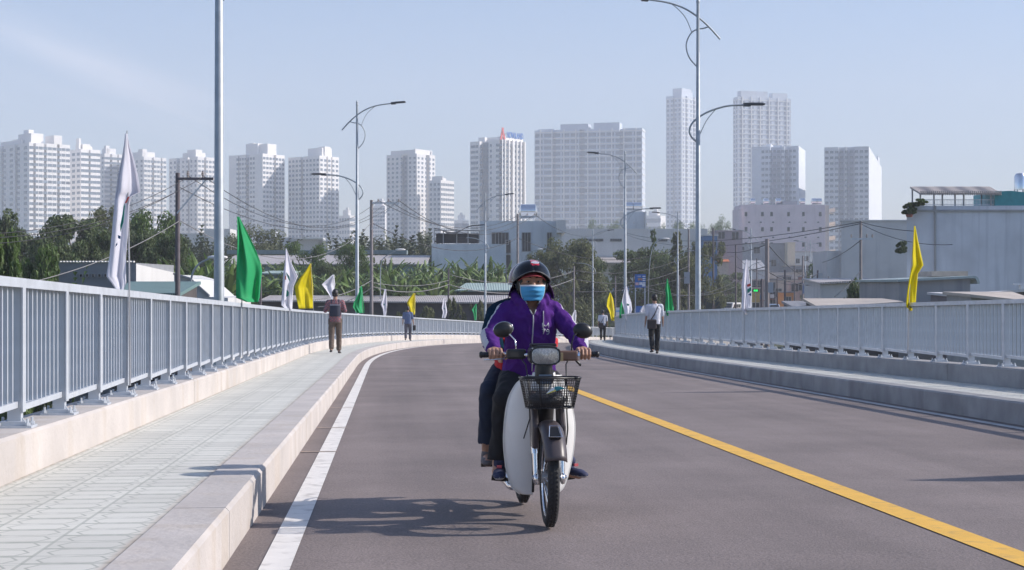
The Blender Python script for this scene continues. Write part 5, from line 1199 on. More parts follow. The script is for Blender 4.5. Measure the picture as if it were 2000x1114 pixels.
# blue banner low by the fence, far
D = 150; a = PX(1240, 622, D); c = PX(1272, 602, D); root = empty('blue_banner', ((a.x+c.x)/2, D, a.z-1.4), 0, 'low blue banner with light blue marks behind the railing near the bend', 'banner')
W = c.x-a.x; b = MB(); b.box((0, 0, 2.0), (W, .06, 1.2)); b.build('cloth', M_sgb, root); b = MB(); b.box((-.1*W, -.04, 2.0), (.1*W, .02, .9)); b.box((.12*W, -.04, 2.1), (.18*W, .02, .5)); b.build('marks', mat('light_blue', (.2, .5, .8), .5), root)
for sx in (-1, 1): b = MB(); b.box((sx*W/2, .03, .9), (.07, .07, 2.9)); b.build('post', M_galv, root)
# green lit numbers over the shop
m, n_, b_ = new_mat('led_green'); b_.inputs['Base Color'].default_value = (0, .3, .05, 1); b_.inputs['Emission Color'].default_value = (.02, 1, .15, 1); b_.inputs['Emission Strength'].default_value = 1.6
p = PX(1476, 568, 205); root = empty('led_sign', (p.x, 205, p.z), 0, 'small green glowing sign beside the white flag on the right railing', 'sign')
b = MB(); b.box((0, .05, 0), (.9, .08, .42)); b.build('case', M_dark, root); tm = text_mesh('88', .36, .01, m); o = link(tm, 'digits', root, (0, -.02, 0)); o.rotation_euler = (R(90), 0, 0); o.scale = (1.6, 1, 1)
b = MB(); b.box((0, .06, -2.2), (.08, .08, 4.2)); b.build('post', M_wfr, root)
p = PX(1575, 564, 150); root = empty('notice_board', (p.x, 150, -4.4), 0, 'grey-blue sign board between the two far lamp posts', 'sign')
h_ = p.z+4.4; b = MB(); b.box((0, 0, h_), (.75, .08, 1.0)); b.build('board', mat('sign_greyblue', (.20, .24, .38), .6), root); b = MB(); b.box((0, .06, h_/2), (.1, .08, h_)); b.build('post', M_wfr, root)
p = PX(1206, 612, 150); root = empty('small_notice', (p.x, 150, -4.6), 0, 'small white notice with a light blue stripe behind the yellow flag near the bend', 'sign')
h_ = p.z+4.6; b = MB(); b.box((0, 0, h_), (.5, .06, 1.1)); b.build('board', M_sgw, root); b = MB(); b.box((0, -.04, h_+.2), (.4, .02, .14)); b.build('stripe', mat('light_blue', (.2, .5, .8), .5), root); b = MB(); b.box((0, .05, h_/2), (.07, .07, h_)); b.build('post', M_wfr, root)
# ------------------------------------------------------------------ vehicles on the far street
M_carw = mat('car_white', (.72, .70, .68), .3, var=.04, coat=.5); M_carb = mat('car_blue', (.22, .30, .42), .35, coat=.4); M_tyre = mat('tyre_rubber', (.022, .022, .024), .8, var=.2, scale=20)
M_cglass = mat('car_glass', (.015, .018, .02), .06, spec=.8); M_hl = mat('headlamp_glass', (.6, .6, .55), .1)
def van(px, D, w_, l_, h_, rzv, label, m, name='van', cat='van', nose=.55):
    x = (px-1000)/3000*D; z = gz(x, D)+.16; root = empty(name, (x, D, z), rzv, label, cat)
    pr = [(-l_/2, .35), (-l_/2, h_*.5), (-l_/2+.12, h_*.57), (-l_/2+nose, h_*.62), (-l_/2+nose+.55, h_*.97), (-l_/2+nose+.9, h_), (l_/2-.25, h_), (l_/2-.05, h_*.9), (l_/2, h_*.4), (l_/2, .35)]
    M = Matrix(((0,0,1),(1,0,0),(0,1,0))); b = MB(); b.prism(pr, -w_/2, w_/2, M=M); o = b.build('body', m, root); bv = o.modifiers.new('b', 'BEVEL'); bv.width = .07; bv.segments = 2
    y0 = -l_/2+nose; b = MB(); b.add([(-w_/2+.12, y0+.03, h_*.645), (w_/2-.12, y0+.03, h_*.645), (w_/2-.18, y0+.52, h_*.945), (-w_/2+.18, y0+.52, h_*.945)], [(0,1,2,3)]); o = b.build('windscreen', M_cglass, root); o.location = (0, -.03, .02); o.modifiers.new('t', 'SOLIDIFY').thickness = .02
    for sx in (-1, 1):
        for k in range(3):
            ya = y0+.75+k*(l_-nose-1.1)/3; b = MB(); b.box((sx*(w_/2+.004), ya+(l_-nose-1.1)/6, h_*.76), (.02, (l_-nose-1.1)/3-.1, h_*.24)); b.build('side_window', M_cglass, root)
        b = MB(); b.box((sx*(w_/2-.25), -l_/2-.01, h_*.40), (.3, .04, .18)); b.build('headlight', M_hl, root)
        b = MB(); b.box((sx*(w_/2+.12), y0+.4, h_*.66), (.16, .08, .24)); b.build('wing_mirror', M_tyre, root)
        for yy in (-l_/2+.8, l_/2-.85):
            b = MB(); M2 = Matrix.Rotation(R(90), 3, 'Y'); b.lathe([(0, -.1), (.2, -.1), (.33, -.08), (.35, 0), (.33, .08), (.2, .1), (0, .1)], (sx*(w_/2-.08), yy, .34), 16, M2); wb = b.build('wheel', M_tyre, root)
            b = MB(); b.lathe([(0, -.105), (.19, -.105), (.19, .105), (0, .105)], (sx*(w_/2-.08), yy, .34), 12, M2); b.build('rim', M_galv, wb)
    b = MB(); b.box((0, -l_/2-.03, .42), (w_*.96, .12, .22)); b.build('bumper', M_wfr, root)
    b = MB(); b.box((0, -l_/2-.005, h_*.42), (w_*.5, .03, .14)); b.build('grille', M_tyre, root)
    return root
van(1428, 262, 1.85, 4.9, 2.45, R(-30), 'white van with dark windscreen behind the right railing', M_carw)
van(1509, 250, 1.7, 4.0, 2.35, R(4), 'small grey-blue lorry-like van right of the thick concrete pole', M_carb, nose=.3)
# more poles and a few people on the far street
for px, yt, D, lb in ((1518, 540, 190, 'thin far pole between the lorry-like van and the orange shop'), (1552, 520, 260, 'far thin pole above the orange shop'), (1478, 505, 230, 'far pole above the green glowing sign'), (1610, 548, 200, 'thin pole left of the round green tree on the right'), (1632, 545, 120, 'grey post right of the round green tree')):
    upole(px, yt, D, 2.6, lb, m=M_poled)
for a, c, sg, lb in ((G(1518, 545, 190), G(1437, 500, 170), .6, 'slack cable over the lorry-like van'), (G(1518, 550, 190), G(1597, 535, 150), .7, 'slack cable over the orange shop'), (G(1552, 530, 260), G(1478, 512, 230), 1.0, 'slack cable over the yellow shop'), (G(1437, 520, 170), G(1498, 520, 75), .3, 'short slack cable left of the thick concrete pole'), (G(1498, 530, 75), G(1618, 545, 130), .6, 'long slack cable right of the thick concrete pole'), (G(1568, 505, 220), G(1681, 470, 95), 1.0, 'cable from the far street up to the pole by the plain grey house')):
    cable(a, c, sg, .026, label=lb)
# ------------------------------------------------------------------ people
from mathutils.bvhtree import BVHTree
M_skin = mat('skin', (.42, .23, .155), .5, var=.10, scale=14); M_hair = mat('hair_black', (.012, .010, .010), .45, var=.3, scale=30)
V = Vector
def capsule(b, p0, r0, p1, r1, n=14, flat=1., ax=None):
    """tapered rounded limb; flat<1 squeezes across axis ax"""
    p0 = V(p0); p1 = V(p1); d = (p1-p0); L = d.length; t = d.normalized() if L > 1e-6 else V((0,0,1))
    u = V(ax) if ax is not None else (V((0,0,1)) if abs(t.z) < .9 else V((1,0,0)))
    a = t.cross(u).normalized(); c = t.cross(a)      # c ~ along ax
    rings = []
    for k in range(5): th = R(90)*(1-k/4.5); rings.append((p0-t*r0*math.sin(th), r0*math.cos(th)))
    for k in range(1, 6): f = k/6; rings.append((p0+d*f, r0+(r1-r0)*f))
    for k in range(5): th = R(90)*((k+.5)/4.5); rings.append((p1+t*r1*math.sin(min(th, R(90))), r1*max(.02, math.cos(min(th, R(90))))))
    vs = []
    for p, r in rings:
        for k in range(n):
            q = 2*math.pi*k/n; vs.append(p+a*r*math.cos(q)+c*r*flat*math.sin(q))
    fs = [(i*n+k, i*n+(k+1) % n, (i+1)*n+(k+1) % n, (i+1)*n+k) for i in range(len(rings)-1) for k in range(n)]
    fs += [tuple(range(n-1, -1, -1)), tuple((len(rings)-1)*n+k for k in range(n))]
    b.add(vs, fs)
def loft(b, secs, n=20, cap=True, e=.82):
    """secs: (centre, rx, ry) or (centre, rx, ry, axis_x, axis_y); ellipse sections"""
    vs = []
    for s in secs:
        c = V(s[0]); ax, ay = (V(s[3]), V(s[4])) if len(s) > 3 else (V((1,0,0)), V((0,1,0)))
        for k in range(n):
            q = 2*math.pi*k/n; cx, sy = math.cos(q), math.sin(q)
            cx = math.copysign(abs(cx)**e, cx); sy = math.copysign(abs(sy)**e, sy); vs.append(c+ax*s[1]*cx+ay*s[2]*sy)
    fs = [(i*n+k, i*n+(k+1) % n, (i+1)*n+(k+1) % n, (i+1)*n+k) for i in range(len(secs)-1) for k in range(n)]
    if cap: fs += [tuple(range(n-1, -1, -1)), tuple((len(secs)-1)*n+k for k in range(n))]
    b.add(vs, fs)
def fuse(b, name, mats, parent, voxel=.008, smooth=4, folds=0., fscale=14, matfn=None, cut=None, fdir=None):
    """one continuous surface from overlapping closed forms"""
    me = b.mesh(name+'_raw', mats); ob = bpy.data.objects.new('tmp', me); C.objects.link(ob)
    m = ob.modifiers.new('r', 'REMESH'); m.mode = 'VOXEL'; m.voxel_size = voxel; m.use_smooth_shade = True
    if smooth: q = ob.modifiers.new('s', 'SMOOTH'); q.factor = .5; q.iterations = smooth
    dg = bpy.context.evaluated_depsgraph_get(); out = bpy.data.meshes.new_from_object(ob.evaluated_get(dg)); bpy.data.objects.remove(ob); bpy.data.meshes.remove(me)
    out.name = name; out.materials.clear()
    for mm in (mats if isinstance(mats, (list, tuple)) else [mats]): out.materials.append(mm)
    if folds or cut:
        bm = bmesh.new(); bm.from_mesh(out)
        if cut: 
            dl = [v for v in bm.verts if cut(v.co)]; bmesh.ops.delete(bm, geom=dl, context='VERTS')
        bm.normal_update()
        if folds:
            for v in bm.verts:
                p = v.co*fscale
                if fdir: p = V((p.x*fdir[0], p.y*fdir[1], p.z*fdir[2]))
                f = mnoise.noise(p)+.5*mnoise.noise(p*2.1); f = 1-abs(f)*2.2
                v.co += v.normal*folds*f
        bm.to_mesh(out); bm.free()
    out.polygons.foreach_set('use_smooth', [True]*len(out.polygons))
    if matfn:
        for p in out.polygons: p.material_index = matfn(p.center, p.normal)
    out.update(); return link(out, name, parent)
def bvh_of(o):
    me = o.data; return BVHTree.FromPolygons([v.co for v in me.vertices], [tuple(p.vertices) for p in me.polygons])
def bend(p0, p1, p2, n=3):
    return [V(p0), V(p1), V(p2)]
def add_head(b, c, s=1., pitch=0., face=True):
    c = V(c); Rm = Matrix.Rotation(pitch, 3, 'Y')      # +x is forward
    def P(x, y, z): return c+Rm @ V((x*s, y*s, z*s))
    b.ball(P(-.012, 0, .03), (.098*s, .078*s, .098*s), 20); capsule(b, P(.012, 0, -.03), .066*s, P(.035, 0, -.075), .042*s)
    capsule(b, P(.02, -.035, -.02), .045*s, P(.02, .035, -.02), .045*s)
    if face:
        capsule(b, P(.083, 0, .018), .011*s, P(.102, 0, -.018), .015*s, 10); capsule(b, P(.09, -.014, -.022), .009*s, P(.09, .014, -.022), .009*s, 8)
        for sy in (-1, 1):
            capsule(b, P(.074, sy*.016, .030), .014*s, P(.066, sy*.048, .030), .012*s, 10)   # brow
            capsule(b, P(.068, sy*.045, -.018), .020*s, P(.05, sy*.055, -.02), .02*s, 10)    # cheek
            capsule(b, P(-.01, sy*.078, .018), .020*s, P(-.006, sy*.078, -.02), .012*s, 10, .45, (0,1,0))  # ear
        capsule(b, P(.080, -.018, -.052), .008*s, P(.080, .018, -.052), .008*s, 8); capsule(b, P(.078, -.014, -.062), .009*s, P(.078, .014, -.062), .009*s, 8)
    return P
def finger(b, pts, r0=.0088, r1=.0068):
    for i in range(len(pts)-1):
        f0 = i/(len(pts)-1); f1 = (i+1)/(len(pts)-1); capsule(b, pts[i], r0+(r1-r0)*f0, pts[i+1], r0+(r1-r0)*f1, 10)
def shoe(b, heel, toe, up=.055, w=.045):
    heel = V(heel); toe = V(toe); d = (toe-heel).normalized(); L = (toe-heel).length
    capsule(b, heel+d*.035+V((0,0,.035)), .038, toe-d*.07+V((0,0,.028)), .042, 14, .62, (0,0,1)); capsule(b, toe-d*.10+V((0,0,.026)), .044, toe-d*.035+V((0,0,.022)), .034, 14, .62, (0,0,1))
    capsule(b, heel+d*.04+V((0,0,.05)), .036, heel+d*.07+V((0,0,up+.02)), .036, 12)

# ---- bike frame of reference: origin where the rear tyre meets the road, +x forward, +y the rider's left
BF = V((.122, -.9925, .0225)).normalized(); BYAW = math.atan2(BF.y, BF.x)
BO = V((.071, 10.04, -.0225*10.04+.004)); BROT = Euler((0, -math.asin(BF.z), BYAW), 'XYZ')
BM_ = Matrix.Translation(BO) @ BROT.to_matrix().to_4x4()

def dress_rider():
    root = empty('person', BM_ @ V((.30, 0, 0)), rot=BROT, label='rider in a purple zip hoodie, blue face mask and black helmet, hands on the handlebar', cat='person')
    ox = V((-.30, 0, 0))
    def q(x, y, z): return V((x, y, z))+ox
    # ---------- body
    b = MB(); Hc = q(.452, 0.0, 1.425); P = add_head(b, Hc, 1., R(4))
    capsule(b, Hc+V((-.02, 0, -.06)), .056, q(.395, 0, 1.27), .060)
    loft(b, [(q(.30, 0, .80), .12, .15), (q(.32, 0, .90), .11, .14), (q(.36, 0, 1.05), .10, .13), (q(.39, 0, 1.18), .10, .15), (q(.395, 0, 1.27), .07, .12)])
    for s in (-1, 1):
        W_ = q(.715, s*.268, 1.012)
        capsule(b, q(.395, s*.11, 1.27), .045, q(.39, s*.160, 1.245), .044); capsule(b, q(.39, s*.160, 1.245), .042, q(.53, s*.262, 1.10), .036); capsule(b, q(.53, s*.262, 1.10), .036, W_, .024)
        # hand closed round the grip (grip axis along y at x=.80, z=.985)
        capsule(b, W_, .025, q(.765, s*.272, 1.015), .026, 12, .7, (0,0,1))
        for i in range(4):
            y = s*(.236+i*.0225); ln = (1.0, 1.04, 1.0, .88)[i]; k = q(.788, y, 1.014-.001*i)
            capsule(b, q(.742, s*(.252+i*.010), 1.014), .016, k, .0135, 10)
            finger(b, [k, q(.788+.038*ln, y, 1.008), q(.788+.047*ln, y-s*.001, .984), q(.788+.032*ln, y-s*.002, .963), q(.788+.012, y-s*.003, .957)], .0098, .0078)
        finger(b, [q(.752, s*.240, 1.002), q(.768, s*.212, .985), q(.792, s*.203, .967), q(.815, s*.208, .962)], .0135, .0095)
        kk = .195 if s < 0 else .145; aa = .215 if s < 0 else .175; capsule(b, q(.30, s*.10, .84), .080, q(.60, s*kk, .70), .058); capsule(b, q(.60, s*kk, .70), .052, q(.47, s*aa, .30), .038)
        capsule(b, q(.47, s*aa, .30), .036, q(.50, s*(aa+.01), .265), .032); capsule(b, q(.46, s*(aa+.01), .25), .03, q(.60, s*(.222 if s < 0 else .27), .240), .03)
    body = fuse(b, 'body', M_skin, root, .0038, 2)
    # eyes and brows
    M_eye = mat('eye_white', (.26, .22, .20), .2, var=.03); M_iris = mat('iris_dark', (.02, .012, .01), .15); 
    for s in (-1, 1):
        e = MB(); e.ball(P(.0765, s*.031, .012), (.0095, .0135, .0065), 12); eo = e.build('eye', M_eye, root, smooth=True)
        e = MB(); e.ball(P(.0835, s*.031, .011), (.004, .0065, .0065), 10); e.build('iris', M_iris, eo, smooth=True)
        e = MB(); e.tube([P(.089, s*.014, .036), P(.087, s*.030, .043), P(.076, s*.052, .037)], [.0028, .004, .002], 6); e.build('eyebrow', M_hair, root, smooth=True)
        e = MB(); e.tube([P(.086, s*.016, .016), P(.0885, s*.031, .0225), P(.078, s*.047, .017)], [.0022, .0032, .002], 6); e.build('eyelid', M_skin, root, smooth=True)
    # hair/ear flaps
    h = MB(); h.ball(P(-.025, 0, .015), (.098, .090, .11), 16)
    for s in (-1, 1): capsule(h, P(-.01, s*.077, .03), .028, P(.004, s*.070, -.055), .022, 10); capsule(h, P(.02, s*.078, .02), .013, P(.03, s*.070, -.04), .010, 8)
    fuse(h, 'hair', M_hair, root, .008, 3, cut=lambda c: (c-Hc).x > .055)
    # ---------- blue mask: pleated sheet from cheek to cheek
    M_mask = mat('mask_blue', (.07, .36, .66), .75, var=.04, scale=20, trans=.15); M_mw = mat('mask_white', (.74, .74, .76), .8)
    g = []; nz_ = 22; na = 30
    for j in range(nz_+1):
        v = j/nz_; z = -.012-.100*v; row = []
        for i in range(na+1):
            a = R(-72+144*i/na); wd = .0835*(1-.02*v-.30*v*v*v); fx = .103+.022*math.sin(math.pi*min(1, v*1.1+.15))*math.cos(a)**3-.010*v*v
            ple = .0028*math.sin(v*22)*math.cos(a)
            row.append(P(.014+(fx-.014+ple)*max(0, math.cos(a))**.8, wd*math.sin(a), z+.006*math.cos(a)+ .004*math.sin(a*5+v*6)*(v > .3)*.3))
        g.append(row)
    mk = MB(); mk.sheet(g); vs_ = mk.f; mk.mi = [1 if (idx//na) < 2 or idx % na in (0, na-1) else 0 for idx in range(len(mk.f))]
    mo = mk.build('face_mask', [M_mask, M_mw], root, smooth=True); mo.modifiers.new('t', 'SOLIDIFY').thickness = .0015
    for s in (-1, 1):
        lp = MB(); lp.tube([g[1][0 if s < 0 else na], P(0, s*.083, .03), P(-.012, s*.085, .0), P(0, s*.082, -.05), g[nz_-1][0 if s < 0 else na]], .0012, 5); lp.build('ear_loop', M_mw, mo, smooth=True)
    # ---------- helmet
    M_helm = mat('helmet_black', (.006, .007, .011), .13, var=.2, spec=.32); M_helr = mat('helmet_red', (.50, .012, .035), .22, coat=.6); M_helw = mat('helmet_badge', (.7, .7, .72), .4); M_lin = mat('cap_red', (.28, .02, .03), .8, var=.1)
    hc = Hc+V((-.018, 0, .026)); rx, ry, rz_ = .150, .121, .120; g = []; nA = 64; nT = 26
    def rim(a):      # lowest polar angle of the shell at azimuth a (0 = front)
        f = math.cos(a); return R(97+ (3 if f > 0 else 16) - 31*max(0, f)**2)
    for j in range(nT+1):
        row = []
        for i in range(nA):
            a = 2*math.pi*i/nA; t = rim(a)*j/nT; e = 1+.03*math.cos(a)*math.sin(t)
            # brow ridge of the shell
            br = 1+.035*max(0, math.cos(a))**.7*max(0, (j/nT-.86)/.14)
            row.append(hc+V((rx*e*br*math.sin(t)*math.cos(a), ry*br*math.sin(t)*math.sin(a), rz_*math.cos(t))))
        row.append(row[0]); g.append(row)
    sh = MB(); sh.sheet(g)
    mi = []
    for idx, f in enumerate(sh.f):
        c = sum((V(sh.v[k]) for k in f), V())/4-hc
        mi.append(1 if (-.012 < c.y < .040 and c.x > -.2 and c.z > .082 and c.x > -.02) else 0)
    sh.mi = mi; ho = sh.build('helmet', [M_helm, M_helr], root, smooth=True); md = ho.modifiers.new('t', 'SOLIDIFY'); md.thickness = .010; md.offset = -1
    rimt = MB(); rimt.tube([g[nT][i] for i in range(nA+1)], .0042, 6); rimt.build('helmet_rim', mat('rubber_rim', (.10, .10, .105), .5), ho, smooth=True)
    hb = bvh_of(ho)
    def onhelm(y, zoff, lift=.0015):
        loc, n, i_, d_ = hb.ray_cast(hc+V((.4, y, zoff+.06)), (V((-.4, 0, -.06))).normalized())
        return (loc+n*lift if n.x > 0 else loc-n*lift) if loc else hc
    bd = MB(); cen = [onhelm(.014, .086)]; ring = [onhelm(.014+.026*math.cos(R(30*k)), .086+.0095*math.sin(R(30*k)), .0025) for k in range(12)]
    bd.add(ring, [tuple(range(12))]); bo = bd.build('badge', M_helw, ho); bo.modifiers.new('t', 'SOLIDIFY').thickness = .001
    for k in range(5):
        bk = MB(); a_ = onhelm(.014-.018+.008*k, .0895, .004); c_ = onhelm(.014-.014+.008*k, .0835, .004); bk.beam(a_, c_, .0022, .0012, up=(1,0,0)); bk.build('badge_letter', M_sb, bo)
    # cap brim seen under the helmet
    g = []
    for j in range(5):
        row = []
        for i in range(25):
            a = R(-78+156*i/24); rr = .082+.046*j/4*math.cos(a*.9); row.append(P(.0+rr*math.cos(a)*1.05, (.076+.010*j/4)*math.sin(a), .052+.018*math.cos(a)-.020*j/4*math.cos(a)-.045*(1-math.cos(a))))
        g.append(row)
    cb = MB(); cb.sheet(g); co = cb.build('cap_brim', M_lin, root, smooth=True); co.modifiers.new('t', 'SOLIDIFY').thickness = .004
    cb = MB(); cb.tube([g[4][i] for i in range(25)], .0028, 6); cb.build('brim_edge', mat('cap_edge', (.42, .05, .06), .7), co, smooth=True)
    # side visor pads + chin strap
    for s in (-1, 1):
        e = MB(); e.tube([P(.0, s*.096, .03), P(.012, s*.088, -.03), P(.03, s*.070, -.075)], [.014, .012, .008], 8, flat=.4); e.build('helmet_strap', M_helm, ho, smooth=True)
    e = MB(); pts = [P(.03, -.070, -.075)]+[P(.045+.03*math.cos(R(a)), .06*math.sin(R(a)), -.083-.022*math.cos(R(a))) for a in range(-70, 71, 20)]+[P(.03, .070, -.075)]; e.tube(pts, .006, 8); e.build('chin_strap', M_helm, ho, smooth=True)
    # purple sun flap hanging behind the head
    g = []
    for j in range(7):
        row = []; v = j/6
        for i in range(33):
            a = R(86+188*i/32); rr = .104+.042*math.sin(v*1.5); row.append(hc+V((rr*1.0*math.cos(a)+.0, rr*math.sin(a), -.012-.105*v-.008*math.sin(i*.9)*v)))
        g.append(row)
    M_pur = mat('hoodie_purple', (.060, .011, .150), .9, var=.12, scale=8, bump=.25, bscale=260, col2=(.085, .018, .20), spec=.25)
    fl = MB(); fl.sheet(g); fo = fl.build('sun_flap', mat('flap_purple', (.09, .02, .14), .8), root, smooth=True); fo.modifiers.new('t', 'SOLIDIFY').thickness = .003
    # ---------- hoodie
    b = MB(); loft(b, [(q(.315, 0, .80), .135, .162), (q(.32, 0, .84), .148, .172), (q(.335, 0, .93), .140, .160), (q(.36, 0, 1.04), .130, .155), (q(.385, 0, 1.15), .125, .160), (q(.40, 0, 1.235), .110, .152), (q(.402, 0, 1.29), .085, .110), (q(.40, 0, 1.33), .065, .075)], 24)
    for s in (-1, 1):
        capsule(b, q(.40, s*.09, 1.275), .058, q(.39, s*.155, 1.245), .060); capsule(b, q(.39, s*.155, 1.245), .058, q(.45, s*.215, 1.165), .055); capsule(b, q(.45, s*.215, 1.165), .055, q(.535, s*.268, 1.095), .052)
        capsule(b, q(.535, s*.272, 1.095), .056, q(.63, s*.275, 1.05), .049); capsule(b, q(.63, s*.275, 1.05), .049, q(.695, s*.270, 1.022), .041)
        capsule(b, q(.69, s*.270, 1.024), .036, q(.715, s*.268, 1.014), .034)
    # hood lying round the neck, open in front
    ring = []
    for k in range(-5, 6):
        a = R(180+k*31); ring.append(q(.405+.088*math.cos(a), .100*math.sin(a), 1.345+.030*(-math.cos(a))-.03*max(0, math.cos(a))))
    ring = [q(.497, -.018, 1.228)]+ring+[q(.497, .018, 1.228)]
    for i in range(len(ring)-1): capsule(b, ring[i], .029 if 0 < i < len(ring)-2 else .022, ring[i+1], .029 if i < len(ring)-2 else .018, 10)
    for s in (-1, 1): capsule(b, q(.475, s*.055, 1.30), .024, q(.487, s*.062, 1.245), .024, 10)
    def mf(c, n):
        c = c-ox; s = 1 if c.y > 0 else -1; 
        if abs(c.y) > .15 and c.z > .98:
            # stripe along the outer, upper side of each sleeve
            pl = [V((.39, s*.155, 1.245)), V((.45, s*.220, 1.165)), V((.535, s*.272, 1.095)), V((.63, s*.275, 1.05)), V((.70, s*.270, 1.022))]; best = None
            for a_, b_ in zip(pl[:-1], pl[1:]):
                d_ = b_-a_; t_ = max(0, min(1, (c-a_).dot(d_)/d_.length_squared)); r_ = c-(a_+d_*t_); r_ -= d_.normalized()*r_.dot(d_.normalized())
                if best is None or (c-(a_+d_*t_)).length < best[0]: best = ((c-(a_+d_*t_)).length, r_.normalized())
            if c.x < .695 and best[1].dot(V((-.05, s*.93, .36)).normalized()) > .80: return 1
        return 0
    M_str = mat('hoodie_stripe', (.50, .50, .54), .8, var=.08, scale=10)
    V_n = lambda c: (lambda x, y, z: x > .425 and z > 1.235 and abs(y) < (z-1.225)*.46 and z < 1.36)((c-ox).x, (c-ox).y, (c-ox).z)
    jk = fuse(b, 'hoodie', [M_pur, M_str], root, .0062, 2, folds=.0075, fscale=13, fdir=(1.1, 1.2, .7), matfn=mf, cut=V_n)
    jb = bvh_of(jk)
    def on(y, z, lift=.002):
        loc, n, i_, d_ = jb.ray_cast(q(1.0, y, z), V((-1, 0, 0))); return loc+V((lift, 0, 0)) if loc else q(.5, y, z)
    M_zip = mat('zip_grey', (.38, .38, .42), .5)
    e = MB(); pts = [on(.002*math.sin(k), 1.225-.032*k, .001) for k in range(12)]; e.tube(pts, .0042, 6); e.build('zip', M_zip, jk, smooth=True)
    for s in (-1, 1):
        e = MB(); pts = [on(s*(.006+.0062*k), 1.228+.0135*k, .001) for k in range(9)]; e.tube(pts, .0034, 6); e.build('collar_trim', M_zip, jk, smooth=True)
    e = MB(); e.tube([on(.066, 1.25-.022*k, .003) for k in range(7)], .003, 6); e.build('drawstring', M_zip, jk, smooth=True)
    # printed marks on the chest
    def glyph(strokes, y0, z0, w_, h_, nm='print'):
        for st in strokes:
            e = MB(); pts = [on(y0+u*w_, z0+v*h_, .0015) for u, v in st]
            e.tube(pts, .0028, 5); e.build(nm, M_str, jk, smooth=True)
    glyph([[(0, 0), (0, .5), (0, 1)], [(0, 1), (.25, .5), (.5, .3)], [(.5, .3), (.75, .5), (1, 1)], [(1, 1), (1, .5), (1, 0)]], .060, 1.145, .040, .030)
    glyph([[(0, 1), (.5, 1), (1, 1)], [(1, 1), (.6, .5), (.4, 0)]], .058, 1.105, .020, .030)
    glyph([[(.1, .5), (0, .75), (.4, 1), (.9, .8), (.7, .5), (.1, .5)], [(.9, .8), (1, .4), (.7, 0), (.1, 0)]], .086, 1.105, .020, .030)
    # ---------- trousers
    M_tr = mat('trousers_black', (.010, .010, .013), .85, var=.2, scale=12)
    b = MB(); loft(b, [(q(.26, 0, .74), .13, .16), (q(.29, 0, .86), .13, .16), (q(.31, 0, .93), .11, .145)])
    for s in (-1, 1):
        kk = .195 if s < 0 else .145; aa = .215 if s < 0 else .175; capsule(b, q(.28, s*.09, .82), .098, q(.44, s*.13, .78), .088); capsule(b, q(.44, s*.13, .78), .088, q(.60, s*kk, .70), .070); capsule(b, q(.60, s*kk, .70), .068, q(.52, s*(kk+aa)/2, .48), .062); capsule(b, q(.52, s*(kk+aa)/2, .48), .060, q(.475, s*aa, .335), .066)
    fuse(b, 'trousers', M_tr, root, .009, 3, folds=.005, fscale=11, cut=lambda c: (c-ox).z < .325)
    # ---------- shoes
    M_sh = mat('shoe_navy', (.030, .036, .085), .8, var=.12, scale=15); M_shw = mat('shoe_sole', (.42, .40, .40), .8); M_shr = mat('shoe_patch', (.55, .10, .12), .8)
    for s, hl, to in ((-1, (.44, -.205, .222), (.70, -.235, .215)), (1, (.46, .195, .222), (.66, .310, .218))):
        b = MB(); shoe(b, q(*hl), q(*to), .075); so_ = fuse(b, 'shoe', [M_sh, M_shw], root, .006, 4, matfn=lambda c, n, z0=hl[2]: 1 if c.z < z0+.012 else 0)
        d = (V(to)-V(hl)).normalized(); pc = q(*to)-d*.105+V((0, 0, .075)); e = MB(); e.box(pc, (.012, .030, .016), math.atan2(d.y, d.x)); e.build('shoe_patch', M_shr, so_)
    return root
rider = dress_rider()

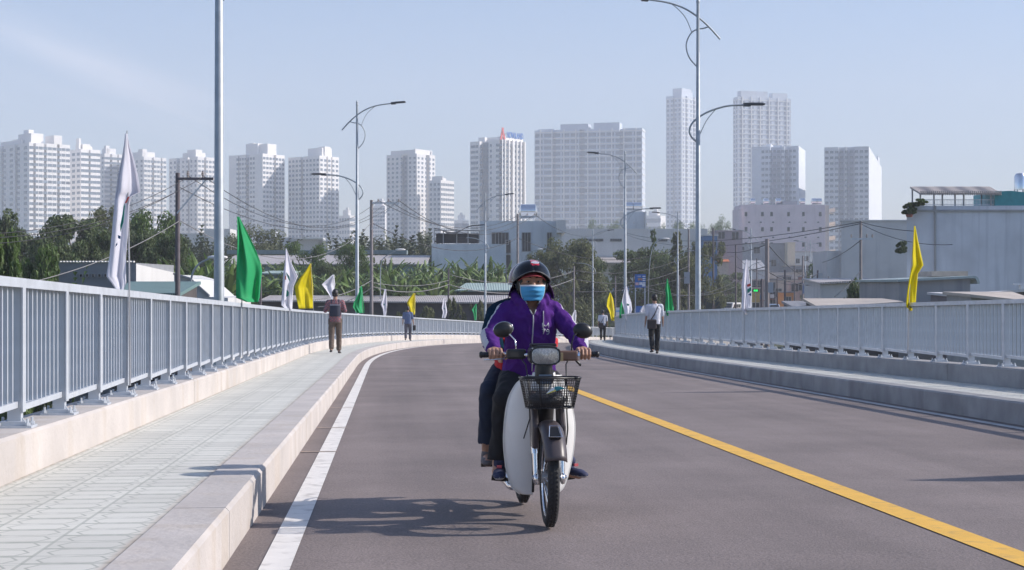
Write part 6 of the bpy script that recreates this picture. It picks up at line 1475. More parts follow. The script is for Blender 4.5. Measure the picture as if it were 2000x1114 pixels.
def dress_passenger():
    root = empty('person', BM_ @ V((-.1, 0, 0)), rot=BROT, label='passenger mostly hidden behind the rider, in a dark teal jacket and navy trousers', cat='person')
    ox = V((.10, 0, 0))
    def q(x, y, z): return V((x, y, z))+ox
    b = MB(); Hc = q(.05, .028, 1.43); P = add_head(b, Hc, 1., 0); capsule(b, Hc+V((-.02, 0, -.06)), .055, q(.0, 0, 1.28), .06)
    loft(b, [(q(-.08, 0, .86), .11, .14), (q(-.04, 0, 1.05), .10, .13), (q(0, 0, 1.2), .10, .15), (q(0, 0, 1.28), .07, .12)])
    for s in (-1, .70):
        capsule(b, q(0, s*.10, 1.27), .05, q(.0, s*.165, 1.24), .045); capsule(b, q(.0, s*.165, 1.24), .042, q(.10, s*.215, 1.12), .036); capsule(b, q(.10, s*.215, 1.12), .034, q(.22, s*.17, .97), .024)
        capsule(b, q(.22, s*.17, .97), .026, q(.27, s*.17, .955), .026, 10, .7, (0,1,0))
        for i in range(4): finger(b, [q(.265, s*.185, .975-.014*i), q(.30, s*.182, .972-.015*i), q(.325, s*.172, .970-.015*i)], .009, .007)
        finger(b, [q(.25, s*.185, .985), q(.275, s*.178, 1.0), q(.295, s*.17, 1.0)], .010, .008)
        s = -1 if s < 0 else 1; kk = .245 if s < 0 else .17; capsule(b, q(-.08, s*.10, .87), .08, q(.22, s*kk, .74), .056); capsule(b, q(.22, s*kk, .74), .050, q(.10, s*kk, .36), .036); capsule(b, q(.10, s*kk, .36), .036, q(.08, s*kk, .31), .03); capsule(b, q(.08, s*kk, .31), .03, q(.23, s*(kk+.01), .285), .028)
    fuse(b, 'body', M_skin, root, .006, 4)
    M_teal_j = mat('jacket_dark_teal', (.003, .022, .045), .95, var=.15, scale=8, spec=.1)
    b = MB(); loft(b, [(q(-.08, 0, .86), .11, .155), (q(-.05, 0, 1.0), .11, .155), (q(-.01, 0, 1.18), .12, .165), (q(0, 0, 1.28), .09, .13), (q(0, 0, 1.33), .06, .07)])
    for s in (-1, .70):
        capsule(b, q(0, s*.09, 1.265), .07, q(.01, s*.165, 1.235), .072); capsule(b, q(.01, s*.165, 1.235), .070, q(.10, s*.215, 1.12), .060); capsule(b, q(.10, s*.215, 1.12), .056, q(.215, s*.17, .98), .040)
    fuse(b, 'jacket', M_teal_j, root, .008, 3, folds=.006, fscale=12)
    b = MB(); loft(b, [(q(.0, 0.01, .80), .10, .17), (q(.03, 0.01, .86), .12, .195), (q(.03, 0.015, .95), .13, .20), (q(.03, 0.02, 1.07), .12, .212), (q(.0, 0, 1.10), .08, .14)]); fuse(b, 'red_shirt', mat('cloth_red', (.50, .015, .02), .8, var=.1), root, .009, 3, folds=.004)
    M_nav = mat('trousers_navy', (.012, .020, .045), .85, var=.2, scale=12)
    b = MB(); loft(b, [(q(-.10, 0, .80), .13, .16), (q(-.08, 0, .92), .12, .15)])
    for s in (-1, 1): kk = .245 if s < 0 else .17; capsule(b, q(-.08, s*.10, .87), .09, q(.22, s*kk, .74), .064); capsule(b, q(.22, s*kk, .74), .062, q(.12, s*(kk+.003), .42), .058)
    fuse(b, 'trousers', M_nav, root, .009, 3, folds=.005, fscale=10, cut=lambda c: c.z < .395)
    for s in (-1, 1): b = MB(); shoe(b, q(.03, s*(.243 if s < 0 else .17), .262), q(.27, s*(.26 if s < 0 else .19), .262), .05); fuse(b, 'sandal', mat('sandal_grey', (.16, .14, .14), .8), root, .007, 3)
    b = MB(); hc = Hc+V((-.015, 0, .02)); Hs = []
    for j in range(13): t = R(100)*j/12; Hs.append((math.sin(t), math.cos(t)))
    b.lathe([(.125*r_, .128*z_) for r_, z_ in Hs], hc, 32, Matrix.Diagonal((1.18, 1, 1))); o = b.build('helmet', [mat('helmet_maroon', (.10, .012, .03), .22, coat=.6)], root, smooth=True); o.modifiers.new('t', 'SOLIDIFY').thickness = .01
    b = MB(); b.tube([hc+V((.145*math.cos(R(a))*1.0, .123*math.sin(R(a)), -.022)) for a in range(0, 361, 12)], .004, 6); b.build('helmet_rim', M_twG, o, smooth=True)
dress_passenger()

# ---- walkers seen from behind
def walker(label, pos, yaw, H, shirt, trousers, stride=.18, arm_l=0., arm_r=0., bend_arms=False, voxel=.012, hair=M_hair, build=1., short=True, extra=None):
    """pose: faces local +x; yaw turns it; feet at pos"""
    root = empty('person', pos, yaw, label, 'person'); k = H/1.72
    def q(x, y, z): return V((x, y, z))*k
    hip = .92; b = MB(); P = add_head(b, q(.02, 0, 1.60), k*1.0, 0, True); capsule(b, q(.0, 0, 1.55), .052*k, q(-.005, 0, 1.42), .058*k)
    w_ = build
    loft(b, [(q(-.0, 0, .88), .10*k*w_, .15*k*w_), (q(0, 0, 1.0), .09*k*w_, .135*k*w_), (q(0, 0, 1.15), .095*k*w_, .145*k*w_), (q(0, 0, 1.32), .095*k*w_, .165*k*w_), (q(0, 0, 1.42), .06*k, .10*k)])
    legs = {}; arms = {}
    for s, f in ((-1, stride), (1, -stride)):
        kn = q(.04+f*.55, s*.095, .50); an = q(f*1.15-(.06 if f < 0 else 0), s*.09, .10+(.045 if f < 0 else 0)); hp = q(0, s*.09, .90); legs[s] = (hp, kn, an)
        capsule(b, hp, .082*k, kn, .056*k); capsule(b, kn, .052*k, an, .034*k); capsule(b, an+q(-.02, 0, -.03), .03*k, an+q(.14, s*.02, -.06), .026*k)
    for s, sw in ((-1, arm_r), (1, arm_l)):
        sh = q(0, s*.19, 1.38)
        if bend_arms: el = q(-.02, s*.27, 1.13); wr = q(.20, s*.17, 1.20)
        else: el = q(sw*.5-.02, s*(.235+abs(sw)*.05), 1.11); wr = q(sw+.03, s*(.26+abs(sw)*.08), .87)
        arms[s] = (sh, el, wr); capsule(b, q(0, s*.13, 1.39), .055*k, sh, .05*k); capsule(b, sh, .046*k, el, .036*k); capsule(b, el, .035*k, wr, .024*k)
        d = (wr-el).normalized(); pl = wr+d*.05*k; capsule(b, wr, .024*k, pl, .028*k, 10, .6, (0,1,0))
        for i in range(4): o_ = V((.024-.015*i, 0, 0))*k; finger(b, [pl+o_, pl+o_+d*.035*k+V((.008, 0, 0)), pl+o_+d*.06*k+V((.0, -s*.012, 0))], .0095*k, .008*k)
        finger(b, [wr+d*.02*k+V((.025, 0, 0)), wr+d*.055*k+V((.04, -s*.01, 0))], .011*k, .009*k)
    fuse(b, 'body', M_skin, root, voxel*.75, 2)
    hb = MB(); hb.ball(P(-.018, 0, .038), (.103*k, .086*k, .102*k), 16); capsule(hb, P(-.06, -.03, -.02), .05*k, P(-.06, .03, -.02), .05*k); o = fuse(hb, 'hair', hair, root, voxel*.7, 2, folds=.003, cut=lambda c: (c-P(0, 0, 0)).x > .058*k)
    b = MB(); loft(b, [(q(-.0, 0, .86), .125*k*w_, .172*k*w_), (q(0, 0, .98), .118*k*w_, .16*k*w_), (q(0, 0, 1.15), .118*k*w_, .165*k*w_), (q(0, 0, 1.33), .112*k*w_, .185*k*w_), (q(0, 0, 1.41), .075*k, .11*k), (q(-.0, 0, 1.455), .062*k, .07*k)])
    for s in (-1, 1):
        sh, el, wr = arms[s]; capsule(b, q(0, s*.12, 1.375), .068*k, sh, .064*k); capsule(b, sh, .064*k, sh.lerp(el, .92), .054*k)
        if not short: capsule(b, el, .052*k, el.lerp(wr, .9), .04*k)
    so_ = fuse(b, 'shirt', shirt, root, voxel, 2, folds=.006, fscale=9)
    b = MB(); loft(b, [(q(0, 0, .82), .12*k*w_, .158*k*w_), (q(0, 0, .99), .112*k*w_, .155*k*w_)])
    for s in (-1, 1):
        hp, kn, an = legs[s]; capsule(b, hp, .098*k, kn, .075*k); capsule(b, kn, .073*k, an.lerp(kn, .08), .066*k)
    fuse(b, 'trousers', trousers, root, voxel, 2, folds=.007, fscale=9)
    for s in (-1, 1):
        hp, kn, an = legs[s]; b = MB(); up = an.z/k-.10; shoe(b, (an+q(-.06, 0, -.10)), (an+q(.19, s*.03, -.10)), .06); fuse(b, 'shoe', mat('shoe_dark', (.03, .028, .03), .6), root, .01, 2)
    if extra: extra(root, q, arms, P, k, so_)
    return root
def on_walk(px, sd, D, uo=None):
    s = D; 
    for _ in range(8): s += D-road(s, sd*6).y
    best = min((abs(1000+3000*road(s, u_/50).x/road(s, u_/50).y-px), u_/50) for u_ in range(-290, 290))[1]
    return road(s, best, KH-.008), s
def plaid_mat():
    m, n, b = new_mat('shirt_plaid'); N = n.nodes; L = n.links; tc = N.new('ShaderNodeTexCoord'); ck = N.new('ShaderNodeTexChecker'); ck.inputs['Scale'].default_value = 22
    ck.inputs[1].default_value = (.30, .035, .04, 1); ck.inputs[2].default_value = (.05, .05, .09, 1); L.new(tc.outputs['Object'], ck.inputs[0])
    c2 = N.new('ShaderNodeTexChecker'); c2.inputs['Scale'].default_value = 44; c2.inputs[1].default_value = (.55, .45, .45, 1); c2.inputs[2].default_value = (.16, .05, .06, 1); L.new(tc.outputs['Object'], c2.inputs[0])
    mx = N.new('ShaderNodeMix'); mx.data_type = 'RGBA'; mx.inputs[0].default_value = .35; L.new(ck.outputs[0], mx.inputs[6]); L.new(c2.outputs[0], mx.inputs[7]); L.new(mx.outputs[2], b.inputs['Base Color']); b.inputs['Roughness'].default_value = .85; return m
M_wshirt = mat('shirt_white', (.62, .62, .68), .8, var=.05, scale=8); M_bag = mat('bag_brown', (.045, .03, .03), .6, var=.15); M_blk = mat('cloth_black', (.015, .015, .018), .85, var=.2)
def back_wrap(root, q, arms, P, k, so_):
    b = MB(); loft(b, [(q(-.02, 0, 1.0), .125*k, .150*k), (q(-.03, 0, 1.15), .125*k, .150*k), (q(-.03, 0, 1.30), .12*k, .155*k)]); fuse(b, 'back_pack', mat('bag_navy', (.03, .035, .06), .8, var=.15), root, .011, 2)
    b = MB(); b.box(q(-.155, 0, 1.31), (.01, .26*k, .03*k)); b.build('reflective_strip', mat('strip_grey', (.35, .35, .40), .6), root)
    for s in (-1, 1): b = MB(); b.tube([q(-.12, s*.09, 1.28), q(-.04, s*.10, 1.455), q(.08, s*.10, 1.40), q(.10, s*.10, 1.1)], .018*k, 6, flat=.4); b.build('strap', mat('bag_navy', (.03, .035, .06), .8), root, smooth=True)
p, s = on_walk(655, -1, 43.0); walker('walker in a red checked shirt, dark pack and brown trousers on the left walkway', p, R(90)-heading(s), 1.80, plaid_mat(), mat('trousers_brown', (.13, .095, .075), .85, var=.15, scale=8), .13, bend_arms=True, extra=back_wrap, short=True)
def hand_bag(root, q, arms, P, k, so_):
    wr = arms[-1][2]; b = MB(); c = wr+V((.02, -.05, -.22))*k; b.box(c, (.34*k, .12*k, .26*k)); o = b.build('carried_bag', M_blk, root); o.modifiers.new('b', 'BEVEL').width = .02
    b = MB(); b.tube([c+V((-.08, 0, .12))*k, wr+V((-.03, 0, -.06))*k, wr+V((.05, 0, -.06))*k, c+V((.08, 0, .12))*k], .010*k, 6); b.build('bag_handle', M_blk, o, smooth=True)
p, s = on_walk(797, -1, 75.0); walker('walker in a blue-grey shirt carrying a black bag on the left walkway', p, R(90)-heading(s), 1.68, mat('shirt_bluegrey', (.10, .14, .26), .85, var=.1), mat('trousers_grey', (.10, .095, .12), .85, var=.1), .12, arm_l=.02, arm_r=.05, voxel=.016, extra=hand_bag, build=1.05)
def shoulder_bag(side):
    def f(root, q, arms, P, k, so_):
        b = MB(); b.tube([q(.02, -.16, 1.47) if side > 0 else q(.02, .12, 1.47), q(-.10, -.07, 1.36), q(-.135, .02, 1.15), q(-.12, .13, .98)], .018*k, 6, flat=.4); b.build('bag_strap', M_bag, root, smooth=True)
        b = MB(); b.box(q(-.13, .10, .86), (.11*k, .27*k, .28*k)); o = b.build('shoulder_bag', M_bag, root); bv = o.modifiers.new('b', 'BEVEL'); bv.width = .03; bv.segments = 2
    return f
p, s = on_walk(1279, 1, 42.5); walker('walker in a white shirt with a brown shoulder bag on the right walkway', p, R(90)-heading(s), 1.64, M_wshirt, M_blk, .10, arm_l=.02, arm_r=.12, extra=shoulder_bag(1), build=1.02)
p, s = on_walk(1177, 1, 79); walker('far walker in a white shirt and black trousers near the bend', p, R(90)-heading(s), 1.58, M_wshirt, M_blk, .10, arm_l=.0, arm_r=.03, voxel=.016, extra=shoulder_bag(1))
# ------------------------------------------------------------------ motorbike (step-through with basket)
def motorbike():
    root = empty('motorbike', BO, rot=BROT, label='white and brown step-through motorbike with wire basket ridden towards the camera', cat='motorbike')
    M_wp = mat('shield_white', (.74, .735, .72), .35, var=.04, scale=4, coat=.3, stain=((6, 6, 2.5), (.42, .38, .30), .35)); M_br = mat('plastic_brown', (.068, .054, .057), .4, var=.12, scale=5); M_bk = mat('plastic_black', (.014, .014, .016), .35, var=.2)
    M_ch = mat('chrome', (.72, .72, .74), .15, 1.0, var=.06); M_alu = mat('alloy_dull', (.42, .42, .43), .4, .8, var=.12, scale=20); M_seat = mat('seat_black', (.02, .02, .022), .6, bump=.1)
    YX = Matrix.Rotation(R(90), 3, 'X')
    steer = R(-2.5)
    def wheel(cx, cz, RR, name, st=0.):
        M = Matrix.Rotation(st, 3, 'Z') @ YX; c = (cx, 0, cz)
        w_ = MB(); w_.lathe([(.02, -.045), (.035, -.045), (.035, .045), (.02, .045), (.02, -.045)], c, 20, M); wo = w_.build('wheel', M_alu, root, auto=40)
        t = MB(); pr = []; 
        for k in range(17):
            a = 2*math.pi*k/16; pr.append((RR-.036+.036*math.cos(a), .034*math.sin(a)))
        t.lathe(pr, c, 56, M); to = t.build('tyre', M_tyre, wo, smooth=True)
        g = MB()
        for off in (-.012, 0, .012): 
            for k in range(56): pass
        for k in range(70):      # tread blocks
            a = 2*math.pi*k/70
            for off, sl in ((-.014, .5), (.014, -.5)):
                p = M @ V(((RR-.0012)*math.cos(a), (RR-.0012)*math.sin(a), off)); tdir = M @ V((-math.sin(a), math.cos(a), sl)); g.beam(V(c)+p-tdir.normalized()*.008, V(c)+p+tdir.normalized()*.008, .010, .003, up=(M @ V((math.cos(a), math.sin(a), 0))))
        g.build('tread', M_tyre, to)
        r_ = MB(); r_.lathe([(RR-.066, -.024), (RR-.052, -.026), (RR-.050, -.021), (RR-.060, -.012), (RR-.064, 0), (RR-.060, .012), (RR-.050, .021), (RR-.052, .026), (RR-.066, .024), (RR-.068, 0), (RR-.066, -.024)], c, 48, M); r_.build('rim', M_ch, wo, smooth=True)
        s = MB()
        for k in range(36):
            a = 2*math.pi*k/36; sd_ = 1 if k % 2 else -1; a2 = a+(.35 if (k//2) % 2 else -.35)
            s.tube([V(c)+M @ V((.034*math.cos(a2), .034*math.sin(a2), sd_*.034)), V(c)+M @ V(((RR-.066)*math.cos(a), (RR-.066)*math.sin(a), sd_*.004))], .0016, 4)
        s.build('spokes', M_ch, wo); return wo
    FX = 1.19; RW = .287
    fw = wheel(FX, RW, RW, 'front', steer); rw = wheel(0, RW-.006, RW-.006, 'rear')
    b = MB(); b.lathe([(0, -.05), (.055, -.05), (.062, -.02), (.062, .0), (0, 0)], (FX, -.0, RW), 20, Matrix.Rotation(steer, 3, 'Z') @ YX); b.build('brake_drum', M_alu, fw, auto=40)
    # fork
    for s in (-1, 1):
        b = MB(); b.tube([(FX-.01, s*.078, RW-.02), (FX-.035, s*.080, .44)], .0145, 12); b.tube([(FX-.035, s*.080, .42), (FX-.06, s*.080, .54)], .019, 12); b.ball((FX, s*.078, RW-.01), (.03, .018, .035), 10); fo = b.build('fork_leg', M_ch, root, auto=50)
        b = MB(); b.tube([(FX, s*.06, RW), (FX, s*.1, RW)], .011, 8); b.build('axle_nut', M_ch, fo)
        b = MB(); b.prism([(.45, FX-.10), (.45, FX+.005), (.58, FX+.015), (.70, FX-.05), (.78, FX-.11), (.78, FX-.19), (.6, FX-.15)], s*.060 if s > 0 else -.098, .098 if s > 0 else -.060, M=Matrix(((0,1,0),(0,0,1),(1,0,0)))); o = b.build('fork_cover', M_br, fo); bv = o.modifiers.new('b', 'BEVEL'); bv.width = .012; bv.segments = 3
    # front mudguard
    g = []
    for i in range(29):
        a = R(22+146*i/28); row = []
        for j in range(13):
            t = -1+2*j/12; fl_ = abs(t)**3; wd = .062+.006*math.sin(a); rr = RW+.042-.040*fl_; row.append((FX-.0+rr*math.cos(a), wd*t, RW+rr*math.sin(a)))
        g.append(row)
    b = MB(); b.sheet(g); fd = b.build('front_mudguard', M_br, root, smooth=True); fd.modifiers.new('t', 'SOLIDIFY').thickness = .004
    b = MB(); b.add([(FX+.19, -.024, RW+.305), (FX+.19, .024, RW+.305), (FX+.250, .036, RW+.250), (FX+.250, -.036, RW+.250), (FX+.17, -.024, RW+.285), (FX+.17, .024, RW+.285), (FX+.225, .036, RW+.23), (FX+.225, -.036, RW+.23)], [(0,3,2,1),(4,5,6,7),(0,1,5,4),(1,2,6,5),(2,3,7,6),(3,0,4,7)]); o = b.build('mudguard_tip', M_bk, fd); o.modifiers.new('b', 'BEVEL').width = .006
    b = MB(); b.tube([(FX+.193, -.026, RW+.307), (FX+.193, .026, RW+.307), (FX+.255, .038, RW+.250), (FX+.255, -.038, RW+.250), (FX+.193, -.026, RW+.307)], .0028, 6); b.build('trim', M_ch, fd)
    # leg shield
    rows = [(.865, .075, .115, .030), (.82, .140, .140, .0), (.74, .180, .178, .0), (.66, .198, .200, 0), (.57, .208, .216, 0), (.48, .212, .216, 0), (.40, .208, .208, 0), (.32, .198, .194, 0), (.24, .182, .172, 0), (.18, .160, .148, 0), (.145, .115, .11, 0)]
    def sm_rows(rws):
        out = []
        for a, c in zip(rws[:-1], rws[1:]):
            for k in range(4): out.append(tuple(a[i]+(c[i]-a[i])*k/4 for i in range(4)))
        out.append(rws[-1]); 
        for _ in range(2): out = [out[0]]+[tuple((out[i-1][j]+2*out[i][j]+out[i+1][j])/4 for j in range(4)) for i in range(1, len(out)-1)]+[out[-1]]
        return out
    rws = sm_rows(rows)
    for s in (-1, 1):
        g = []
        for z, wl, wr, ex in rws:
            W_ = (wl if s < 0 else wr)+.004; row = []
            for j in range(15):
                t = j/14; y = .048+(W_-.048)*t
                x = .90-.20*max(0, (.55-z))**1.3-1.9*y*y+.9*max(0, z-.72)**1.2*.4-.035*math.sin(t*math.pi)*0-.10*t**6*.4
                row.append((x, s*y, z))
            g.append(row)
        b = MB(); b.sheet(g); o = b.build('leg_shield', M_wp, root, smooth=True); md = o.modifiers.new('t', 'SOLIDIFY'); md.thickness = .005
        b = MB(); b.tube([r_[14] for r_ in g], .0045, 6); b.build('shield_edge', M_wp, o, smooth=True)
        b = MB(); b.tube([(r_[0][0]+.006, r_[0][1], r_[0][2]) for r_ in g[4:-2]], .008, 6); b.build('shield_seam', M_bk, o, smooth=True)
    # dark centre column between the shields and neck
    b = MB(); loft(b, [(V((.84, 0, .30)), .05, .055), (V((.88, 0, .5)), .055, .065), (V((.93, 0, .70)), .07, .07), (V((.97, 0, .84)), .065, .062), (V((.98, 0, .93)), .05, .05)], 16); b.build('steering_column', M_bk, root, auto=50)
    b = MB(); g = []
    for j in range(9):
        z = .775+.11*j/8; row = []
        for i in range(13): t = -1+i/6; row.append((1.035-.035*t*t-.02*j/8, .082*t*(1-.18*j/8), z))
        g.append(row)
    b.sheet(g); o = b.build('front_cover', M_wp, root, smooth=True); o.modifiers.new('t', 'SOLIDIFY').thickness = .006
    b = MB(); b.box((1.045, 0, .845), (.012, .075, .055)); b.build('badge', mat('badge_blue_grey', (.14, .19, .27), .3, .4), o)
    # frame, engine, seat, rear
    b = MB(); b.tube([(.93, 0, .72), (.78, 0, .42), (.62, 0, .34), (.40, 0, .42), (.1, 0, .60), (-.25, 0, .66)], [.04, .045, .045, .05, .04, .03], 12); b.build('frame', M_bk, root, smooth=True)
    b = MB(); b.lathe([(0, -.10), (.09, -.10), (.105, -.06), (.105, .06), (.09, .10), (0, .10)], (.48, 0, .27), 20, YX); b.tube([(.55, 0, .29), (.76, 0, .31)], [.065, .055], 12); 
    for k in range(8): b.lathe([(0, 0), (.075, 0), (.075, .008), (0, .008)], (.60+.02*k, 0, .295), 14, Matrix.Rotation(R(90), 3, 'Y'))
    b.build('engine', M_alu, root, auto=40)
    b = MB(); loft(b, [(V((-.33, 0, .74)), .02, .09, (0,0,1), (0,1,0)), (V((-.28, 0, .75)), .045, .125, (0,0,1), (0,1,0)), (V((-.05, 0, .755)), .05, .14, (0,0,1), (0,1,0)), (V((.20, 0, .745)), .05, .13, (0,0,1), (0,1,0)), (V((.42, 0, .73)), .04, .09, (0,0,1), (0,1,0)), (V((.47, 0, .72)), .02, .05, (0,0,1), (0,1,0))], 18); b.build('seat', M_seat, root, smooth=True)
    for s in (-1, 1):
        b = MB(); loft(b, [(V((-.40, s*.05, .66)), .02, .03, (0,0,1), (0,1,0)), (V((-.2, s*.10, .62)), .09, .03, (0,0,1), (0,1,0)), (V((.1, s*.11, .56)), .12, .03, (0,0,1), (0,1,0)), (V((.35, s*.08, .56)), .09, .025, (0,0,1), (0,1,0))], 14); b.build('side_panel', M_br, root, smooth=True)
        b = MB(); b.tube([(0, s*.09, RW), (.04, s*.10, .62)], .022, 10)
        for k in range(9): b.lathe([(.028, 0), (.032, .006), (.028, .012)], (.008+.0035*k, s*(.092+.0008*k), .36+.024*k), 12)
        b.build('shock_absorber', M_ch, root, auto=50)
        b = MB(); b.tube([(.50, 0, .20), (.50, s*.17, .205), (.50, s*.25, .215)], [.010, .010, .009], 8); b.tube([(.50, s*.17, .207), (.50, s*.26, .217)], .017, 10); b.build('foot_peg', M_bk, root)
        b = MB(); b.tube([(.12, s*.10, .30), (.14, s*.20, .262), (.15, s*.29, .262)], .012, 8); b.build('rear_foot_peg', M_bk, root)
        b = MB(); b.beam((0, s*.06, RW), (.38, s*.055, .30), .02, .045); b.build('swing_arm', M_bk, root)
    b = MB(); g = []
    for i in range(25):
        a = R(35+150*i/24); g.append([(.0+(RW+.045-.03*abs(t)**3)*math.cos(a), .07*t, RW+(RW+.045-.03*abs(t)**3)*math.sin(a)) for t in [-1+2*j/8 for j in range(9)]])
    b.sheet(g); o = b.build('rear_mudguard', M_bk, root, smooth=True); o.modifiers.new('t', 'SOLIDIFY').thickness = .004
    b = MB(); b.tube([(.70, -.06, .24), (.60, -.10, .16), (.40, -.13, .15), (.15, -.135, .18), (-.30, -.135, .24)], [.016, .016, .022, .038, .036], 12); b.build('exhaust', M_ch, root, smooth=True)
    b = MB(); b.beam((-.36, 0, .62), (-.42, 0, .50), .15, .05); b.build('tail_lamp', mat('lamp_red', (.4, .01, .01), .3), root)
    b = MB(); b.tube([(.30, .10, .26), (.12, .16, .13)], .009, 8); b.build('side_stand', M_bk, root)
    b = MB(); b.tube([(-.35, .10, .80), (-.42, 0, .82), (-.35, -.10, .80), (-.1, -.16, .79)], .009, 8); b.build('grab_rail', M_ch, root, smooth=True)
    # handlebar
    b = MB(); b.tube([(.80, -.345, .985), (.805, -.20, .990), (.90, -.09, .985), (.90, .09, .985), (.805, .20, .990), (.80, .345, .985)], .0115, 10)
    hbo = b.build('handlebar', M_ch, root, smooth=True)
    for s in (-1, 1):
        b = MB(); b.tube([(.80, s*.222, .985), (.80, s*.350, .985)], .0168, 14)
        for k in range(9): b.tube([(.80, s*(.235+.0125*k), .985), (.80, s*(.239+.0125*k), .985)], .0182, 14)
        b.lathe([(0, 0), (.021, 0), (.021, .010), (.012, .018), (0, .018)], (.80, s*.348, .985), 14, Matrix.Rotation(-s*R(90), 3, 'X')); b.build('grip', M_bk, hbo, auto=50)
    b = MB(); b.tube([(.83, -.20, .975), (.875, -.23, .962), (.895, -.30, .958), (.885, -.345, .957)], [.007, .006, .0055, .008], 8, flat=.6); b.build('brake_lever', M_ch, hbo, smooth=True)
    # headlight unit
    b = MB(); loft(b, [(V((.86, 0, .985)), .045, .070, (0,0,1), (0,1,0)), (V((.93, 0, .988)), .062, .092, (0,0,1), (0,1,0)), (V((1.02, 0, .984)), .060, .094, (0,0,1), (0,1,0)), (V((1.036, 0, .982)), .058, .093, (0,0,1), (0,1,0))], 28, e=.62); hu = b.build('headlight', M_bk, root, auto=50)
    b = MB(); loft(b, [(V((1.040, 0, .982)), .055, .088, (0,0,1), (0,1,0)), (V((1.052, 0, .982)), .054, .087, (0,0,1), (0,1,0)), (V((1.052, 0, .982)), .047, .080, (0,0,1), (0,1,0)), (V((1.035, 0, .982)), .044, .076, (0,0,1), (0,1,0))], 28, cap=False, e=.58); b.build('bezel', M_bk, hu, auto=50)
    b = MB(); g = []
    for j in range(9):
        v = -1+j/4; row = []
        for i in range(13):
            u = -1+i/6; e = .82; y = .079*math.copysign(abs(u), u)*math.sqrt(1-.30*v*v*0); z = .0465*v
            rr = max(0, abs(u)**4+abs(v)**4); sc_ = 1 if rr <= 1 else rr**-.25
            row.append((1.0385, y, .982+z))
        g.append(row)
    b.sheet(g); b.build('reflector', mat('reflector', (.80, .80, .80), .22, .9, var=.2, scale=60), hu, smooth=True)
    fl = 0
    b = MB(); b.ball((1.042, 0, .985), (.006, .011, .011), 12); b.build('bulb', M_hl, hu, smooth=True)
    b = MB(); g2 = []
    for j in range(13):
        rr_ = j/12; g2.append([(1.049+.010*(1-rr_*rr_), .083*rr_*math.copysign(abs(math.cos(2*math.pi*k/28))**.6, math.cos(2*math.pi*k/28)), .982+.050*rr_*math.copysign(abs(math.sin(2*math.pi*k/28))**.6, math.sin(2*math.pi*k/28))) for k in range(29)]); b.sheet(g2)
    m, n_, bb = new_mat('lens_painted_reflection'); bb.inputs['Metallic'].default_value = .35; bb.inputs['Roughness'].default_value = .16; bb.inputs['Base Color'].default_value = (.52, .53, .56, 1)  # opaque stand-in for clear glass; reflector's bright mottling put into the colour
    nz_ = n_.nodes.new('ShaderNodeTexNoise'); nz_.inputs['Scale'].default_value = 17; nz_.inputs['Detail'].default_value = 3; cr_ = n_.nodes.new('ShaderNodeMapRange'); cr_.inputs[1].default_value = .35; cr_.inputs[2].default_value = .65; cr_.inputs[3].default_value = .42; cr_.inputs[4].default_value = .85; n_.links.new(nz_.outputs['Fac'], cr_.inputs[0]); n_.links.new(cr_.outputs[0], bb.inputs['Base Color'])
    wv = n_.nodes.new('ShaderNodeTexWave'); wv.bands_direction = 'Y'; wv.inputs['Scale'].default_value = 38; tcx = n_.nodes.new('ShaderNodeTexCoord'); n_.links.new(tcx.outputs['Object'], wv.inputs[0]); bp = n_.nodes.new('ShaderNodeBump'); bp.inputs['Strength'].default_value = .5; bp.inputs['Distance'].default_value = .004; n_.links.new(wv.outputs['Fac'], bp.inputs['Height']); n_.links.new(bp.outputs[0], bb.inputs['Normal'])
    b.build('lens', m, hu, smooth=True)
    b = MB(); b.box((.955, 0, 1.046), (.11, .15, .016)); o = b.build('speedometer', M_bk, hu); o.modifiers.new('b', 'BEVEL').width = .006
    # handlebar boxes
    b = MB(); b.box((.865, -.150, .990), (.07, .115, .060)); o = b.build('switch_housing', M_bk, hbo); bv = o.modifiers.new('b', 'BEVEL'); bv.width = .012; bv.segments = 3
    b = MB(); b.box((.903, -.165, .987), (.008, .055, .030)); b.build('indicator', mat('dark_lens', (.05, .05, .055), .1), o)
    b = MB(); b.box((.865, .155, .978), (.06, .135, .062)); o = b.build('switch_housing', mat('plastic_brown_light', (.15, .085, .06), .4, var=.15), hbo); bv = o.modifiers.new('b', 'BEVEL'); bv.width = .012; bv.segments = 3
    b = MB(); b.box((.898, .112, .972), (.008, .034, .052)); b.build('tape', mat('tape_cream', (.42, .32, .17), .6), o); b = MB(); b.tube([(.865, .218, .978), (.865, .232, .978)], .030, 16); b.build('clamp_ring', M_ch, o)
    b = MB(); b.tube([(.85, .20, .965), (.84, .235, .930), (.83, .245, .920)], .008, 8); b.build('horn_button', M_bk, o)
    # mirrors
    for s, cy, cz, mx_ in ((-1, -.222, 1.135, .825), (1, .262, 1.128, .825)):
        b = MB(); 
        if s < 0: b.tube([(.85, -.150, 1.01), (.85, -.150, 1.045), (.84, -.155, 1.075), (.828, -.185, 1.108), (.822, -.205, 1.118)], .0042, 8)
        else: b.tube([(.85, .188, 1.00), (.85, .190, 1.06), (.84, .205, 1.10), (.828, .235, 1.118)], .0042, 8)
        mo = b.build('mirror', M_ch if s < 0 else M_bk, hbo, smooth=True)
        tilt = Matrix.Rotation(R(14)*(-s), 3, 'X'); b = MB(); b.lathe([(0, .016), (.030, .014), (.050, .006), (.058, -.006), (.056, -.010), (0, -.008)], (mx_, cy, cz), 32, tilt @ Matrix.Rotation(R(90), 3, 'Y') @ Matrix.Diagonal((.82, 1.04, 1))); b.build('mirror_shell', M_bk, mo, auto=60)
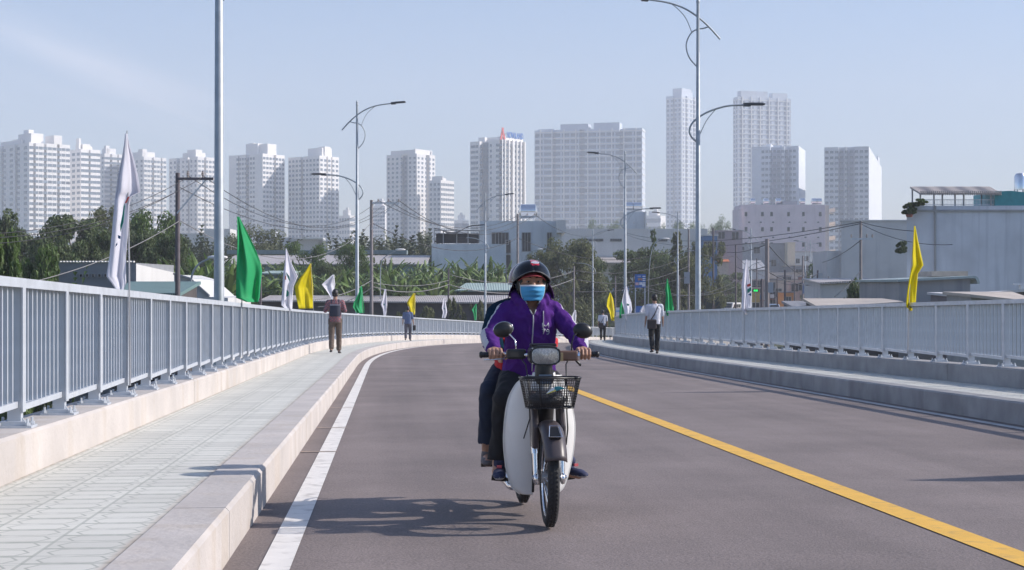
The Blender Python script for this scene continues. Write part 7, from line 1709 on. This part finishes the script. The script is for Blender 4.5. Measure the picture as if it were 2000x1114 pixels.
        b = MB(); b.lathe([(0, -.0085), (.053, -.0105), (.053, -.012), (0, -.012)], (mx_, cy, cz), 32, tilt @ Matrix.Rotation(R(90), 3, 'Y') @ Matrix.Diagonal((.82, 1.04, 1))); b.build('mirror_glass', mat('mirror_glass', (.8, .8, .8), .03, 1.0, var=.01), mo)
        if s < 0: b = MB(); b.tube([V((mx_, cy, cz))+tilt @ V((-.006, .0605*math.cos(R(a)), .0478*math.sin(R(a)))) for a in range(-30, 175, 8)], .002, 5); b.build('mirror_rim', M_ch, mo, smooth=True)
    # basket
    zt, zb = .862, .690; fx, bx = 1.335, 1.115
    def ring(z, grow=0, n=0):
        f = (z-zb)/(zt-zb); hw = .135+.035*f+grow; x1 = fx-.03*(1-f)+grow; x0 = bx+.005*(1-f)-grow; r_ = .045; pts = []
        for cx, cy, a0 in ((x1-r_, hw-r_, 0), (x0+r_, hw-r_, 90), (x0+r_, -hw+r_, 180), (x1-r_, -hw+r_, 270)):
            for k in range(5): a = R(a0+22.5*k); pts.append(V((cx+r_*math.cos(a), cy+r_*math.sin(a), z)))
        return pts+[pts[0]]
    b = MB(); b.tube(ring(zt), .0055, 6); b.tube(ring(zt-.012), .003, 5); b.tube(ring(zb), .004, 6); bk = b.build('basket', M_bk, root, smooth=True)
    wr = MB()
    for k in range(1, 12): wr.tube(ring(zb+(zt-zb)*k/12), .0014, 4)
    R0, R1 = ring(zb), ring(zt)
    def lerp_ring(rg, t):
        L_ = [0]; 
        for a, c in zip(rg[:-1], rg[1:]): L_.append(L_[-1]+(c-a).length)
        d = t*L_[-1]
        for i in range(len(L_)-1):
            if d <= L_[i+1]+1e-9: return rg[i].lerp(rg[i+1], (d-L_[i])/max(1e-9, L_[i+1]-L_[i]))
        return rg[-1]
    nv = 72
    for k in range(nv): wr.tube([lerp_ring(R0, k/nv), lerp_ring(R1, k/nv)], .0013, 4)
    wr.build('wire_mesh', M_bk, bk)
    wr = MB()
    for k in range(1, 14): x = R0[10].x+(R0[0].x-R0[10].x)*k/14; wr.tube([(x, -.13, zb), (x, .13, zb)], .0014, 4)
    for k in range(1, 18): y = -.135+.27*k/18; wr.tube([(R0[10].x, y, zb), (R0[0].x, y, zb)], .0014, 4)
    wr.build('wire_floor', M_bk, bk)
    b = MB()      # sturdier front bars
    for y in (-.075, .075): b.tube([(fx-.028, y*.85, zb), (fx+.002, y, zt)], .003, 6)
    b.build('basket_bar', M_bk, bk)
    b = MB()
    for s in (-1, 1): b.tube([(1.16, s*.08, zb), (1.08, s*.075, .60), (FX-.04, s*.085, .50)], .0045, 6); 
    b.build('basket_bracket', M_ch, bk, smooth=True)
    # things carried on/in the basket
    tg = MB(); g = []
    for j in range(4):
        v = j/3; g.append([(1.338-.006*math.cos(t*math.pi), -.035+.105*t, .775+.012*math.sin(t*2.6)*1.4+(-.012+.026*v)*math.sin(math.pi*(t*.9+.08))+.018*t) for t in [i/14 for i in range(15)]])
    tg.sheet(g); tg.mi = [(0 if (i//14) == 0 and (i % 14) < 7 else 1 if (i % 14) < 6 else 2) for i in range(len(tg.f))]
    o = tg.build('leaf_shaped_sticker', [mat('sticker_yellow', (.62, .60, .14), .5), mat('sticker_white', (.66, .72, .74), .5), mat('sticker_teal', (.02, .20, .24), .5)], bk, smooth=True); o.modifiers.new('t', 'SOLIDIFY').thickness = .003
    b = MB(); b.tube([(.88, .16, .95), (1.0, .13, .93), (1.06, .125, .80), (1.10, .118, .66), (1.17, .112, .56), (1.18, .10, .47)], .0045, 6); b.build('brake_cable', M_bk, root, smooth=True)
    b = MB(); b.tube([(.88, -.12, .96), (1.0, -.11, .93), (1.07, -.10, .80), (1.10, -.10, .62), (1.05, -.13, .5)], .004, 6); b.build('speedometer_cable', M_bk, root, smooth=True)
    # front bracket with small reflector line in front of shield
    return root
motorbike()
# dark plastic bag lying in the basket, a thing of its own
b = MB(); rnd = random.Random(4)
b.ball((0, 0, .045), (.085, .11, .05), 16); me = b.mesh('cloth_bundle', mat('bundle_dark', (.03, .03, .035), .5, bump=.3, bscale=30), True)
for v in me.vertices: v.co += v.co.normalized()*(.018*mnoise.noise(v.co*22))
o = link(me, 'cloth_bundle'); o.matrix_world = BM_ @ Matrix.Translation((1.225, -.02, .688)); tag(o, 'dark crumpled bundle lying in the motorbike basket', 'bundle')
# ------------------------------------------------------------------ haze
def haze():
    b = MB(); b.box((0, 1400, 197), (5000, 3400, 410))
    m = bpy.data.materials.new('haze_air'); m.use_nodes = True; n = m.node_tree; n.nodes.clear()
    v = n.nodes.new('ShaderNodeVolumePrincipled'); v.inputs['Color'].default_value = (.885, .91, .985, 1)
    v.inputs['Density'].default_value = HAZE; v.inputs['Anisotropy'].default_value = 0.0
    o = n.nodes.new('ShaderNodeOutputMaterial'); n.links.new(v.outputs[0], o.inputs['Volume'])
    ob = b.build('haze', m); ob['kind'] = 'stuff'
    ob.location = (0, 0, 0)
HAZE = .00041
haze()
